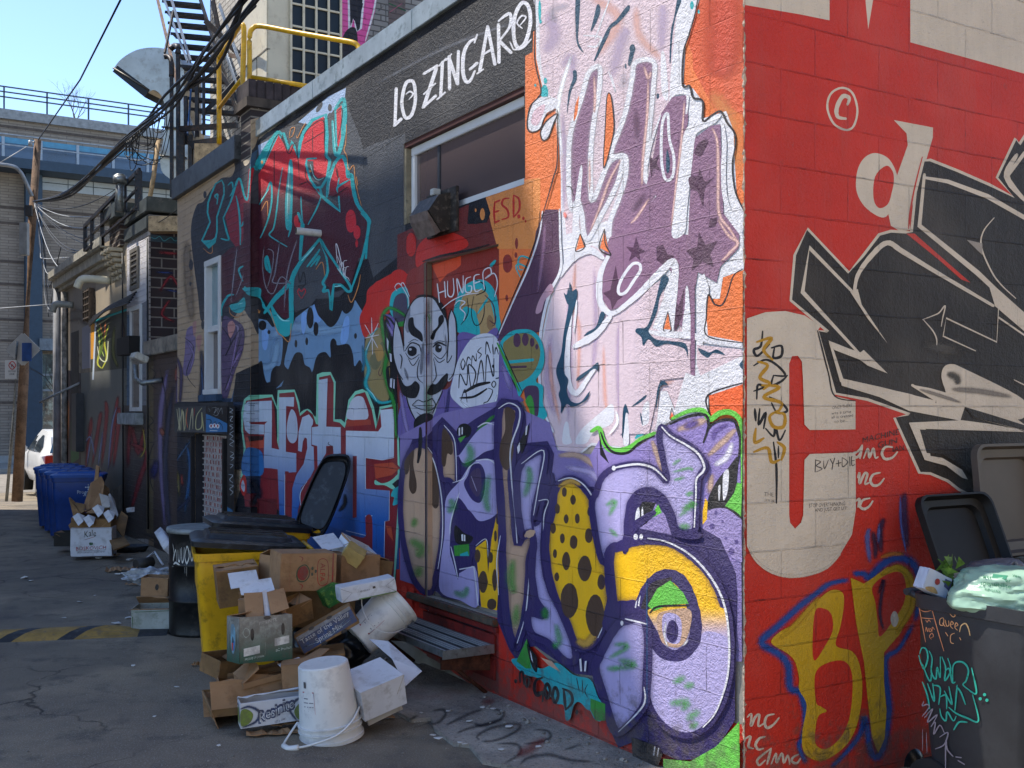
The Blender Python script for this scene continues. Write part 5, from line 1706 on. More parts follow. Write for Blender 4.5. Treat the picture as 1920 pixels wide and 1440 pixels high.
def simple_window(parent, u0, u1, z0, z1, n0=0., fm=vin, gm=None, mid=True):
    bm = B(); t = .05
    for lo, hi in (((u0, n0-.02, z1-t), (u1, n0+.03, z1)), ((u0, n0-.02, z0), (u1, n0+.03, z0+t)), ((u0, n0-.02, z0+t), (u0+t, n0+.028, z1-t)), ((u1-t, n0-.02, z0+t), (u1, n0+.028, z1-t))): box(bm, lo, hi)
    if mid: box(bm, (u0+t, n0-.02, (z0+z1)/2-.02), (u1-t, n0+.022, (z0+z1)/2+.02))
    f = link('window', bm, fm, parent)
    bm = B(); box(bm, (u0+t, n0+.002, z0+t), (u1-t, n0+.01, z1-t)); link('pane', bm, gm or MATS['dark_glass'], f)
    return f
simple_window(b3, onN(267, 650).x, onN(247, 650).x, 1.62, 2.94)
bm = B(); box(bm, (onN(270, 780).x, 0, 1.45), (onN(234, 780).x, .1, 1.60), bev=.01); link('window_sill', bm, mat('sill_grey', '8b8f90', .8, var=.3), b3)
bm = B(); box(bm, (onN(267, 620).x, .03, 2.33), (onN(243, 620).x, .16, 2.55)); link('black_box', bm, mat('box_black', '0c0c0e', .6), b3)
f = simple_window(b3, onN(262, 520).x, onN(247, 520).x, 3.16, 3.68, fm=mat('shutter_grey', '6b655c', .7), mid=False)
bm = B()
for k in range(6): box(bm, (onN(260, 520).x, .012, 3.24+k*.07), (onN(249, 520).x, .03, 3.26+k*.07))
link('slat', bm, MATS['shutter_grey'], f)
# louvred wall vent and hooded flues
bm = B(); vu0, vu1 = onN(178, 545).x, onN(166, 545).x
for k in range(5): box(bm, (vu0, .0, 3.0+k*.1), (vu1, .09, 3.02+k*.1))
for k in range(4): box(bm, (vu0+k*(vu1-vu0)/3-.01, .01, 2.98), (vu0+k*(vu1-vu0)/3+.01, .085, 3.44))
link('louvre_vent', bm, mat('vent_brown', '57493c', .8, var=.3, scale=20), b3)
def flue(x, y, xl, n=.5, r=.05):
    a = onN(x, y); bm = B(); p = [Vector((a.x, 0, a.z)), Vector((a.x+.05, n*.7, a.z+.01)), Vector((a.x+.08, n*.9, a.z-.02)), Vector((a.x+.10, n, a.z-.12))]
    tube(bm, [MB @ q for q in cr([tuple(q) for q in p], False, 4) and [Vector(q) for q in cr([tuple(q) for q in p], False, 4)]], r, 12)
    return bm
tag(link('flue_pipe', flue(207, 526, 160, .42, .055), mat('cream_pipe', 'd6cdb4', .4, var=.08)), 'cream flue pipe over the louvred vent on sunlit stucco', 'pipe')
tag(link('flue_pipe', flue(137, 572, 98, .3, .055), mat('grey_pipe', '9a9890', .45, var=.08)), 'grey bent flue pipe near the far downpipe', 'pipe')
bm = B(); q = onN(117, 700); tube(bm, [MB @ Vector((q.x, .08, -.3)), MB @ Vector((q.x, .08, 3.7))], .07, 10); tube(bm, [MB @ Vector((q.x-.5, .05, -.3)), MB @ Vector((q.x-.5, .05, 3.6))], .05, 10, mi=1)
tag(link('downpipe', bm, [mat('pipe_grey', '77787c', .6, var=.2), mat('pipe_old', '9a948c', .8, var=.4, scale=9)]), 'tall grey downpipe at the far end of the alley wall', 'pipe')
bm = B(); box(bm, (onN(158, 780).x, .0, 1.0), (onN(149, 780).x, .12, 1.9), bev=.01); link('meter_box', bm, mat('meter', '3a3c40', .5), b3)
bm = B(); q = onN(150, 730); tube(bm, [MB @ Vector((q.x, 0, q.z+.1)), MB @ Vector((q.x+.6, .5, q.z-.2))], .02, 6); link('awning_bar', bm, mat('bar', '9a9a98', .5), b3).matrix_parent_inverse = MBI
# dark brown panel at the doorway
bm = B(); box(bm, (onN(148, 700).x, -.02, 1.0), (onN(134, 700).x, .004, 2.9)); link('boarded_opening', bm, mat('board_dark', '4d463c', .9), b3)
# security lamp on an arm
a = onN(282, 665); sl = empty('security_lamp', MB @ Vector((a.x-.35, 0, 2.1)), ROT, 'small tilted security lamp on a silver arm above the scribbled brick', 'lamp')
bm = B(); tube(bm, [(-.25, .0, -.12), (-.12, .2, -.16), (.0, .25, -.1), (.02, .25, .06)], .03, 8); link('arm', bm, gal, sl)
bm = B(); box(bm, (.0, .14, .02), (.3, .3, .10), M=Matrix.Rotation(math.radians(25), 4, 'X'), bev=.01); link('lamp_head', bm, mat('lamp_white', 'b9b5aa', .4, var=.2, dirt='6a655c'), sl)
# ================= ROOFTOP THINGS =================
yel = mat('yellow_rail', 'c99a12', .4, 0, .1, 12, dirt='8a6a20')
r0 = empty('guard_rail', P(468, 150, 10), 0, 'yellow tubular guard rail in front of the air conditioner', 'rail')
def part_world(name, bm, m, par):
    o = link(name, bm, m, par); bpy.context.view_layer.update(); o.matrix_parent_inverse = par.matrix_world.inverted(); return o
bm = B(); tube(bm, [P(*q) for q in cr([(468, 200, 10), (468, 110, 10), (468, 70, 10), (473, 54, 10), (490, 49, 10.0), (550, 60, 9.8), (630, 74, 9.5), (662, 80, 9.4), (672, 88, 9.38), (675, 100, 9.35)], False, 4)], .023, 10)
part_world('top_rail', bm, yel, r0)
bm = B(); tube(bm, [P(474, 145, 10), P(585, 163, 9.7)], .021, 10); part_world('mid_rail', bm, yel, r0)
r1 = empty('guard_rail', P(411, 270, 11.2), 0, 'yellow tubular guard rail beside the fire escape foot', 'rail')
bm = B(); tube(bm, [P(*q) for q in cr([(411, 270, 11.4), (411, 160, 11.4), (411, 112, 11.4), (414, 104, 11.3), (430, 80, 11.0), (446, 54, 10.7), (453, 47, 10.5), (457, 52, 10.45), (457, 90, 10.45), (455, 150, 10.45), (455, 215, 10.45)], False, 4)], .025, 10)
part_world('top_rail', bm, yel, r1)
bm = B(); tube(bm, [P(411, 202, 11.4), P(455, 146, 10.5)], .02, 10); part_world('mid_rail', bm, yel, r1)
# air conditioner
ac = empty('air_conditioner', C0, ROT, 'big cream rooftop air conditioning unit with dark gridded grille', 'air conditioner')
cream = mat('cream_metal', 'c9bfa6', .45, .1, .06, 4, dirt='a89c84')
bm = B(); au, an = 6.8, -.3; box(bm, (au, an-.76, 4.2), (au+.78, an, 6.4), bev=.01); link('casing', bm, cream, ac)
bm = B(); box(bm, (au+.0, an-.03, 5.06), (au+.78, an+.004, 5.075)); link('seam', bm, mat('seam', '6e675a', .6), ac)
bm = B(); box(bm, (au+.3, an, 4.2), (au+.305, an+.004, 5.06)); link('seam', bm, mat('seam', '6e675a', .6), ac)
coil = mat('coil_dark', '1d2a33', .5, .3, .1)
bm = B(); box(bm, (au-.006, -1.04, 4.25), (au-.003, -.53, 6.4))
link('coil', bm, coil, ac)
bm = B()
for k in range(5): n_ = -.53-k*.128; box(bm, (au-.03, n_-.012, 4.25), (au-.012, n_+.012, 6.4), bev=.004)
for k in range(11): z = 4.25+k*.215; box(bm, (au-.026, -1.05, z-.01), (au-.010, -.53, z+.01), bev=.003)
link('grille', bm, cream, ac)
# pink lettered wall and pale brick tower behind
rb = empty('rear_brick_building', C0, ROT, 'taller grey and white brick building behind the roof with pink graffiti', 'building')
gb = brick_mat('grey_brick', '8f8b86', '7a7672', '4a4644', ax='yz')
bm = B(); box(bm, (8.6, -9, 3.6), (11.2, -1.02, 9.5)); link('wall', bm, [gb], rb)
bm = B(); box(bm, (8.62, -1.02, 3.6), (11.2, -1.005, 9.5)); link('pale_brick_face', bm, brick_mat('pale_brick', 'd2ccc2', 'b0a9a0', '6a645e', ax='xz'), rb)
pr_ = Paint(lambda x, y: (lambda p: (-p.y, p.z))(onU(x, y, 8.6)), 'rear')
PLACE['RR'] = (lambda c: Vector((8.599-c.z, -c.x, c.y)), 'brick')
pr_.run('''
@ 280 0 3
F e0589c 1050 -200 1280 -200 1270 60 1215 250 1060 360 1050 200
o e6e2e4 12 24222a 1120 -60 1210 -60 1190 160 1165 180 1150 100 1125 180
L 24222a 10 1130 40 1165 120 1200 20
S 24222a 1070 260 1110 170 1160 160 1170 260 1130 300 1060 360
L e6e2e4 10 1280 -60 1262 60 1215 230
l 5c5a58 6 1290 60 1330 20 1330 120
F 6a5c58 1345 -100 1440 -100 1440 80 1345 140
l 2f5a3c 8 1350 20 1440 60
l a05a6a 5 1350 70 1420 20
''').done('pink_lettering', rb, lambda u, z: 'RR' if z > 3.7 else 'X', [('y', 3.7)], 'pink, black and white graffiti on grey brick')
# gooseneck duct
dk_ = mat('duct_steel', 'b0aca2', .34, .75, .12, 3, .05, 40, dirt='8f887c')
du = empty('ventilation_duct', P(320, 380, 14), 0, 'sheet steel gooseneck ventilation duct rising against the sky', 'duct')
outer = cr([(213, 128), (228, 110), (255, 94), (285, 89), (312, 92), (330, 100), (345, 130)], False, 4)
inner = cr([(345, 240), (311, 240), (310, 205), (303, 180), (290, 169), (280, 172), (272, 182)], False, 4)
bm = B(); prism(bm, [P(x, y, 14.0) for x, y in outer+inner], (.1, .45, 0)); part_world('hood', bm, dk_, du)
bm = B(); prism(bm, [P(x, y, 13.98) for x, y in ((211, 134), (220, 123), (279, 167), (272, 183))], (.1, .44, 0), 0); part_world('opening', bm, mat('duct_dark', '1c2128', .5), du)
bm = B(); prism(bm, [P(x, y, 14.02) for x, y in cr([(309, 238), (305, 270), (300, 290), (303, 320), (318, 335)], False, 4)+[(352, 335), (352, 238)]], (.1, .4, 0)); part_world('riser', bm, dk_, du)
bm = B()
bm.free()
for a_, b_ in (((303, 238), (350, 241)), ((299, 292), (350, 296)), ((212, 127), (278, 168))):
    bm = B(); tube(bm, [P(*a_, 13.97), P(*b_, 13.97)], .012, 4); part_world('seam', bm, mat('duct_seam', '6e6a62', .5, .6), du)
# fire escape
fe = empty('fire_escape', P(370, 380, 12.5), 0, 'black iron fire escape stairs rusting against the sky', 'fire escape')
iron = mat('black_iron', '23252a', .5, .3, .3, 14, .2, dirt='54392a'); rusty = mat('rusted_rail', 'a08672', .6, .3, .3, 16, dirt='6a4532'); pal = mat('highlight_iron', '8f98a2', .4, .5, .2)  # paler and blue iron colours paint bluish highlights on some bars
def c5(x, y, D): return P(240+x/5.54, y/5.54, D)
def flat(bm, a, b, w=.03, t=.012):
    d = b-a; L = d.length; M = Matrix.Translation(a) @ d.to_track_quat('X', 'Z').to_matrix().to_4x4(); box(bm, (0, -t/2, -w/2), (L, t/2, w/2), M=M)
for k in range(-3, 11):
    f = (k+.3)/11; y = 30+k*112; xl, xr = 345+f*330, 745+f*400; D = 14.2-f*1.6
    bm = B(); a, b_ = c5(xl, y-18, D), c5(xr, y+20, D-.05)
    flat(bm, a, b_, .034, .012)
    for q in (.05, .10, .15, .20): flat(bm, a+Vector((.0, q, .012)), b_+Vector((.0, q, .012)), .014, .022)
    part_world('tread', bm, iron, fe)
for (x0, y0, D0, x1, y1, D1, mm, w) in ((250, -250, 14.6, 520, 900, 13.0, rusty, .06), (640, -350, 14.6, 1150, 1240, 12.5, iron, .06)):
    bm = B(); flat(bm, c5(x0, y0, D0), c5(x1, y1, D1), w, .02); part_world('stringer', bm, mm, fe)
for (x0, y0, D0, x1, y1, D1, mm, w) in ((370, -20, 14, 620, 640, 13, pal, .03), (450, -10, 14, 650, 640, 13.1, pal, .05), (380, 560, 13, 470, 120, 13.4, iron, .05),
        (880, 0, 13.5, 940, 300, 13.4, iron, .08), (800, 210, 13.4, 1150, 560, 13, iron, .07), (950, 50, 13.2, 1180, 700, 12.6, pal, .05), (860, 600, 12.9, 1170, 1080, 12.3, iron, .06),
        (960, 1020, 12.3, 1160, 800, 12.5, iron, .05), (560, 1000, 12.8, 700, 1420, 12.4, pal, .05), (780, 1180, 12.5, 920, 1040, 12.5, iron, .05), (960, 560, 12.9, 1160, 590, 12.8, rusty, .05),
        (1020, 560, 12.8, 1180, 1040, 12.2, pal, .05), (620, 1400, 12.4, 660, 860, 12.7, mat('blue_highlight_iron', '2c5484', .5), .05)):
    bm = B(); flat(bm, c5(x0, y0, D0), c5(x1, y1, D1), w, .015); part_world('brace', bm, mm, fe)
for (x, y0, y1, D, w) in ((452, 640, 2050, 12.6, .036), (520, 500, 2100, 12.5, .04), (715, 760, 1420, 12.4, .04), (785, 700, 1400, 12.4, .03), (600, 1000, 1500, 12.5, .04), (560, 1350, 1900, 12.4, .05), (650, 1400, 1900, 12.3, .04)):
    bm = B(); flat(bm, c5(x, y0, D), c5(x+3, y1, D), w, w); part_world('post', bm, iron, fe)
bm = B(); tube(bm, [c5(*q) for q in cr([(375, 590, 12.7), (420, 590, 12.7), (450, 640, 12.65), (452, 800, 12.6)], False, 4)], .03, 6); tube(bm, [c5(*q) for q in cr([(440, 510, 12.6), (480, 480, 12.6), (515, 490, 12.5), (520, 560, 12.5)], False, 4)], .035, 6)
part_world('handrail', bm, iron, fe)
bm = B(); flat(bm, c5(540, 1340, 12.3), c5(1130, 1300, 12), .06, .03); prism(bm, [P(350, 265, 12.2), P(420, 255, 12), P(420, 300, 12), P(392, 308, 12), P(378, 300, 12.1)], (0, .4, 0))
part_world('landing', bm, iron, fe)
# timber props, flue and rails on the far roof
wood = mat('old_timber', 'b79c78', .9, var=.25, scale=12, dirt='6a5a48')
def rod(name, pts, r, m, label, cat, group=None, seg=8):
    bm = B(); tube(bm, pts, r, seg); return tag(link(name, bm, m), label, cat, group)
rod('timber_prop', [P(277, 395, 13.4), P(288, 330, 13.5), P(297, 262, 13.6)], .035, wood, 'weathered timber prop leaning below the duct', 'post', seg=4)
rod('roof_flue', [P(224, 397, 13.8), P(225, 340, 13.8)], .055, gal, 'thin galvanised flue pipe standing on the far roof', 'pipe')
bm = B(); tube(bm, [P(225, 344, 13.8), P(225, 330, 13.8)], .085, 12); tube(bm, [P(225, 330, 13.8), P(225, 327, 13.8)], .06, 12)
cp = link('flue_cap', bm, gal); fl_ = bpy.data.objects['roof_flue']; cp.parent = fl_
rr_ = empty('roof_railing', P(160, 470, 15), 0, 'black iron railing stepping up the far roof', 'railing')
for a_, b_, w in (((158, 425, 15.5), (262, 318, 13.5), .05), ((160, 452, 15.5), (262, 350, 13.5), .03), ((160, 470, 15.5), (262, 385, 13.5), .03)):
    bm = B(); flat(bm, P(*a_), P(*b_), w, .03); part_world('rail', bm, iron, rr_)
for x, y0, y1, D in ((160, 424, 472, 15.5), (173, 410, 468, 15.2), (192, 388, 470, 14.9), (212, 372, 400, 14.5), (234, 350, 398, 14.0), (257, 320, 395, 13.6), (262, 320, 395, 13.5)):
    bm = B(); flat(bm, P(x, y0, D), P(x, y1, D), .05, .03); part_world('post', bm, iron, rr_)
tag(link('timber_block', (lambda bm: (box(bm, (-.15, -.1, 0), (.2, .1, .22)), bm)[1])(B()), wood), 'pale timber block on the roof edge under the fire escape', 'block').location = P(396, 312, 11.6)
tag(link('timber_block', (lambda bm: (box(bm, (-.2, -.1, 0), (.25, .1, .18)), bm)[1])(B()), wood), 'sunlit timber box at the end of the far roof', 'block').location = P(315, 436, 13.0)
# ================= FAR APARTMENT BUILDING =================
FO = Vector((-19.67, 42, 0)); FR = math.atan2(PX.y, PX.x); MF = Matrix.Translation(FO) @ Matrix.Rotation(FR, 4, 'Z'); MFI = MF.inverted()
def onF(x, y, t=0.):
    o_ = MFI @ Vector((0, 0, CAMZ)); d = MFI.to_3x3() @ Vector(((x-960)/FP, 1, -(y-HY)/FP)); k = (t-o_.y)/d.y; return o_+d*k
fb = empty('apartment_building', FO, FR, 'long grey brick apartment block with blue windows across the street', 'building')
def fbox(name, x0, y0, x1, y1, m, d0=0., d1=.1, s0=None, s1=None):
    a = onF(x0, y0); b_ = onF(x1, y1); bm = B()
    box(bm, (s0 if s0 is not None else a.x, -d1, b_.z), (s1 if s1 is not None else b_.x, -d0, a.z)); return link(name, bm, m, fb)
fbk = brick_mat('far_brick', '978c80', '857a6f', '6c635b', bw=.6, rh=.11, ms=.012)
bm = B(); zt = onF(60, 200).z; box(bm, (-30, 0, -.5), (60, 12, zt-.6)); link('wall', bm, fbk, fb)
bm = B(); box(bm, (-30.1, -.15, zt-.62), (60.1, 12, zt-.25)); link('parapet_cap', bm, mat('cap_grey', '8f9294', .6), fb)
bnd = mat('band_dark', '5a504a', .9)
bm = B()
for y in (243, 393, 422, 493, 535, 601, 640, 716, 755): z = onF(60, y).z; box(bm, (-30, -.02, z-.05), (60, -.001, z+.05))
link('dark_brick_band', bm, bnd, fb)
# balcony level
blu = mat('blue_panel', '2f4254', .5, .1, .1); tl = mat('teal_glass', '2a7f9c', .15, var=.15, spec=1); pnl = mat('white_panel', 'a9b2ba', .5, var=.05)
z0, z1 = onF(100, 312).z, onF(100, 268).z
bm = B(); box(bm, (-30, -.05, z0), (60, -.021, z1)); link('window_strip', bm, mat('strip_glass', '28445e', .15, var=.3, scale=.8, spec=1), fb)
bm = B(); box(bm, (-30, -.07, z1-.22), (60, -.051, z1)); link('transom_glass', bm, tl, fb)
for k in range(16):
    bm = B(); s_ = -4+k*1.35; box(bm, (s_, -.12, z0), (s_+.1, -.072, z1)); link('mullion', bm, pnl, fb)
bm = B(); zb = onF(100, 322).z; box(bm, (-30, -1.3, zb-.25), (60, -.13, zb+.12)); link('balcony_slab', bm, blu, fb)
bm = B(); 
for z in (zb+.55, zb+.95): box(bm, (-30, -1.28, z), (60, -1.24, z+.04))
link('balcony_rail', bm, mat('rail_light', '9aa4ae', .5), fb)
za, zc_ = onF(200, 368).z, onF(200, 326).z
bm = B(); a = onF(78, 350).x; box(bm, (a, -.06, za), (60, -.03, zb-.26)); link('cladding_panel', bm, pnl, fb)
bm = B()
for k in range(14): s_ = a+k*.95; box(bm, (s_, -.072, za), (s_+.025, -.062, zb-.26))
box(bm, (a, -.072, (za+zb-.2)/2), (60, -.0615, (za+zb-.2)/2+.03)); link('panel_joint', bm, mat('joint', '4a545c', .6), fb)
bm = B(); box(bm, (onF(45, 500).x, -.5, -.4), (onF(76, 500).x, -.021, zb-.26)); link('blue_column', bm, blu, fb)
fbox('concrete_base', 76, 830, 300, 900, mat('base_conc', '9a9a98', .85, var=.08), .021, .2, s1=60)
fbox('canopy_beam', 70, 636, 300, 664, mat('beam_grey', '6f7880', .6), .021, .6, s1=60)
sf = fbox('shop_window', 74, 664, 240, 830, mat('shop_glass', '55686a', .08, var=.5, scale=.9, spec=1, dirt='a9bcae'), .021, .06)
bm = B()
for x in (76, 160, 238): s_ = onF(x, 700).x; box(bm, (s_-.06, -.12, onF(100, 830).z), (s_+.06, -.061, onF(100, 664).z))
for y in (703, 732): z = onF(100, y).z; box(bm, (onF(76, 700).x, -.115, z-.04), (onF(238, 700).x, -.061, z+.04))
link('shop_frame', bm, mat('frame_grey', '8f979c', .5), sf)
# railing on top
bm = B(); zr = zt-.25
for z in (zr+.55, zr+.95, zr+.75): box(bm, (-30, .3, z), (60, .36, z+.045))
for k in range(30): box(bm, (-20+k*1.55, .3, zr), (-19.94+k*1.55, .37, zr+.95))
link('roof_railing', bm, mat('dark_rail', '3f4a54', .5), fb)
fbox('low_white_base', -400, 862, 45, 900, MATS['base_conc'], .021, .15)
# ================= TREES =================
def bare_tree(name, base, h, label, seed, m, spread=.5, r0_=.05, depth=6, group=None):
    r = random.Random(seed); root = empty(name, base, 0, label, 'tree', group)
    bt = B(); bc = B()
    def grow(bm, p, d, L, rad, lv):
        q = p+d*L; mid = (p+q)/2+Vector((r.uniform(-1, 1), r.uniform(-1, 1), 0))*L*.05
        tube(bm, [p, mid, q], rad, 5, r1=rad*.65, cap=False)
        if lv == 0: return
        for _ in range(3 if lv > 2 else 2):
            nd_ = (d+Vector((r.uniform(-1, 1), r.uniform(-1, 1), r.uniform(-.2, .7)))*spread).normalized()
            grow(bc, q if r.random() < .6 else mid, nd_, L*r.uniform(.6, .85), rad*.55, lv-1)
    grow(bt, Vector((0, 0, 0)), Vector((0, 0, 1)), h*.3, r0_, depth)
    link('trunk', bt, m, root); link('crown', bc, m, root); return root
bark = mat('grey_bark', '6d6258', .9)
p = onF(168, 240); pw = MF @ Vector((p.x, 3, zt-.6))
bare_tree('bare_roof_tree', pw, 3.0, 'small bare tree standing on the far apartment roof', 4, bark, .65, .05, 5)
bare_tree('bare_street_tree', MF @ Vector((onF(98, 860).x, -3.2, -.32)), 5.0, 'bare street tree in front of the shop window beyond the car', 9, mat('dark_bark', '3f3832', .9), .6, .07, 5)
# ================= BUILDINGS ACROSS THE ALLEY (out of frame, they cast the shade) =================
ob = brick_mat('opposite_brick', '9a7a68', '86604f', '8a8078', bw=.22, rh=.075, ax='xz')
def blk(name, label, fp, H):
    root = empty(name, C0, ROT, label, 'building'); bm = B(); prism(bm, [(a, b_, -.3) for a, b_ in fp], (0, 0, H+.3)); link('wall', bm, ob, root)
    a0_, a1_ = fp[0][0], fp[1][0]; bm = B()
    n = 0; z = 1.2
    while z < H-2:
        u = a0_+.8
        while u < a1_-1.2: box(bm, (u, 6.44, z), (u+.9, 6.5, z+1.5)); u += 2.2
        z += 3.2
    w_ = link('windows', bm, MATS['dark_glass'], root); w_['kind'] = 'stuff'
blk('brick_tenement', 'tall brick tenement across the alley from the painted wall', [(8.17, 6.5), (12.6, 6.5), (18.1, 12), (8.17, 12)], 18.35)
blk('brick_tenement', 'taller middle brick tenement across the alley', [(12.61, 6.5), (15.6, 6.5), (21.1, 12), (18.11, 12)], 20.2)
blk('brick_tenement', 'third brick tenement across the alley facing the stucco building', [(15.61, 6.5), (18.9, 6.5), (24.4, 12), (21.11, 12)], 18.4)
blk('brick_tenement', 'lowest brick tenement across the alley between two higher ones', [(18.91, 6.5), (20.3, 6.5), (25.8, 12), (24.41, 12)], 17.15)
blk('brick_tenement', 'brick tenement at the street end of the alley', [(20.31, 6.5), (22.1, 6.5), (27.6, 12), (25.81, 12)], 20.5)
root = empty('bounce_building', C0, ROT, 'unseen pale building added behind the viewpoint to bounce light on the red front', 'building')  # added out of view to bounce warm sunlight onto the red front
bm = B(); box(bm, (-16, -14, -.3), (-8.5, 5, 9)); link('wall', bm, mat('bounce_stone', 'd6c3a6', .9, var=.08), root)

bm = B(); quad(bm, [(-14, -13, .004), (14, -13, .004), (14, .8, .004), (-14, .8, .004)]); tag(link('bounce_ground', bm, mat('bounce_concrete', 'b5ab9c', .9, var=.08, scale=1)), kind='structure')  # pale sheet added behind the camera to bounce sunlight upward

rg = random.Random(21); bm = B()
for k in range(520):
    if k < 330:
        u = rg.uniform(-.0, 10.5); n_ = abs(rg.gauss(0, .14))+.01; p = MB @ Vector((u, n_, 0)); zz = .02 if u < 2.0 and n_ < .5 else 0
    else: p = Vector((rg.uniform(-3.6, .2), rg.uniform(5, 11), 0)); zz = 0
    s = rg.uniform(.003, .011)*(1.4 if k < 330 else .8)
    vs = bmesh.ops.create_icosphere(bm, subdivisions=1, radius=s)['verts']
    for v in vs: v.co = Vector((v.co.x*rg.uniform(.7, 1.3), v.co.y*rg.uniform(.7, 1.3), v.co.z*.6))+Vector((p.x, p.y, zz+s*.3))
tag(link('gravel', bm, mat('grit', '8c857b', .95, var=.35, scale=40)), 'loose grit and pebbles along the foot of the wall', 'gravel', kind='stuff')
from mathutils import noise as mn
# ================= HELPERS FOR THINGS =================
R_ = math.radians
def rrect(w, d, r, z, n=4, dx=0, dy=0):
    out = []
    for cx, cy, a0 in ((w/2-r, d/2-r, 0), (-w/2+r, d/2-r, 90), (-w/2+r, -d/2+r, 180), (w/2-r, -d/2+r, 270)):
        for k in range(n+1):
            a = R_(a0+90*k/n); out.append(Vector((cx+r*math.cos(a)+dx, cy+r*math.sin(a)+dy, z)))
    return out
def loft(bm, rings, M=None, cap0=True, cap1=True, mi=0, smooth=False):
    rs = [[bm.verts.new((M @ p) if M else p) for p in r] for r in rings]
    for i in range(len(rs)-1):
        n = len(rs[i])
        for k in range(n):
            f = bm.faces.new((rs[i][k], rs[i][(k+1) % n], rs[i+1][(k+1) % n], rs[i+1][k])); f.material_index = mi; f.smooth = smooth
    if cap0: bm.faces.new(rs[0]).material_index = mi
    if cap1: bm.faces.new(rs[-1]).material_index = mi
def facepaint(parent, name, w, h, d, prog, face='front', label=None):
    """print on a carton face: x 0..100 over the face width, y downwards in the same unit"""
    fw = {'front': w, 'left': d, 'top': w, 'right': d}[face]; k = fw/100
    key = 'fp%d' % len(LEV)
    mp = lambda x, y: (x*k, y*k)
    if face == 'front': pl = lambda c: Vector((c.x-w/2, -d/2-.0006-c.z, h-c.y))
    elif face == 'left': pl = lambda c: Vector((-w/2-.0006-c.z, d/2-c.x, h-c.y))
    elif face == 'right': pl = lambda c: Vector((w/2+.0006+c.z, c.x-d/2, h-c.y))
    else: pl = lambda c: Vector((c.x-w/2, d/2-c.y, h+.0006+c.z))
    PLACE[key] = (pl, 'plain')
    o = Paint(mp, key, .0003).run(prog).done(name, parent, lambda x, y: key, []); return o
card = mat('brown_card', '9c7753', .85, var=.12, scale=5, bmp=.12, bscale=90, dirt='7d5c3d')
cardd = mat('old_brown_card', '86653f', .9, var=.2, scale=6, bmp=.2, dirt='5a4330')
white = mat('white_card', 'c9c8ca', .8, var=.07, scale=5, bmp=.08, dirt='a5a09c')
greyc = mat('greyish_card', 'b2aba2', .85, var=.1, scale=4, dirt='8d857c')
def carton(name, label, loc, size, rot=(0, 0, 0), m=None, inner=None, openk=(), cat='box', group=None, tape=False, flapang=None):
    w, d, h = size; m = m or card; inner = inner or card
    root = empty(name, loc, 0, label, cat, group, rot=tuple(R_(a) for a in rot))
    bm = B(); t = .005
    if openk:
        for lo, hi in (((-w/2, -d/2, 0), (w/2, -d/2+t, h)), ((-w/2, d/2-t, 0), (w/2, d/2, h)), ((-w/2, -d/2+t, 0), (-w/2+t, d/2-t, h)), ((w/2-t, -d/2+t, 0), (w/2, d/2-t, h)), ((-w/2+t, -d/2+t, .0), (w/2-t, d/2-t, t))): box(bm, lo, hi)
    else: box(bm, (-w/2, -d/2, 0), (w/2, d/2, h), bev=.003)
    if not openk: bmesh.ops.subdivide_edges(bm, edges=[q for q in bm.edges if q.calc_length() > .05], cuts=3, use_grid_fill=True)
    for v in bm.verts:
        v.co += Vector((random.uniform(-1, 1), random.uniform(-1, 1), random.uniform(-1, 1)))*.0015
        k_ = abs(mn.noise(v.co*9+Vector(loc)*3)); v.co -= Vector((v.co.x, v.co.y, v.co.z-h/2))*.045*k_
    link('carton_body', bm, m, root)
    for k, ang in openk:
        bm = B(); L = d*.48 if k in 'fb' else w*.4; a = R_(ang)
        if k == 'f': M = Matrix.Translation((0, -d/2, h)) @ Matrix.Rotation(-a, 4, 'X'); fw = w
        elif k == 'b': M = Matrix.Translation((0, d/2, h)) @ Matrix.Rotation(math.pi, 4, 'Z') @ Matrix.Rotation(-a, 4, 'X'); fw = w
        elif k == 'l': M = Matrix.Translation((-w/2, 0, h)) @ Matrix.Rotation(-math.pi/2, 4, 'Z') @ Matrix.Rotation(-a, 4, 'X'); fw = d
        else: M = Matrix.Translation((w/2, 0, h)) @ Matrix.Rotation(math.pi/2, 4, 'Z') @ Matrix.Rotation(-a, 4, 'X'); fw = d
        # a flap hinged on the rim; ang 90 stands up, above that folds outwards; torn edge
        n = 9; top = [Vector((fw*(.5-i/(n-1)), random.uniform(-.01, .01), L*random.uniform(.88, 1.04))) for i in range(n)]
        pts = [Vector((-fw/2, 0, .001)), Vector((fw/2, 0, .001))]+top
        M2 = M @ Matrix.Rotation(R_(90), 4, 'X')
        prism(bm, [M @ p for p in pts], (M.to_3x3() @ Vector((0, .004, 0))))
        link('flap', bm, inner, root)
    if tape:
        bm = B(); box(bm, (-.025, -d/2-.001, h-.06), (.025, d/2, h+.0012)); link('tape', bm, mat('tape', 'b9b3a6', .2, var=.05), root)
    return root
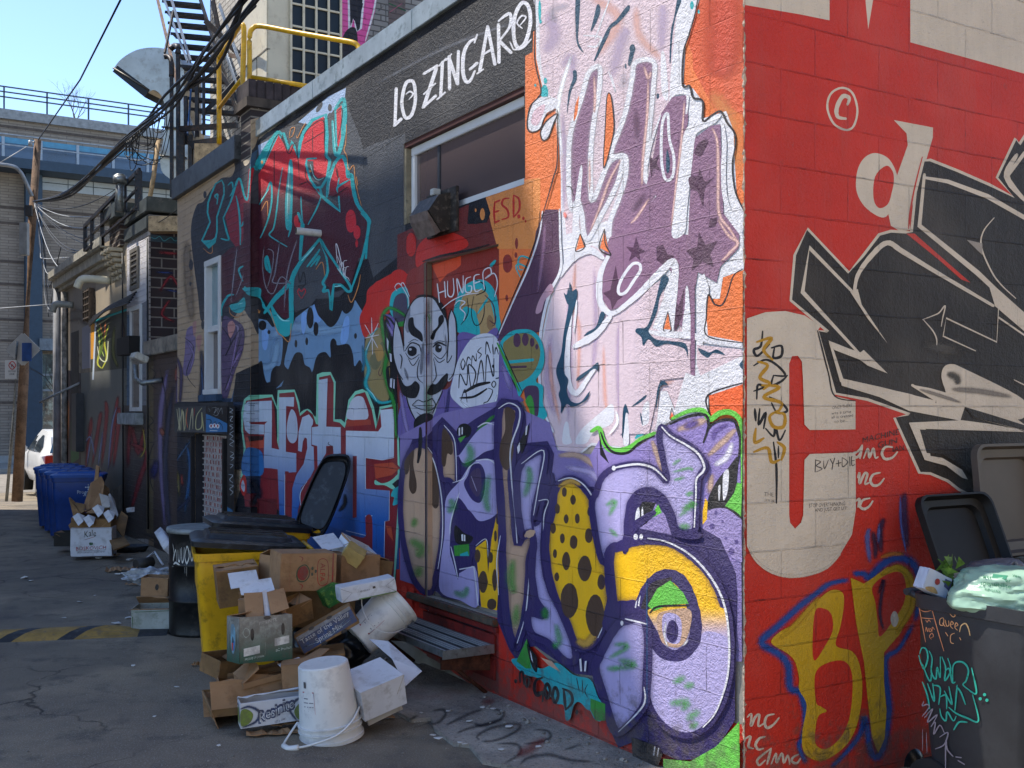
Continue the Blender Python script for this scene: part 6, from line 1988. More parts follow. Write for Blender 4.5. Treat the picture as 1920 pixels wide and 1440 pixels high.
def cart(name, label, cat, loc, rz, w, d, h, mb, ml, lid=None, group=None, taper=.8, wheels=True, rimm=None, lsh=0, lw=1, ll=1):
    root = empty(name, loc, rz, label, cat, group)
    bm = B()
    rings = [rrect(w*taper, d*taper, .04, .03), rrect(w*taper*1.02, d*taper*1.02, .05, .06), rrect(w*.92, d*.92, .05, h*.66), rrect(w*.94, d*.94, .05, h*.68), rrect(w*.95, d*.95, .05, h*.93), rrect(w*1.0, d*1.0, .06, h*.935), rrect(w*1.01, d*1.01, .06, h), rrect(w*.96, d*.96, .05, h), rrect(w*.90, d*.90, .05, h*.75), rrect(w*.8, d*.8, .05, .1)]
    loft(bm, rings, cap0=True, cap1=True); bmesh.ops.bevel(bm, geom=[e for e in bm.edges if abs(e.calc_face_angle(0)) > 1.0], offset=.004, segments=1, affect='EDGES')
    link('body', bm, mb, root, smooth=True)
    bm = B()
    for s in (-1, 1): tube(bm, [(s*w*.36, d*.5, h-.03), (s*w*.36, d*.5+.07, h-.01)], .014, 8)
    tube(bm, [(-w*.4, d*.5+.06, h-.01), (w*.4, d*.5+.06, h-.01)], .015, 8); link('handle', bm, rimm or mb, root)
    if wheels:
        for s in (-1, 1):
            bm = B(); tube(bm, [(s*w*.36, d*.36, .10), (s*w*.46, d*.36, .10)], .10, 20); wh = link('wheel', bm, mat('tyre_rubber', '1a1a1b', .8), root)
            bm = B(); tube(bm, [(s*w*.461, d*.36, .10), (s*w*.475, d*.36, .10)], .045, 14); link('hub', bm, mat('hub_grey', '5a5a5c', .6), wh)
    # lid: slightly domed with ribs, hinged at the back
    a = R_(lid or 0); M = Matrix.Translation((lsh, d/2+.02, h+.004)) @ Matrix.Rotation(-a, 4, 'X')
    bm = B(); w *= lw; d *= ll; dy = -d/2-.02
    loft(bm, [rrect(w*1.04, d*1.05, .06, -.018, dy=dy), rrect(w*1.05, d*1.06, .06, .014, dy=dy), rrect(w*.95, d*.97, .06, .032, dy=dy), rrect(w*.80, d*.82, .06, .034, dy=dy), rrect(w*.76, d*.78, .06, .056, dy=dy), rrect(w*.4, d*.4, .05, .064, dy=dy)], M, cap0=False)
    loft(bm, [rrect(w*1.04, d*1.05, .06, -.018, dy=dy), rrect(w*.99, d*1.0, .06, -.018, dy=dy), rrect(w*.93, d*.95, .06, .018, dy=dy), rrect(w*.78, d*.80, .06, .022, dy=dy), rrect(w*.74, d*.76, .06, .044, dy=dy)], M, cap0=False)
    for q in (-.22, 0, .22): box(bm, (w*q-.012, dy-d*.36, .050), (w*q+.012, dy+d*.36, .070), M=M, bev=.004)
    link('lid', bm, ml, root, smooth=True)
    return root
# ================= YELLOW CARTS =================
ylw = mat('yellow_plastic', 'd9a30c', .45, 0, .1, 5, .05, dirt='8a6a14'); blk_ = mat('black_plastic', '1b1d21', .38, 0, .25, 5, .06, dirt='3c4046')
y1 = cart('wheeled_bin', 'nearer yellow wheeled bin with closed black lid behind the brown oil box', 'bin', (-1.70, 7.0, 0), R_(-72), .56, .66, .74, ylw, blk_, 5, 'yellow wheeled bins')
y2 = cart('wheeled_bin', 'farther yellow wheeled bin with black lid against the black drum', 'bin', (-1.80, 7.72, 0), R_(-66), .5, .66, .77, ylw, blk_, 6, 'yellow wheeled bins')
for y_ in (y1, y2):
    facepaint(y_, 'phone_number', .5, .73, .64, 'T 1a1a1a 1-866-JU 22 16 88 16 10\nT 1a1a1a www.jrjunk.c 12 52 96 52 8', 'front')
# open black lid of a third bin leaning on the blue lettering
y3 = empty('leaning_lid', P(590, 1000, 7.9), 0, 'long black bin lid standing upright against the blue lettering', 'bin lid')
pts = cr([(553, 985), (575, 920), (600, 868), (615, 853), (640, 851), (655, 856), (656, 880), (640, 930), (615, 990), (598, 1008), (570, 1000)], True, 4)
bm = B(); cx_, cy_ = 608, 925
def rngp(k, dD): return [P(cx_+(x-cx_)*k, cy_+(y-cy_)*k, 7.75+dD+(925-y)*.0009) for x, y in pts]
loft(bm, [rngp(1, .06), rngp(1.0, -.0), rngp(.95, -.012), rngp(.88, .03), rngp(.84, .035), rngp(.80, .015)], cap0=True); part_world('shell', bm, blk_, y3)
# ================= BLACK DRUM =================
dr = empty('oil_drum', (-2.27, 8.0, 0), 0, 'black oil drum with white scrawl and pale dirty lid', 'drum')
dm = mat('drum_black', '17181a', .4, .3, .3, 6, .15, dirt='33302e')
bm = B(); lathe(bm, [(.225, 0), (.235, .005), (.23, .02), (.23, .24), (.24, .25), (.23, .26), (.23, .50), (.24, .51), (.23, .52), (.23, .74), (.238, .75)], 40); link('barrel', bm, dm, dr)
bm = B(); lathe(bm, [(.245, .735), (.250, .75), (.245, .772), (.225, .768), (.0001, .768)], 40); link('lid', bm, mat('drum_lid', '7e8382', .5, .2, .25, 8, .1, dirt='5a5f5e'), dr)
PLACE['DR'] = (lambda c: Vector((math.sin(c.x)*(.2335+c.z), -math.cos(c.x)*(.2335+c.z), c.y)), 'plain')
Paint(lambda x, y: (x/100, y/100), 'drum', .0004).run('''
L cfccc2 1.6 -75 66 -68 60 -72 54 -60 62 -55 54
L cfccc2 1.6 -50 62 -48 55 -42 55 -40 63
L cfccc2 1.6 -36 64 -34 54 -28 56 -26 64
L cfccc2 1.8 -18 65 -24 58 -18 53 -10 58 -14 64 -18 65
L cfccc2 1.5 -8 62 -2 55 4 60
L cfccc2 .7 -24 52 -24 46
L cfccc2 .7 -18 53 -18 44
L cfccc2 1.5 -75 50 -60 53 -40 51
''').done('white_scrawl', dr, lambda x, y: 'DR', [])
# ================= THE HEAP =================
# boxes named by what they look like
ps = [carton('cardboard_box', 'brown oil box with red lettering lying on top of the heap', P(566, 1103, 6.3), (.33, .24, .215), (0, 3, 27), card)]
facepaint(ps[0], 'red_print', .33, .215, .24, '''
T b02a24 VEGETABLE 17 10 17 50 6
T b02a24 OIL 17 52 17 62 6
l b02a24 2.4 92 1 93 64
S 8a2a22 33 26 42 22 48 28 48 38 42 46 34 44 30 36
C 2f4a30 2 33 24 43 20 50 28 50 40 42 48 32 46 29 34
E 2f4a30 56 26 2 3 56 36 2 3 62 31 2 3
L b02a24 1.5 32 5 38 8 36 14
L b02a24 1.5 34 52 40 55 38 61
C b02a24 1.2 66 14 82 14 84 50 68 52
''')
PLACEX = Paint(lambda x, y: (x*.0033, y*.0033), 'alfa', .0003)
vs, fs = fontpoly('ALFA', 1); wd = max(v[0] for v in vs); PLACEX.put([(70+(vy/.72)*9, 17+vx/wd*32) for vx, vy in vs], fs, [hexc('b02a24')]*len(vs))
PLACE['AL'] = (lambda c: Vector((c.x-.165, -.12-.0022-c.z, .215-c.y)), 'plain')
PLACEX.done('maker_name', ps[0], lambda x, y: 'AL', [])
c2_ = carton('cardboard_box', 'grey and green box printed with vegetables, its top torn open', P(487, 1238, 5.72), (.285, .19, .235), (-6, 2, 33), greyc, card, (('f', 118), ('l', 128), ('b', 80)))
facepaint(c2_, 'green_print', .285, .235, .19, '''
V a8a79c 24503c 0 82 0 0 100 0 100 82 0 82
T e8e6da PIMENTS 36 16 70 11 6
T dcdccf PIMIENTOS 48 72 49 28 5
E 15181a 24 32 3.4 11 82 26 3.4 11 52 4 7 3.5
F d8d5cc 8 56 38 52 38 66 8 70
F d8d5cc 66 42 94 38 94 52 66 56
T c9d6c8 PRODUCE_OF_CANADA 10 77 46 73 4
T c9d6c8 BC_Product 68 66 98 62 5
C c9d6c8 1 8 24 12 20 18 24 18 32 12 36 7 30
''', 'front')
facepaint(c2_, 'side_print', .285, .235, .19, '''
V a8a79c 24503c 0 123 0 0 100 0 100 123 0 123
S 7db0c4 45 20 62 24 70 50 62 90 50 100 40 88 32 50 36 26
S c8482e 40 72 52 68 54 86 46 92
S 2a78b8 54 70 64 66 62 86 54 92
S 35414a 50 52 58 68 44 70
L 1f3a2a 4 22 50 24 80 30 96
L 1f3a2a 4 78 46 78 76 70 92
T 2a3a34 PRINT 36 14 62 14 6
''', 'left')
c3_ = carton('cardboard_box', 'open brown box with two tall flaps standing inside the heap', P(495, 1190, 5.95), (.25, .2, .2), (-8, -3, 12), card, card, (('f', 85), ('l', 120), ('r', 100), ('b', 70)))
facepaint(c3_, 'blue_print', .25, .2, .2, 'T 2a3560 BURNABY 20 8 20 70 14\nT 2a3560 BC 45 14 45 40 10', 'left')
c4_ = carton('cardboard_box', 'crumpled brown box with white papers stuffed in its top', P(448, 1128, 6.45), (.24, .2, .22), (4, -6, 20), cardd, card, (('f', 95), ('l', 100), ('b', 92)))
def sheet(name, label, pts, m, cat='paper', th=.003, group=None, print_=None):
    bm = B(); c = sum(pts, Vector())/len(pts); n = (pts[1]-pts[0]).cross(pts[2]-pts[0]).normalized()*th
    prism(bm, [p-c for p in pts], n); o = tag(link(name, bm, m), label, cat, group); o.location = c; return o
def px(D, *xy): return [P(xy[i], xy[i+1], D+(0 if i % 4 else .012)) for i in range(0, len(xy), 2)]
sheet('paper_sheet', 'white printed sheet standing in the crumpled brown box', [P(427, 1075, 6.25), P(480, 1068, 6.3), P(487, 1095, 6.2), P(433, 1104, 6.15)], white)
sheet('box_panel', 'white box panel with small black number on top of the brown boxes', [P(447, 1093, 6.0), P(508, 1083, 6.05), P(515, 1105, 5.95), P(500, 1118, 5.9), P(452, 1115, 5.92)], white, 'box')
bl = sheet('card_flap', 'brown flap with a dark slot leaning in the open box', [P(500, 1110, 5.85), P(532, 1102, 5.9), P(542, 1140, 5.8), P(508, 1152, 5.75)], card, 'cardboard')
sheet('card_flap', 'brown square flap left of the white strip in the heap', [P(457, 1112, 5.8), P(492, 1110, 5.83), P(495, 1163, 5.72), P(462, 1168, 5.7)], card, 'cardboard')
sheet('paper_strip', 'narrow white strip between two brown flaps', [P(492, 1108, 5.84), P(500, 1106, 5.86), P(508, 1158, 5.76), P(497, 1160, 5.75)], white, 'paper')
c5_ = carton('cardboard_box', 'slanted blue and white salad box lying across the heap', P(622, 1195, 5.95), (.34, .1, .115), (0, -28, 12), cardd, card)
facepaint(c5_, 'blue_print', .34, .115, .1, '''
F 24487c 2 8 98 2 98 28 2 32
G 6a86a8 3 5 22 40 26 95 14
G 88a0b8 2 30 28 60 26 96 20
F 9aa0a8 2 3 98 1 98 6 2 10
T 16305a Taste_of_the_Valley 5 18 93 14 10
T e4e6ea Taste_of_the_Valley 6 17 92 13 8
T d8dce2 Spring_Mix 26 27 74 25 8
E 17181c 30 2 5 2.5 62 1 5 2.5 36 33 5 3 72 32 5 3
''')
c6_ = carton('cardboard_box', 'long white box with green edge sticking out beside the wall', P(688, 1117, 6.15), (.32, .14, .085), (0, -8, 22), white, white)
facepaint(c6_, 'print', .32, .085, .14, 'F 5c8a2a 30 24.5 98 24.5 98 26.4 30 26.4\nT 50505a PRODUCT 34 14 52 14 3\nF 30303a 57 8 62 8 62 12 57 12\nl 8c8c90 .7 2 2 20 12 2 25\nl 8c8c90 .7 98 2 80 12 98 25')
c7_ = carton('cardboard_box', 'small bright green box wedged under the long white box', P(627, 1130, 6.2), (.11, .1, .1), (0, -24, 30), mat('green_print_card', '2e6b2c', .6, var=.3, scale=12, dirt='86a03c'), white)
c8_ = carton('cardboard_box', 'white glossy box half crushed on the far side of the heap', P(650, 1062, 6.7), (.2, .2, .16), (12, 28, 30), white, card, (('f', 120), ('l', 150)))
sheet('box_panel', 'white box lid resting at the top of the heap by the black lid', [P(586, 1007, 6.75), P(625, 999, 6.85), P(645, 1024, 6.6), P(608, 1033, 6.5)], white, 'box')
c9_ = carton('cardboard_box', 'tan inner carton tipped out of the crushed white box', P(655, 1050, 6.5), (.12, .1, .09), (20, 35, 10), mat('yellow_card', 'b59a5c', .85), card)
c10 = carton('cardboard_box', 'brown box buried in the middle of the heap', P(590, 1170, 6.45), (.42, .3, .26), (0, 6, 15), cardd, card)
c11 = carton('cardboard_box', 'brown carton under the oil box beside the buckets', P(655, 1105, 6.6), (.26, .26, .22), (0, 4, 35), card, card)
c12 = carton('cardboard_box', 'white box with blue stamps tipped forward in front of the step', P(703, 1318, 5.55), (.245, .25, .16), (10, -14, 33), white, greyc, (('f', 172), ('r', 150)), tape=False)
bpy.data.objects.remove([c for c in c12.children if c.name.startswith('flap')][0])
facepaint(c12, 'blue_stamp', .245, .16, .25, 'C 2a4a8a 1.5 60 40 68 38 72 44 66 48 58 46\nG 5a78a8 3 30 60 44 58\nG 5a78a8 3 28 64 46 62\nl a8a8b0 .5 48 2 50 98\nl 9a9aa4 .5 2 50 98 48\nG d8d8dc 6 48 2 50 98', 'top')
bm = B(); box(bm, (-.1225, -.25/2-.0, .157), (.1225, .125, .162)); link('lid_panel', bm, white, c12)
c13 = carton('cardboard_box', 'large pale box panel leaning under the white box', P(722, 1345, 5.5), (.2, .02, .1), (8, -16, 33), greyc, greyc)
sheet('box_panel', 'white open flap reaching from the white box towards the step', [P(692, 1198, 5.95), P(728, 1202, 5.9), P(791, 1258, 5.65), P(760, 1286, 5.55), P(735, 1235, 5.7)], white, 'box')
c14 = carton('cardboard_box', 'white cling film box with blue and green swirls on the asphalt', P(512, 1352, 5.5), (.33, .12, .125), (0, -3, 20), white, white, (('b', 70),))
facepaint(c14, 'swirl_print', .33, .125, .12, '''
G 20406e 4 0 36 22 30 28 16 14 6 0 8
S 86a032 1 33 14 30 19 18 10 9 1 12
G 20406e 4 84 38 74 20 84 6 100 2
S 86a032 86 36 80 22 90 10 100 8 100 36
T 1f3f70 Resinite 25 34 80 18 22
T 1f3f70 Resinite 27 34 82 18 22
T 1f3f70 Resinite 25 31.5 80 15.5 20
T 1f3f70 Resinite 27 31.5 82 15.5 20
T e6e8ea Resinite 27 31.8 80 16 15
T 1f3f70 12"_x_200' 50 36 66 33 3
''')
facepaint(c14, 'end_print', .33, .125, .12, 'S 86a032 10 85 30 30 60 30 70 70 50 96\nG 20406e 10 10 20 60 14 92 50 90 100', 'left')
c15 = carton('cardboard_box', 'flattened brown carton with torn corrugated edges at the front of the heap', P(468, 1318, 5.75), (.44, .32, .04), (5, 0, 24), cardd, card, (('b', 150), ('l', 158), ('f', 28)))
c16 = carton('cardboard_box', 'brown flattened box with blue printing stacked on the torn carton', P(482, 1285, 5.8), (.40, .24, .045), (6, -3, 18), card, card, (('f', 160), ('r', 40)))
facepaint(c16, 'print', .40, .045, .24, 'T 2a2c40 KEEP_COOL 50 26 78 26 8\nT 2a2c40 PRODUCT_OF_USA 30 40 80 40 6\nF 2a3350 74 8 92 8 92 18 74 18', 'top')
c17 = carton('cardboard_box', 'brown box side behind the upturned bucket', P(560, 1290, 5.65), (.16, .14, .14), (0, -4, 10), card, card)
c18 = carton('cardboard_box', 'dark brown box at the bottom of the heap under the salad box', P(590, 1262, 5.95), (.34, .28, .12), (0, -4, 10), cardd, card)
sheet('box_panel', 'light printed panel sliding out under the green vegetable box', [P(520, 1245, 5.7), P(560, 1232, 5.75), P(578, 1243, 5.65), P(532, 1255, 5.6)], white, 'box')
sheet('box_panel', 'tan panel lying above the upturned bucket', [P(565, 1235, 5.75), P(600, 1215, 5.85), P(618, 1216, 5.8), P(590, 1240, 5.65)], card, 'box')
for i, (lbl, x, y, D) in enumerate((('dark plastic bag bulging behind the tilted bucket', 655, 1215, 6.3), ('dark plastic bag deep in the heap behind the salad box', 575, 1200, 6.5))):
    bm = B(); bmesh.ops.create_icosphere(bm, subdivisions=4, radius=.14)
    r = random.Random(i)
    from mathutils import noise as mn
    for v in bm.verts: v.co *= 1+.28*mn.noise(v.co*14+Vector((i*3, 0, 0))); v.co.z *= .75
    o = tag(link('rubbish_bag', bm, mat('bag_black', '121418', .3), None, True), lbl, 'bag'); o.location = P(x, y, D)
for i, (lb, x, y, D, sz_, rt, mm, op) in enumerate((
    ('small brown carton on its side under the green vegetable box', 420, 1262, 5.95, (.2, .18, .1), (8, 4, 50), cardd, (('r', 120),)),
    ('thin brown tray on top of the flattened boxes', 500, 1268, 5.75, (.3, .2, .03), (4, -9, 28), card, (('b', 100), ('l', 60))),
    ('crumpled tan carton left behind the drum side of the yellow bin', 520, 1100, 6.5, (.2, .16, .18), (0, 10, 50), card, (('f', 100), ('b', 60))),
    ('dark torn carton between the oil box and the salad box', 545, 1165, 6.15, (.22, .14, .12), (10, -12, 40), cardd, (('l', 120), ('r', 110))),
    ('brown carton standing behind the long white box', 700, 1090, 6.7, (.16, .14, .14), (0, 12, 30), cardd, (('b', 80),)),
    ('pale carton crushed under the white box by the step', 655, 1330, 5.7, (.18, .16, .07), (0, 6, 20), greyc, (('l', 150),)))):
    carton('cardboard_box', lb, P(x, y, D), sz_, rt, mm, card, op)
# buckets
bw = mat('bucket_white', 'd6d4cf', .35, var=.06, scale=4, dirt='b5b3b0')
def bucket(label, loc, rot, hh=.36, inverted=False):
    root = empty('bucket', loc, 0, label, 'bucket', 'white plastic buckets', rot=tuple(R_(a) for a in rot))
    prof = [(.0001, .002), (.115, 0), (.122, .006), (.124, .02), (.147, hh*.76), (.147, hh*.765), (.158, hh*.77), (.158, hh*.785), (.149, hh*.79), (.150, hh*.84), (.158, hh*.845), (.158, hh*.86), (.151, hh*.865), (.153, hh*.95), (.161, hh*.955), (.161, hh), (.150, hh), (.148, hh*.9), (.118, .02), (.0001, .015)]
    bm = B(); lathe(bm, prof, 48); link('shell', bm, bw, root, True); return root
bk1 = bucket('white bucket standing upside down with a label and its handle on the asphalt', Vector((-.885, 5.36, .368)), (180, 0, 0), .375)
bk1.rotation_euler = (R_(180+3), R_(-6), R_(0)); bk1.location = Vector((-.93, 5.38, .372))
bm = B(); pts = [(-.158, .0, .285), (-.19, .07, .32), (-.205, .15, .342), (-.17, .20, .343), (-.06, .205, .335), (.06, .18, .31), (.13, .12, .27), (.156, .0, .235)]
tube(bm, [Vector(p) for p in cr(pts, False, 6)], .0055, 8); hd = link('handle', bm, bw, bk1)
bm = B(); tube(bm, [Vector(p) for p in cr([(-.203, .155, .342), (-.17, .20, .343), (-.12, .208, .340)], False, 4)], .014, 10); link('grip', bm, bw, hd)
PLACE['BK'] = (lambda c: Vector((math.sin(c.x)*(.125+.0635*c.y+.0012+c.z), math.cos(c.x)*(.125+.0635*c.y+.0012+c.z), c.y)), 'plain')
Paint(lambda x, y: (x/100, y/100), 'bk', .0003).run('''
F dcdde0 -80 11 -28 11 -28 25 -80 25
l c03038 .45 -80 11 -28 11
l c03038 .45 -80 25 -28 25
l c03038 .9 -28 11 -28 25
l 8a8c94 .5 -75 14 -55 14
l 8a8c94 .5 -75 16 -55 16
l 8a8c94 .5 -75 18 -55 18
l 8a8c94 .5 -75 20 -55 20
l 8a8c94 .5 -50 16 -33 16
l 8a8c94 .5 -50 18 -33 18
l 8a8c94 .5 -50 21 -33 21
F 50525a -72 6 -60 6 -60 9 -72 9
''').done('label', bk1, lambda x, y: 'BK', [])
bk2 = bucket('white bucket with ridged collar lying tilted against the heap beside the step', P(672, 1200, 6.2), (-20, 48, 0), .36)
bk2.scale = (.88, .88, .88)
bm = B(); lathe(bm, [(.0001, .362), (.155, .362), (.166, .358), (.166, .34), (.163, .335), (.163, .366), (.155, .37), (.0001, .366)], 48); link('lid', bm, bw, bk2, True)
PLACE['BK2'] = (lambda c: Vector((math.sin(c.x)*(.125+.0635*c.y+.0012+c.z), -math.cos(c.x)*(.125+.0635*c.y+.0012+c.z), c.y)), 'plain')
Paint(lambda x, y: (x/100, y/100), 'bk2', .0003).run('''
F dcdde0 -60 6 10 6 10 20 -60 20
l b03040 .8 -60 6 10 6
l b03040 .8 -60 20 10 20
l b03040 1.4 10 6 10 20
l 9a9ca4 .6 -50 9 0 9
l 9a9ca4 .6 -50 12 0 12
l 9a9ca4 .6 -50 15 0 15
''').done('label', bk2, lambda x, y: 'BK2', [])
bm = B(); tube(bm, [Vector(p) for p in cr([(-.16, 0, .28), (-.2, -.1, .2), (-.12, -.18, .12), (0, -.2, .1), (.1, -.16, .16), (.15, -.03, .27)], False, 6)], .004, 6); link('handle', bm, bw, bk2)
# torn cardboard on the asphalt
def scrap(label, x, y, L, w, rz, m=card, cat='cardboard', seed=0, name='cardboard_scrap', z=.006, h=.02):
    r = random.Random(seed); n = 12; p = G(x, y); bm = B()
    top = [Vector((-L/2+L*i/n, w/2*r.uniform(.3, 1.1), r.uniform(0, h))) for i in range(n+1)]
    bot = [Vector((L/2-L*i/n, -w/2*r.uniform(.3, 1.1), r.uniform(0, h*.5))) for i in range(n+1)]
    a = [bm.verts.new(v) for v in top]; b_ = [bm.verts.new(v) for v in reversed(bot)]
    for i in range(n): bm.faces.new((a[i], a[i+1], b_[i+1], b_[i]))
    g = bmesh.ops.extrude_face_region(bm, geom=bm.faces[:]); 
    for v in [e for e in g['geom'] if isinstance(e, bmesh.types.BMVert)]: v.co.z += .004
    o = tag(link(name, bm, m), label, cat); o.location = (p.x, p.y, z); o.rotation_euler = (0, 0, R_(rz)); return o
scrap('long torn strip of corrugated board left of the upturned bucket', 520, 1378, .30, .07, 12, seed=1)
scrap('torn corrugated sliver lying on the longer strip', 545, 1366, .2, .05, 20, seed=2, z=.02)
scrap('thin torn strip right of the upturned bucket', 708, 1350, .18, .04, 8, seed=3)
scrap('small dark leaf of card alone on the asphalt left of the heap', 368, 1249, .06, .04, 0, seed=4)
scrap('flat brown piece beside the clear bag', 305, 1080, .22, .1, 10, seed=5)
scrap('curled brown piece in the litter behind the drum', 228, 1072, .3, .16, 15, seed=6, h=.05)
scrap('dirty card near the black tray', 210, 1044, .16, .1, 30, cardd, seed=7, h=.06)
scrap('little card square on the asphalt below the kale box', 248, 1098, .12, .06, 5, seed=8)
rr = random.Random(12)
pw_ = mat('paper_scrap_white', 'c9c6c0', .8)
scr = [(1085, 1395), ]
k = 0
for (x, y, s) in ((185, 1048, .05), (218, 1070, .04), (225, 1078, .06), (243, 1052, .07), (275, 1068, .05), (260, 1090, .04), (48, 1085, .05), (58, 1090, .03), (217, 1172, .05), (240, 1160, .03), (840, 1342, .016), (812, 1388, .022), (822, 1394, .03), (862, 1402, .02), (870, 1405, .02), (905, 1335, .02), (790, 1345, .015), (924, 1337, .02), (955, 1372, .03), (1010, 1410, .02), (150, 1130, .03), (178, 1118, .02), (120, 1160, .02), (330, 1290, .02), (290, 1345, .015), (410, 1400, .015), (880, 1362, .03), (940, 1415, .02), (250, 1250, .02)):
    bm = B(); n = 5; pts = [Vector((math.cos(a)*s*rr.uniform(.5, 1), math.sin(a)*s*rr.uniform(.4, .9), rr.uniform(0, s*.3))) for a in [2*math.pi*i/n for i in range(n)]]
    prism(bm, pts, (0, 0, max(.002, s*.12))); o = tag(link('litter_bit', bm, pw_), 'little pale scrap of litter on the ground', 'litter', 'pale litter scraps'); q = G(x, y); o.location = (q.x, q.y, .004 if x < 760 else .022); k += 1
# ================= BOX NEAR THE DRUM =================
c20 = carton('cardboard_box', 'white and green box at the foot of the drum with a brown flap', P(292, 1178, 8.15), (.30, .26, .17), (0, 0, 6), mat('dim_white_card', 'a4a69c', .8, var=.15, scale=5, dirt='7a8070'), card, (('f', 140), ('b', 60)))
facepaint(c20, 'green_border', .30, .17, .26, 'l 3f7a3a 2 4 20 4 52 96 52\nl 3f7a3a 1.4 10 8 90 6')
c21 = carton('cardboard_box', 'brown open carton standing in the green box by the drum', P(294, 1115, 8.3), (.20, .18, .14), (0, 3, 4), card, card, (('f', 100), ('r', 130)))
facepaint(c21, 'hand_hole', .2, .14, .18, 'E 15120f 60 34 7 12')
bm = B(); bmesh.ops.create_icosphere(bm, subdivisions=4, radius=.14)
for v in bm.verts: v.co *= 1+.5*mn.noise(v.co*22); v.co.z *= .5; v.co.x *= 1.4
o = tag(link('plastic_bag', bm, mat('clear_bag', 'a8a9aa', .25, var=.3, scale=14), None, True), 'crumpled pale plastic bag on the ground behind the brown carton', 'bag'); o.location = P(278, 1080, 9.6)
bm = B(); lathe(bm, [(.0001, 0), (.2, 0), (.24, .06), (.235, .07), (.19, .012), (.0001, .01)], 24, M=Matrix.Scale(.6, 4, (0, 1, 0)))
o = tag(link('plastic_tray', bm, blk_), 'black plastic tray lying near the brick corner', 'tray'); o.location = G(240, 1034)
rod('loose_cable', [G(265, 1060)+Vector((0, 0, .03)), G(290, 1052)+Vector((0, 0, .1)), G(305, 1062)+Vector((0, 0, .02))], .012, white, 'short white curved cable among the litter', 'cable')
bm = B(); tube(bm, [G(255, 1070)+Vector((0, 0, .06)), G(285, 1066)+Vector((0, 0, .07))], .055, 14)
tag(link('paint_tin', bm, mat('dark_tin', '45413c', .6, .3)), 'dark rolled tube lying among the litter', 'tube')
rod('white_board', [P(300, 998, 9.6), P(318, 1030, 9.2)], .05, white, 'white board leaning behind the drum', 'board', seg=4)
# ================= KALE BOX AND CARDBOARD BY THE BLUE BINS =================
kb = carton('cardboard_box', 'white kale box with red maker lettering in front of the blue bins', P(176, 1040, 12.0), (.43, .30, .31), (0, 0, 10), white, cardd)
facepaint(kb, 'kale_print', .43, .31, .30, '''
T 3c463c Kale 33 24 62 20 17
L 9a2430 1.2 34 30 44 27 60 22
E 2f5a3c 50 40 5 4
T 9a2430 BOSKOVICH 13 56 86 54 9
l 30343a .8 14 58 86 56
T 40444a FRESH_ORGANIC_VEGETABLES 16 64 84 62 4
l 8a8c90 .6 1 1 99 1
''')
kb2 = carton('cardboard_box', 'torn brown box with white paper shreds sitting on the kale box', P(176, 992, 12.05), (.42, .3, .13), (0, 2, 8), cardd, card, (('b', 70), ('l', 60), ('r', 130)))
for i, (lb, x, y, a) in enumerate((('white paper shred hanging over the torn box front', 168, 975, -20), ('white crumpled shred on top of the torn box', 185, 956, 30), ('white shred at the left end of the torn box', 148, 972, 10), ('white shred hanging at the right end of the torn box', 205, 966, -30))):
    sheet('paper_shred', lb, [P(x-12, y-3, 11.85), P(x-2, y-10, 11.85), P(x+11, y-5, 11.9), P(x+8, y+6, 11.83), P(x-1, y+14, 11.8), P(x-7, y+5, 11.83)], white, 'paper')
sheet('cardboard_sheet', 'tall brown flattened board leaning between the blue bin and the wall', [P(160, 945, 12.6), P(172, 905, 12.7), P(190, 893, 12.8), P(196, 905, 12.8), P(188, 960, 12.5), P(165, 965, 12.45)], card, 'cardboard', .03)
sheet('cardboard_sheet', 'narrow brown board sticking up highest beside the wall', [P(176, 905, 12.75), P(180, 872, 12.85), P(186, 874, 12.85), P(184, 908, 12.75)], card, 'cardboard', .03)
sheet('cardboard_sheet', 'torn brown panel in front of the blue bin', [P(131, 932, 12.6), P(142, 942, 12.6), P(160, 945, 12.55), P(158, 968, 12.4), P(140, 968, 12.4)], cardd, 'cardboard', .02)
sheet('cardboard_sheet', 'dark brown board behind the tall leaning board', [P(190, 905, 12.9), P(204, 915, 13), P(212, 960, 12.7), P(188, 968, 12.6)], cardd, 'cardboard', .03)
sheet('cardboard_sheet', 'leaning white panel by the wall next to the kale box', [P(206, 925, 12.7), P(214, 935, 12.7), P(222, 965, 12.4), P(212, 985, 12.2)], greyc, 'cardboard', .02)
carton('cardboard_box', 'small dark open crate between the blue bin and the kale box', P(126, 1022, 12.6), (.22, .26, .16), (0, 0, 5), mat('crate_dark', '2b2620', .8), card, (('l', 120),))
for lb, q in (('flattened brown sheet lying in front of the leaning white panel', ((205, 1012, 11.9), (232, 1006, 12.1), (243, 1020, 11.7), (214, 1030, 11.5))),
        ('bent brown sheet propped on the wall above the black tray', ((214, 985, 12.3), (228, 958, 12.6), (240, 968, 12.5), (232, 1008, 12.1))),
        ('small torn brown sheet jutting left of the torn box', ((128, 985, 12.2), (142, 970, 12.3), (150, 990, 12.1), (136, 1000, 12.1))),
        ('crushed pale sheet on top of the tall leaning boards', ((186, 925, 12.5), (203, 930, 12.5), (207, 950, 12.4), (192, 952, 12.4)))):
    sheet('cardboard_sheet', lb, [P(*w) for w in q], cardd if 'pale' not in lb else greyc, 'cardboard', .015)
sheet('cup', 'small white cup stuck on the wall vent', [P(236, 953, 12.6), P(246, 951, 12.5), P(246, 960, 12.5), P(238, 961, 12.6)], white, 'cup', .04)
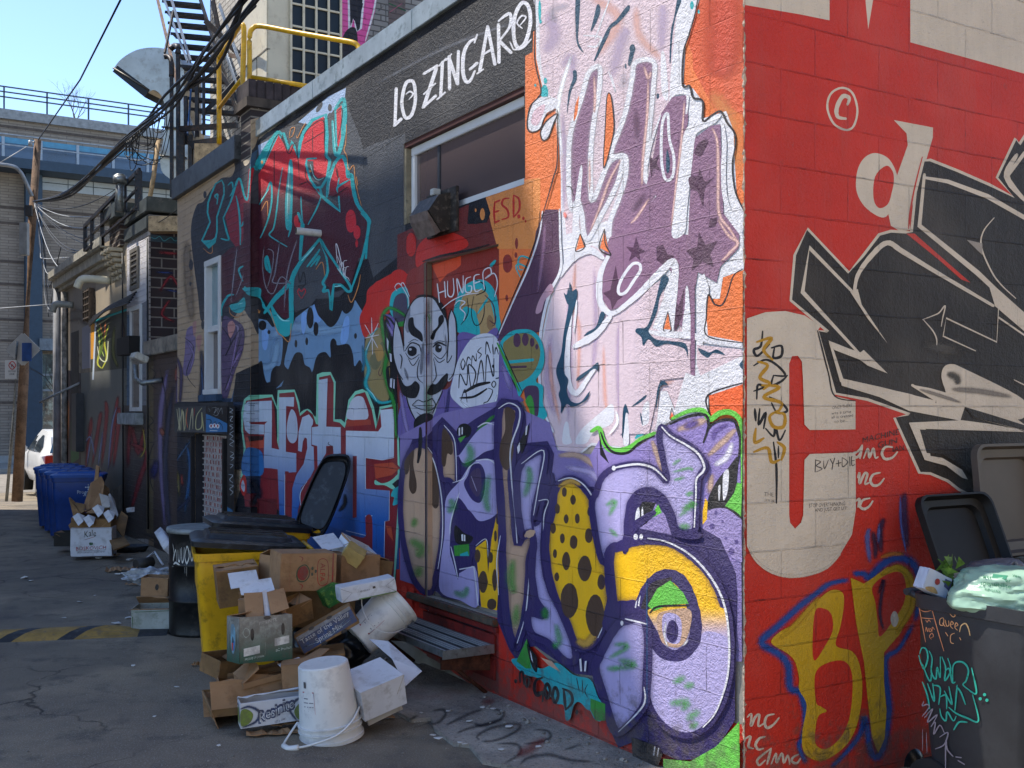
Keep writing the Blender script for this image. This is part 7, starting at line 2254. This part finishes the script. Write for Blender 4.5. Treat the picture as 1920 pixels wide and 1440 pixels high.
# ================= BLUE BINS =================
bb = mat('blue_plastic', '0f3678', .4, 0, .15, 3, .05, dirt='0c2a5c'); bl_ = mat('blue_lid', '174a94', .4, 0, .12, 3, .05)
lb4 = ('nearest blue wheeled bin with white lettering', 'second blue wheeled bin from the alley side lettering', 'third blue wheeled bin in the row', 'farthest blue wheeled bin in the row')
for i in range(4):
    c = cart('wheeled_bin', lb4[i], 'bin', (-5.40-.33*i, 13.65+.60*i, 0), R_(16),   .60, .62, .81, bb, bl_, 1, 'blue wheeled bins')
    if i == 0:
        facepaint(c, 'bin_lettering', .57, .78, .60, 'T c8d4e4 Progressive 50 30 96 30 8\nT c8d4e4 waste_solutions 62 35 92 35 3\nE c8d4e4 73 16 2.4 2.4 73 11 1.2 1.8 73 21 1.2 1.8 68 16 1.8 1.2 78 16 1.8 1.2\nF 0a1c40 66 1 82 1 82 5 66 5')
# ================= RIGHT HAND BINS =================
bk = mat('black_bin', '343538', .4, 0, .15, 4, .07, dirt='2b2c2f', spec=.3)
RZ = math.atan2(U.y, U.x)-math.pi/2
g1 = cart('black_bin', 'black wheeled bin with green tag, lid thrown back and bags spilling over', 'bin', (1.99, 4.38, 0), RZ, .52, .54, .865, bk, mat('inner_lid_black', '141416', .5, 0, .2, 5, spec=.2), 112, 'black wheeled bins', .78, lsh=.23, lw=.92, ll=.68)
g2 = cart('black_bin', 'black wheeled bin farther along the red wall with its lid upright', 'bin', tuple(C0+PX*1.60+U*(-.42)), RZ, .52, .50, .92, bk, mat('sunlit_black_lid', '4a423c', .5, 0, .08, 4), 96, 'black wheeled bins', .78)  # brown-grey tone puts the sunlight on this black lid into the colour
PLACE['TG'] = (lambda c: c, 'plain')
A_ = Vector((-PX.x, -PX.y, 0)); cb = Vector((1.99, 4.38, 0))
def onbin(x, y):       # the bin's left face leans in slightly towards its foot
    d = Vector(((x-960)/FP, 1, -(y-HY)/FP)); o_ = Vector((0, 0, CAMZ)); t = 4.2
    for _ in range(8):
        z = (o_+d*t).z; hw = .26*(.80+.12*min(1, z/.57) if z < .57 else .945)+.0025
        t = ((cb+A_*hw-o_).dot(A_))/d.dot(A_)
    p = o_+d*t; return p
TM = Paint(lambda x, y: (x, y), 'bintag', .0004)
def placebin(c):
    p = onbin(c.x, c.y)+A_*c.z; return g1.matrix_world.inverted() @ p
bpy.context.view_layer.update()
PLACE['TG'] = (placebin, 'plain')
TM.run('''
@ 1680 1040 3.6
L 2aa890 11 160 670 175 630 205 640 215 700 190 770 165 720 155 680
L 2aa890 11 180 740 215 830 235 850 240 790
L 2aa890 11 225 650 245 700 240 790 270 840 280 760 300 830 300 690
L 2aa890 11 310 690 335 760 330 850 370 780 350 700
L 2aa890 11 330 790 360 770 380 860 400 860
L 2aa890 12 385 860 385 760 410 725 460 730 490 780 475 850 455 880 520 930
L 2aa890 12 512 765 545 930 500 920
L 2aa890 11 180 860 210 940 230 1040
L 2aa890 11 215 870 260 990 250 870
L 2aa890 11 255 880 300 900 290 1010
L 2aa890 11 300 960 340 950 345 1040
L 2aa890 11 360 890 380 1010 330 920
L 2aa890 12 410 890 440 930 470 1010
L 2aa890 11 400 1050 415 880
L 2aa890 12 520 945 560 1120 480 1100 410 1070 360 1030
L 2aa890 11 300 1040 310 1090 340 1120 350 1060 390 1120 410 1090
L 2aa890 13 485 1130 430 1130 395 1180
E 2aa890 572 972 11 11 598 945 11 11 614 982 11 11
L d98a5c 6 155 355 170 430 200 590
L d98a5c 6 245 370 280 500 325 650
L d98a5c 5 160 370 200 385 240 375
L d98a5c 5 170 425 210 430 255 432
L d98a5c 5 200 440 212 455 222 440 235 455
L d98a5c 5 200 520 205 490 215 520 220 495
L d98a5c 5 225 500 228 520 240 510 228 495
L d98a5c 5 245 520 248 490 262 505
L d98a5c 5 240 570 228 550 245 530 255 550 240 560
L e0a06a 6 320 425 300 435 298 470 320 475 325 440 318 425
L e0a06a 6 315 460 335 485
L e0a06a 6 335 440 345 480 360 475 358 445
L e0a06a 6 370 475 388 465 375 450 368 480 385 500
L e0a06a 6 400 485 418 475 405 460 398 490 415 510
L f0c080 8 430 520 440 480 470 465 490 500 500 545
L e0a06a 6 395 530 370 545 370 590 390 600
l e0a06a 5 335 525 350 548
l e0a06a 5 430 560 438 575
L e0a06a 6 365 400 385 420 400 410 385 395 362 398
l e0a06a 4 360 385 355 358
l e0a06a 4 385 385 385 362
l e0a06a 4 405 390 420 372
L 8a8088 9 190 990 180 1020 210 1010 225 1030 180 1090
L 8a8088 9 195 1100 250 1040 215 1130 280 1080 240 1160
L 8a8088 9 240 1160 270 1130 260 1210 300 1150 330 1200
L 8a8088 9 300 1230 355 1200 330 1280 270 1310
L 8a8088 10 345 1240 350 1310 390 1360
L 8a8088 9 340 1250 340 1440
L 8a8088 4 180 1180 180 1320
L 8a8088 4 205 1200 210 1340
l 8a8088 8 405 1365 440 1370
l 8a8088 8 420 1390 462 1415
''').done('teal_and_grey_tag', g1, lambda x, y: 'TG', [])
def bagmesh(name, label, loc, s, m, seed, amp=.2, fr=9, rot=0):
    bm = B(); bmesh.ops.create_icosphere(bm, subdivisions=5, radius=1)
    for v in bm.verts:
        p = v.co.copy(); q = Vector((p.x*2.2+p.y, p.y*2.2, p.z*5))+Vector((seed, 0, 0))
        f = 1+amp*.9*mn.noise(p*1.3+Vector((seed, 0, 0)))+amp*.45*abs(mn.noise(q*.9))+amp*.13*abs(mn.noise(q*2.6))+amp*.04*mn.noise(q*7)
        v.co = Vector((p.x*s[0], p.y*s[1], p.z*s[2]))*f
    o = tag(link(name, bm, m, None, True), label, 'bag'); o.location = loc; o.rotation_euler = (0, 0, rot); return o
bg1 = bagmesh('rubbish_bag', 'bulging pale green rubbish bag with green lettering in the black bin', P(1880, 1112, 4.30), (.20, .17, .115), mat('bag_green', '8fae98', .32, var=.1, scale=6), 2.2, .3)
bagmesh('rubbish_bag', 'grey knotted bag behind the pale green bag', P(1868, 1082, 4.5), (.14, .1, .07), mat('bag_grey', '5c5a60', .35, var=.2), 5.1, .3)
bm = B(); tube(bm, [P(*q) for q in cr([(1850, 1072, 4.4), (1870, 1058, 4.38), (1890, 1062, 4.36), (1902, 1052, 4.36), (1903, 1066, 4.36), (1885, 1070, 4.37)], False, 6)], .008, 6); tag(link('bag_knot', bm, MATS['bag_grey']), 'looped grey bag handle above the bin', 'bag handle')
BT = Paint(lambda x, y: (x, y), 'bagtext', .0)
bg_h = bg1
def onbag(c):
    bpy.context.view_layer.update()
    o_ = bg1.matrix_world.inverted() @ Vector((0, 0, CAMZ)); p = bg1.matrix_world.inverted() @ P(c.x, c.y, 4.2); d = (p-o_).normalized()
    hit, loc, nr, idx = bg1.ray_cast(o_, d)
    return (loc-d*.004) if hit else Vector((0, 0, 0))
PLACE['BG'] = (onbag, 'plain')
BT.run('''
T 2f7a58 au 1842 1083 1858 1086 7
T 2f7a58 sponsibilite 1838 1096 1895 1103 8
T 2f7a58 isposez 1846 1106 1876 1112 6
T 2f7a58 er 1884 1090 1896 1093 8
F 1f7a5a 1862 1076 1890 1079 1886 1086 1860 1083
T 2f7a58 vert 1898 1080 1915 1086 7
''').done('bag_print', bg1, lambda x, y: 'BG', [])
cc = carton('cardboard_box', 'small white and blue food box in the near corner of the black bin', P(1742, 1112, 4.42), (.13, .06, .09), (0, 24, 20), mat('food_box', 'b4bccb', .5, var=.1), white)
facepaint(cc, 'food_print', .13, .09, .06, 'E b02a30 45 30 10 10\nS c9a86a 10 60 40 50 60 64 20 68\nF 2a4a9a 70 10 98 10 98 40 74 34')
bm = B(); r = random.Random(3)
for _ in range(30):
    a = Vector((r.uniform(-.03, .03), r.uniform(-.03, .03), r.uniform(-.04, .08))); b_ = a+Vector((r.uniform(-.05, .05), r.uniform(-.02, .02), r.uniform(-.02, .05))); c_ = a+Vector((r.uniform(-.02, .02), r.uniform(-.02, .02), r.uniform(.02, .06)))
    bm.faces.new([bm.verts.new(q) for q in (a, b_, c_)])
o = tag(link('salad_leaves', bm, mat('leaf_green', '5a7a24', .6, var=.4, scale=30)), 'limp green salad leaves beside the food box', 'leaves'); o.location = P(1783, 1095, 4.45)
bm = B(); box(bm, (-.07, -.03, 0), (.07, .03, .05), bev=.004); o = tag(link('foam_block', bm, mat('foam', 'b7ab98', .9, var=.15)), 'pale rough block behind the bin rim by the wall', 'block'); o.location = P(1766, 1094, 4.7)
bm = B(); bmesh.ops.create_icosphere(bm, subdivisions=3, radius=.1); o = tag(link('rubbish_bag', bm, MATS['bag_black'], None, True), 'black lump on the ground at the foot of the red wall', 'bag'); o.location = G(1690, 1425)
# ================= SPEED BUMP =================
sb = empty('speed_bump', G(150, 1200), 0, 'black and yellow rubber speed bump across the alley', 'speed bump')
rub = mat('rubber', '26272a', .7, 0, .25, 10, .4, 80, dirt='4a4845'); rby = mat('worn_yellow', '98783a', .75, 0, .2, 8, .3, 60, dirt='5a5044')
A0 = Vector((-4.6, 7.55, 0)); A1 = Vector((-2.52, 8.02, 0)); ds = (A1-A0).normalized(); nn_ = Vector((-ds.y, ds.x, 0)); L = (A1-A0).length
prof = [(-.17, 0), (-.15, .012), (-.09, .042), (-.03, .055), (.03, .055), (.09, .042), (.15, .012), (.17, 0)]
def seg(bm, s0, s1, sk=.16):
    ra = []
    for s in (s0, s1): ra.append([bm.verts.new(A0+ds*(s+sk*y/.17*(1 if 0 < s < L-.35 else 0))+nn_*y+Vector((0, 0, z*(1 if s < L-.2 else .25)))) for y, z in prof])
    for i in range(len(prof)-1): bm.faces.new((ra[0][i], ra[0][i+1], ra[1][i+1], ra[1][i]))
    for r in ra: bm.faces.new(r)
q = 0
for ln_, col_ in ((.20, 0), (.27, 1), (.11, 0), (.30, 1), (.11, 0), (.29, 1), (.11, 0), (.30, 1), (.12, 0), (L-1.81, 1)):
    bm = B(); seg(bm, max(0, L-q-ln_), L-q); part_world('yellow_section' if col_ else 'black_section', bm, rby if col_ else rub, sb); q += ln_
# ================= POLES, SIGNS, LAMP =================
pole = empty('utility_pole', P(33, 935, 20.4), 0, 'leaning weathered wooden utility pole at the alley mouth', 'pole')
pm = mat('pole_wood', '7d6450', .9, 0, .3, 5, .6, 40, dirt='4a3c30')
bm = B(); tube(bm, [P(32, 940, 20.4), P(45, 700, 20.4), P(60, 420, 20.4), P(71, 262, 20.4)], .10, 14, r1=.062); part_world('shaft', bm, pm, pole)
bm = B(); tube(bm, [P(72, 263, 20.4), P(57, 268, 20.3)], .015, 6); tube(bm, [P(57, 274, 20.3), P(57, 264, 20.3)], .04, 8); part_world('insulator', bm, mat('porcelain', 'a7a9a8', .3), pole)
bm = B(); box(bm, (-.07, -.16, -.3), (.07, -.03, .3), M=Matrix.Translation(P(50, 450, 20.2)), bev=.01); part_world('junction_box', bm, mat('box_grey', '8b8b88', .6), pole)
bm = B(); box(bm, (-.12, -.02, -.2), (.0, .12, .0), M=Matrix.Translation(P(60, 385, 20.3))); part_world('bracket', bm, mat('hw_dark', '3c3a3a', .6), pole)
lampo = empty('street_lamp_arm', P(60, 370, 20.4), 0, 'curved pale lamp arm reaching left from the pole', 'lamp arm')
bm = B(); tube(bm, [P(*q) for q in cr([(60, 368, 20.3), (50, 345, 20.2), (38, 322, 20.1), (20, 311, 20), (-30, 306, 19.8)], False, 6)], .035, 8); part_world('arm', bm, mat('arm_metal', '9fa3a6', .5, .4), lampo)
sg = empty('sign_post', P(14, 945, 20.0), 0, 'leaning galvanised post carrying a no parking sign and a diamond sign back', 'sign')
bm = B(); tube(bm, [P(12, 940, 20), P(26, 780, 20), P(32, 640, 20)], .028, 6); part_world('post', bm, gal, sg)
bm = B(); c = P(43, 655, 20.15); prism(bm, [c+Vector((a, 0, b_)) for a, b_ in ((0, .32), (.33, 0), (0, -.32), (-.33, 0))], (0, .01, 0)); bmesh.ops.bevel(bm, geom=[e for e in bm.edges if abs(e.verts[0].co.y-e.verts[1].co.y) > .005], offset=.03, segments=3, affect='EDGES')
part_world('diamond_plate', bm, mat('sign_back', 'b3b2ae', .5, .3, .1), sg)
bm = B(); box(bm, (-.11, -.01, -.18), (.10, .0, .16), M=Matrix.Translation(P(21, 692, 19.9)), bev=.004); part_world('parking_plate', bm, mat('sign_white', 'd5d3cd', .5, var=.05), sg)
SP = Paint(lambda x, y: (x, y), 'nops', .001)
PLACE['NP'] = (lambda c: sg.matrix_world.inverted() @ (P(c.x, c.y, 19.885)+Vector((0, -c.z, 0))), 'plain'); bpy.context.view_layer.update()
SP.run('''
@ 0 440 4
C c0242a 6 92 950 118 980 92 1010 66 980
T 15151a R 82 994 104 994 24
l c0242a 5 72 962 112 998
T 15151a IN_THIS 62 1030 118 1030 12
T 15151a LANE 68 1052 108 1052 13
''').done('sign_lettering', sg, lambda x, y: 'NP', [])
bm = B(); box(bm, (-.09, 0, -.17), (.09, .01, .17), M=Matrix.Translation(P(50, 660, 20.1)), bev=.004); st_ = part_world('sticker', bm, mat('blue_sticker', '2c4f8a', .5), pole)
# ================= WIRES =================
wm = mat('cable_black', '17181b', .5); wl_ = mat('cable_grey', 'a9abad', .5)
def sag(a, b_, n=14, s=.3):
    return [a+(b_-a)*(i/n)-Vector((0, 0, s*4*(i/n)*(1-i/n))) for i in range(n+1)]
for k in range(9):
    r = random.Random(k); o1, o2, o3 = [Vector((r.uniform(-1, 1)*.06, r.uniform(-1, 1)*.06, r.uniform(-1, 1)*.07)) for _ in range(3)]
    pts = cr([tuple(v) for v in (P(62, 378, 20.3), P(130, 360, 17.5)+o1*.7, P(235, 268, 14)+o2, P(320, 190, 11.3)+o3, P(390, 105, 9.5)+o1*1.2, P(470+k*1.5, -10, 7.8)+o2*1.2)], False, 5)
    rod('overhead_cable', [Vector(p) for p in pts], .009+.003*(k % 3), wm, 'one strand of the thick black cable bundle sweeping up from the pole', 'cable', 'cables of the overhead bundle', 6)
rod('overhead_cable', [P(228, -4, 12), P(150, 150, 15.5), P(72, 262, 20.3)], .012, wm, 'single thin wire crossing open sky to the pole top', 'cable', seg=5)
r = random.Random(4)
for k in range(9):
    x1, y1 = r.choice(((262, 320), (325, 262), (300, 335), (235, 396), (162, 470), (212, 395), (345, 385), (200, 460), (280, 400))); a = P(64, 380, 20.2); b_ = P(x1, y1, 20-(x1-60)*.028)
    rod('slack_wire', sag(a, b_, 12, r.uniform(.1, .9)), .005+r.random()*.003, wm if k % 4 else wl_, 'slack wire fanning out from the cluttered pole', 'wire', 'slack wires at the pole', 4)
for k in range(6):
    x0 = 66+k*1.5; pts = [(x0, 385, 20.1), (x0+6+r.uniform(-6, 10), 450+r.uniform(-20, 30), 20), (x0+20+r.uniform(-10, 20), 520+r.uniform(-40, 60), 19.6), (x0+40+r.uniform(-20, 40), 585+r.uniform(-150, 20), 19)]
    rod('slack_wire', [P(*q) for q in cr(pts, False, 5)], .008, wl_ if k % 2 else wm, 'wire hanging in a loop below the pole top', 'wire', 'hanging wires at the pole', 4)
for k in range(12):
    x0, y0 = r.uniform(205, 330), r.uniform(150, 250); t0, t1 = sorted((r.random(), r.random())); x0, y0, x3, y3 = 235+95*t0, 268-80*t0, 235+95*t1, 268-80*t1; q = r.uniform(20, 70); pts = [(x0, y0, 13), (x0+(x3-x0)*.3+r.uniform(-14, 6), y0+q*.8, 13), (x0+(x3-x0)*.7+r.uniform(-6, 14), y0+q*.7, 12.9), (x3, y3, 12.8)]
    rod('slack_wire', [P(*q) for q in cr(pts, False, 5)], .006, wm, 'thin loose wire tangled around the bundle by the duct', 'wire', 'tangled wires by the duct', 4)
rod('slack_wire', [P(0, 578, 20), P(105, 570, 19)], .008, wl_, 'level pale wire from the left edge to the flue', 'wire', seg=4)
rod('slack_wire', [P(0, 305, 20), P(50, 275, 20.3)], .008, wl_, 'pale wire from the left edge to the insulator', 'wire', seg=4)
for k in range(5):
    pts = [(172+k*3, 600+k*3, 15.3), (195, 585+k*4, 14.7), (215, 572+k*3, 14.3), (240, 560+k*4, 13.8), (262, 548+k*5, 13.3)]
    rod('wall_cable', [MB @ (onN(x, y)+Vector((0, .04+.02*k, 0))) for x, y, _ in cr([(a, b_, c) for a, b_, c in pts], False, 4)], .012, wm, 'black cable strung along the stucco wall', 'cable', 'cables clipped along the stucco wall', 5)
for x, n_ in ((234, 'left'), (281, 'right')):
    q = onN(x, 600); rod('wall_conduit', [MB @ Vector((q.x, .02, .2)), MB @ Vector((q.x, .03, 3.7))], .010, wm, 'dark conduit at the %s edge of the white brick strip' % ('far' if n_ == 'left' else 'near'), 'conduit', seg=6)
# ================= CAR =================
car = empty('parked_car', (-10.75, 26.6, -.33), math.radians(-60), 'white hatchback parked in the street beyond the blue bins', 'car')
cw = mat('car_white', 'e4e4e2', .2, var=.03, spec=.8); cg = mat('car_glass', '1f2c34', .05, spec=1)
prof = [(-2.1, .35), (-2.15, .75), (-1.95, .92), (-1.15, 1.02), (-.45, 1.45), (.3, 1.56), (1.2, 1.52), (1.75, 1.42), (2.05, .98), (2.12, .6), (2.08, .32)]
bm = B(); rows = []
for y, k in ((-.86, .0), (-.9, .5), (-.78, 1), (0, 1.03), (.78, 1), (.9, .5), (.86, 0)):
    rows.append(None)
sec = [(-.80, .30), (-.90, .55), (-.88, .95), (-.66, 1.52), (.66, 1.52), (.88, .95), (.90, .55), (.80, .30)]
xs = [-2.15, -2.05, -1.5, -1.1, -.45, .3, 1.2, 1.75, 2.0, 2.12]
def topz(x):
    pts = [(-2.15, .62), (-2.05, .85), (-1.5, .97), (-1.1, 1.04), (-.45, 1.42), (.3, 1.54), (1.2, 1.50), (1.75, 1.38), (2.0, 1.0), (2.12, .7)]
    for (a, za_), (b_, zb_) in zip(pts, pts[1:]):
        if a <= x <= b_: return za_+(zb_-za_)*(x-a)/(b_-a)
    return .6
rings = []
for x in xs:
    tz = topz(x); f = .9 if x in (-2.15, 2.12) else 1
    rings.append([Vector((x, y*f*(1 if z < 1 else 1), min(z, tz) if z < 1 else tz)) for y, z in sec])
loft(bm, rings, smooth=True); link('body', bm, cw, car, True)
def sidewin(y, pts):
    bm = B(); prism(bm, [Vector((x, y*(.895-.30*(z-.95)/.57*.8), z)) for x, z in pts], (0, -.01*y, 0)); link('side_window', bm, cg, car)
for y in (-1, 1):
    sidewin(y, [(-.85, 1.04), (-.35, 1.36), (.25, 1.42), (.25, 1.02)]); sidewin(y, [(.32, 1.02), (.32, 1.43), (1.1, 1.40), (1.5, 1.15), (1.45, 1.04)])
bm = B(); prism(bm, [Vector((1.84, -.6, 1.34)), Vector((1.84, .6, 1.34)), Vector((2.06, .72, 1.02)), Vector((2.06, -.72, 1.02))], (.02, 0, .01)); link('rear_window', bm, mat('rear_glass', '35566c', .08, spec=1), car)
bm = B(); prism(bm, [Vector((-1.08, -.7, 1.07)), Vector((-1.08, .7, 1.07)), Vector((-.48, .6, 1.42)), Vector((-.48, -.6, 1.42))], (-.02, 0, .015)); link('windscreen', bm, cg, car)
for y in (-1, 1):
    bm = B(); box(bm, (1.98, y*.72-.1, .75), (2.16, y*.72+.1, .97), bev=.02); link('tail_light', bm, mat('tail_red', '9a2018', .2), car)
    bm = B(); box(bm, (-.75, y*1.0-.11, .98), (-.6, y*1.0+.11, 1.14), bev=.03); link('mirror', bm, cw, car)
    for x in (-1.35, 1.35):
        bm = B(); tube(bm, [(x, y*.70, .32), (x, y*.91, .32)], .32, 24); wh = link('wheel', bm, MATS['tyre_rubber'], car)
        bm = B(); tube(bm, [(x, y*.905, .32), (x, y*.925, .32)], .2, 16); link('rim', bm, mat('rim_silver', 'a9abad', .3, .8), wh)
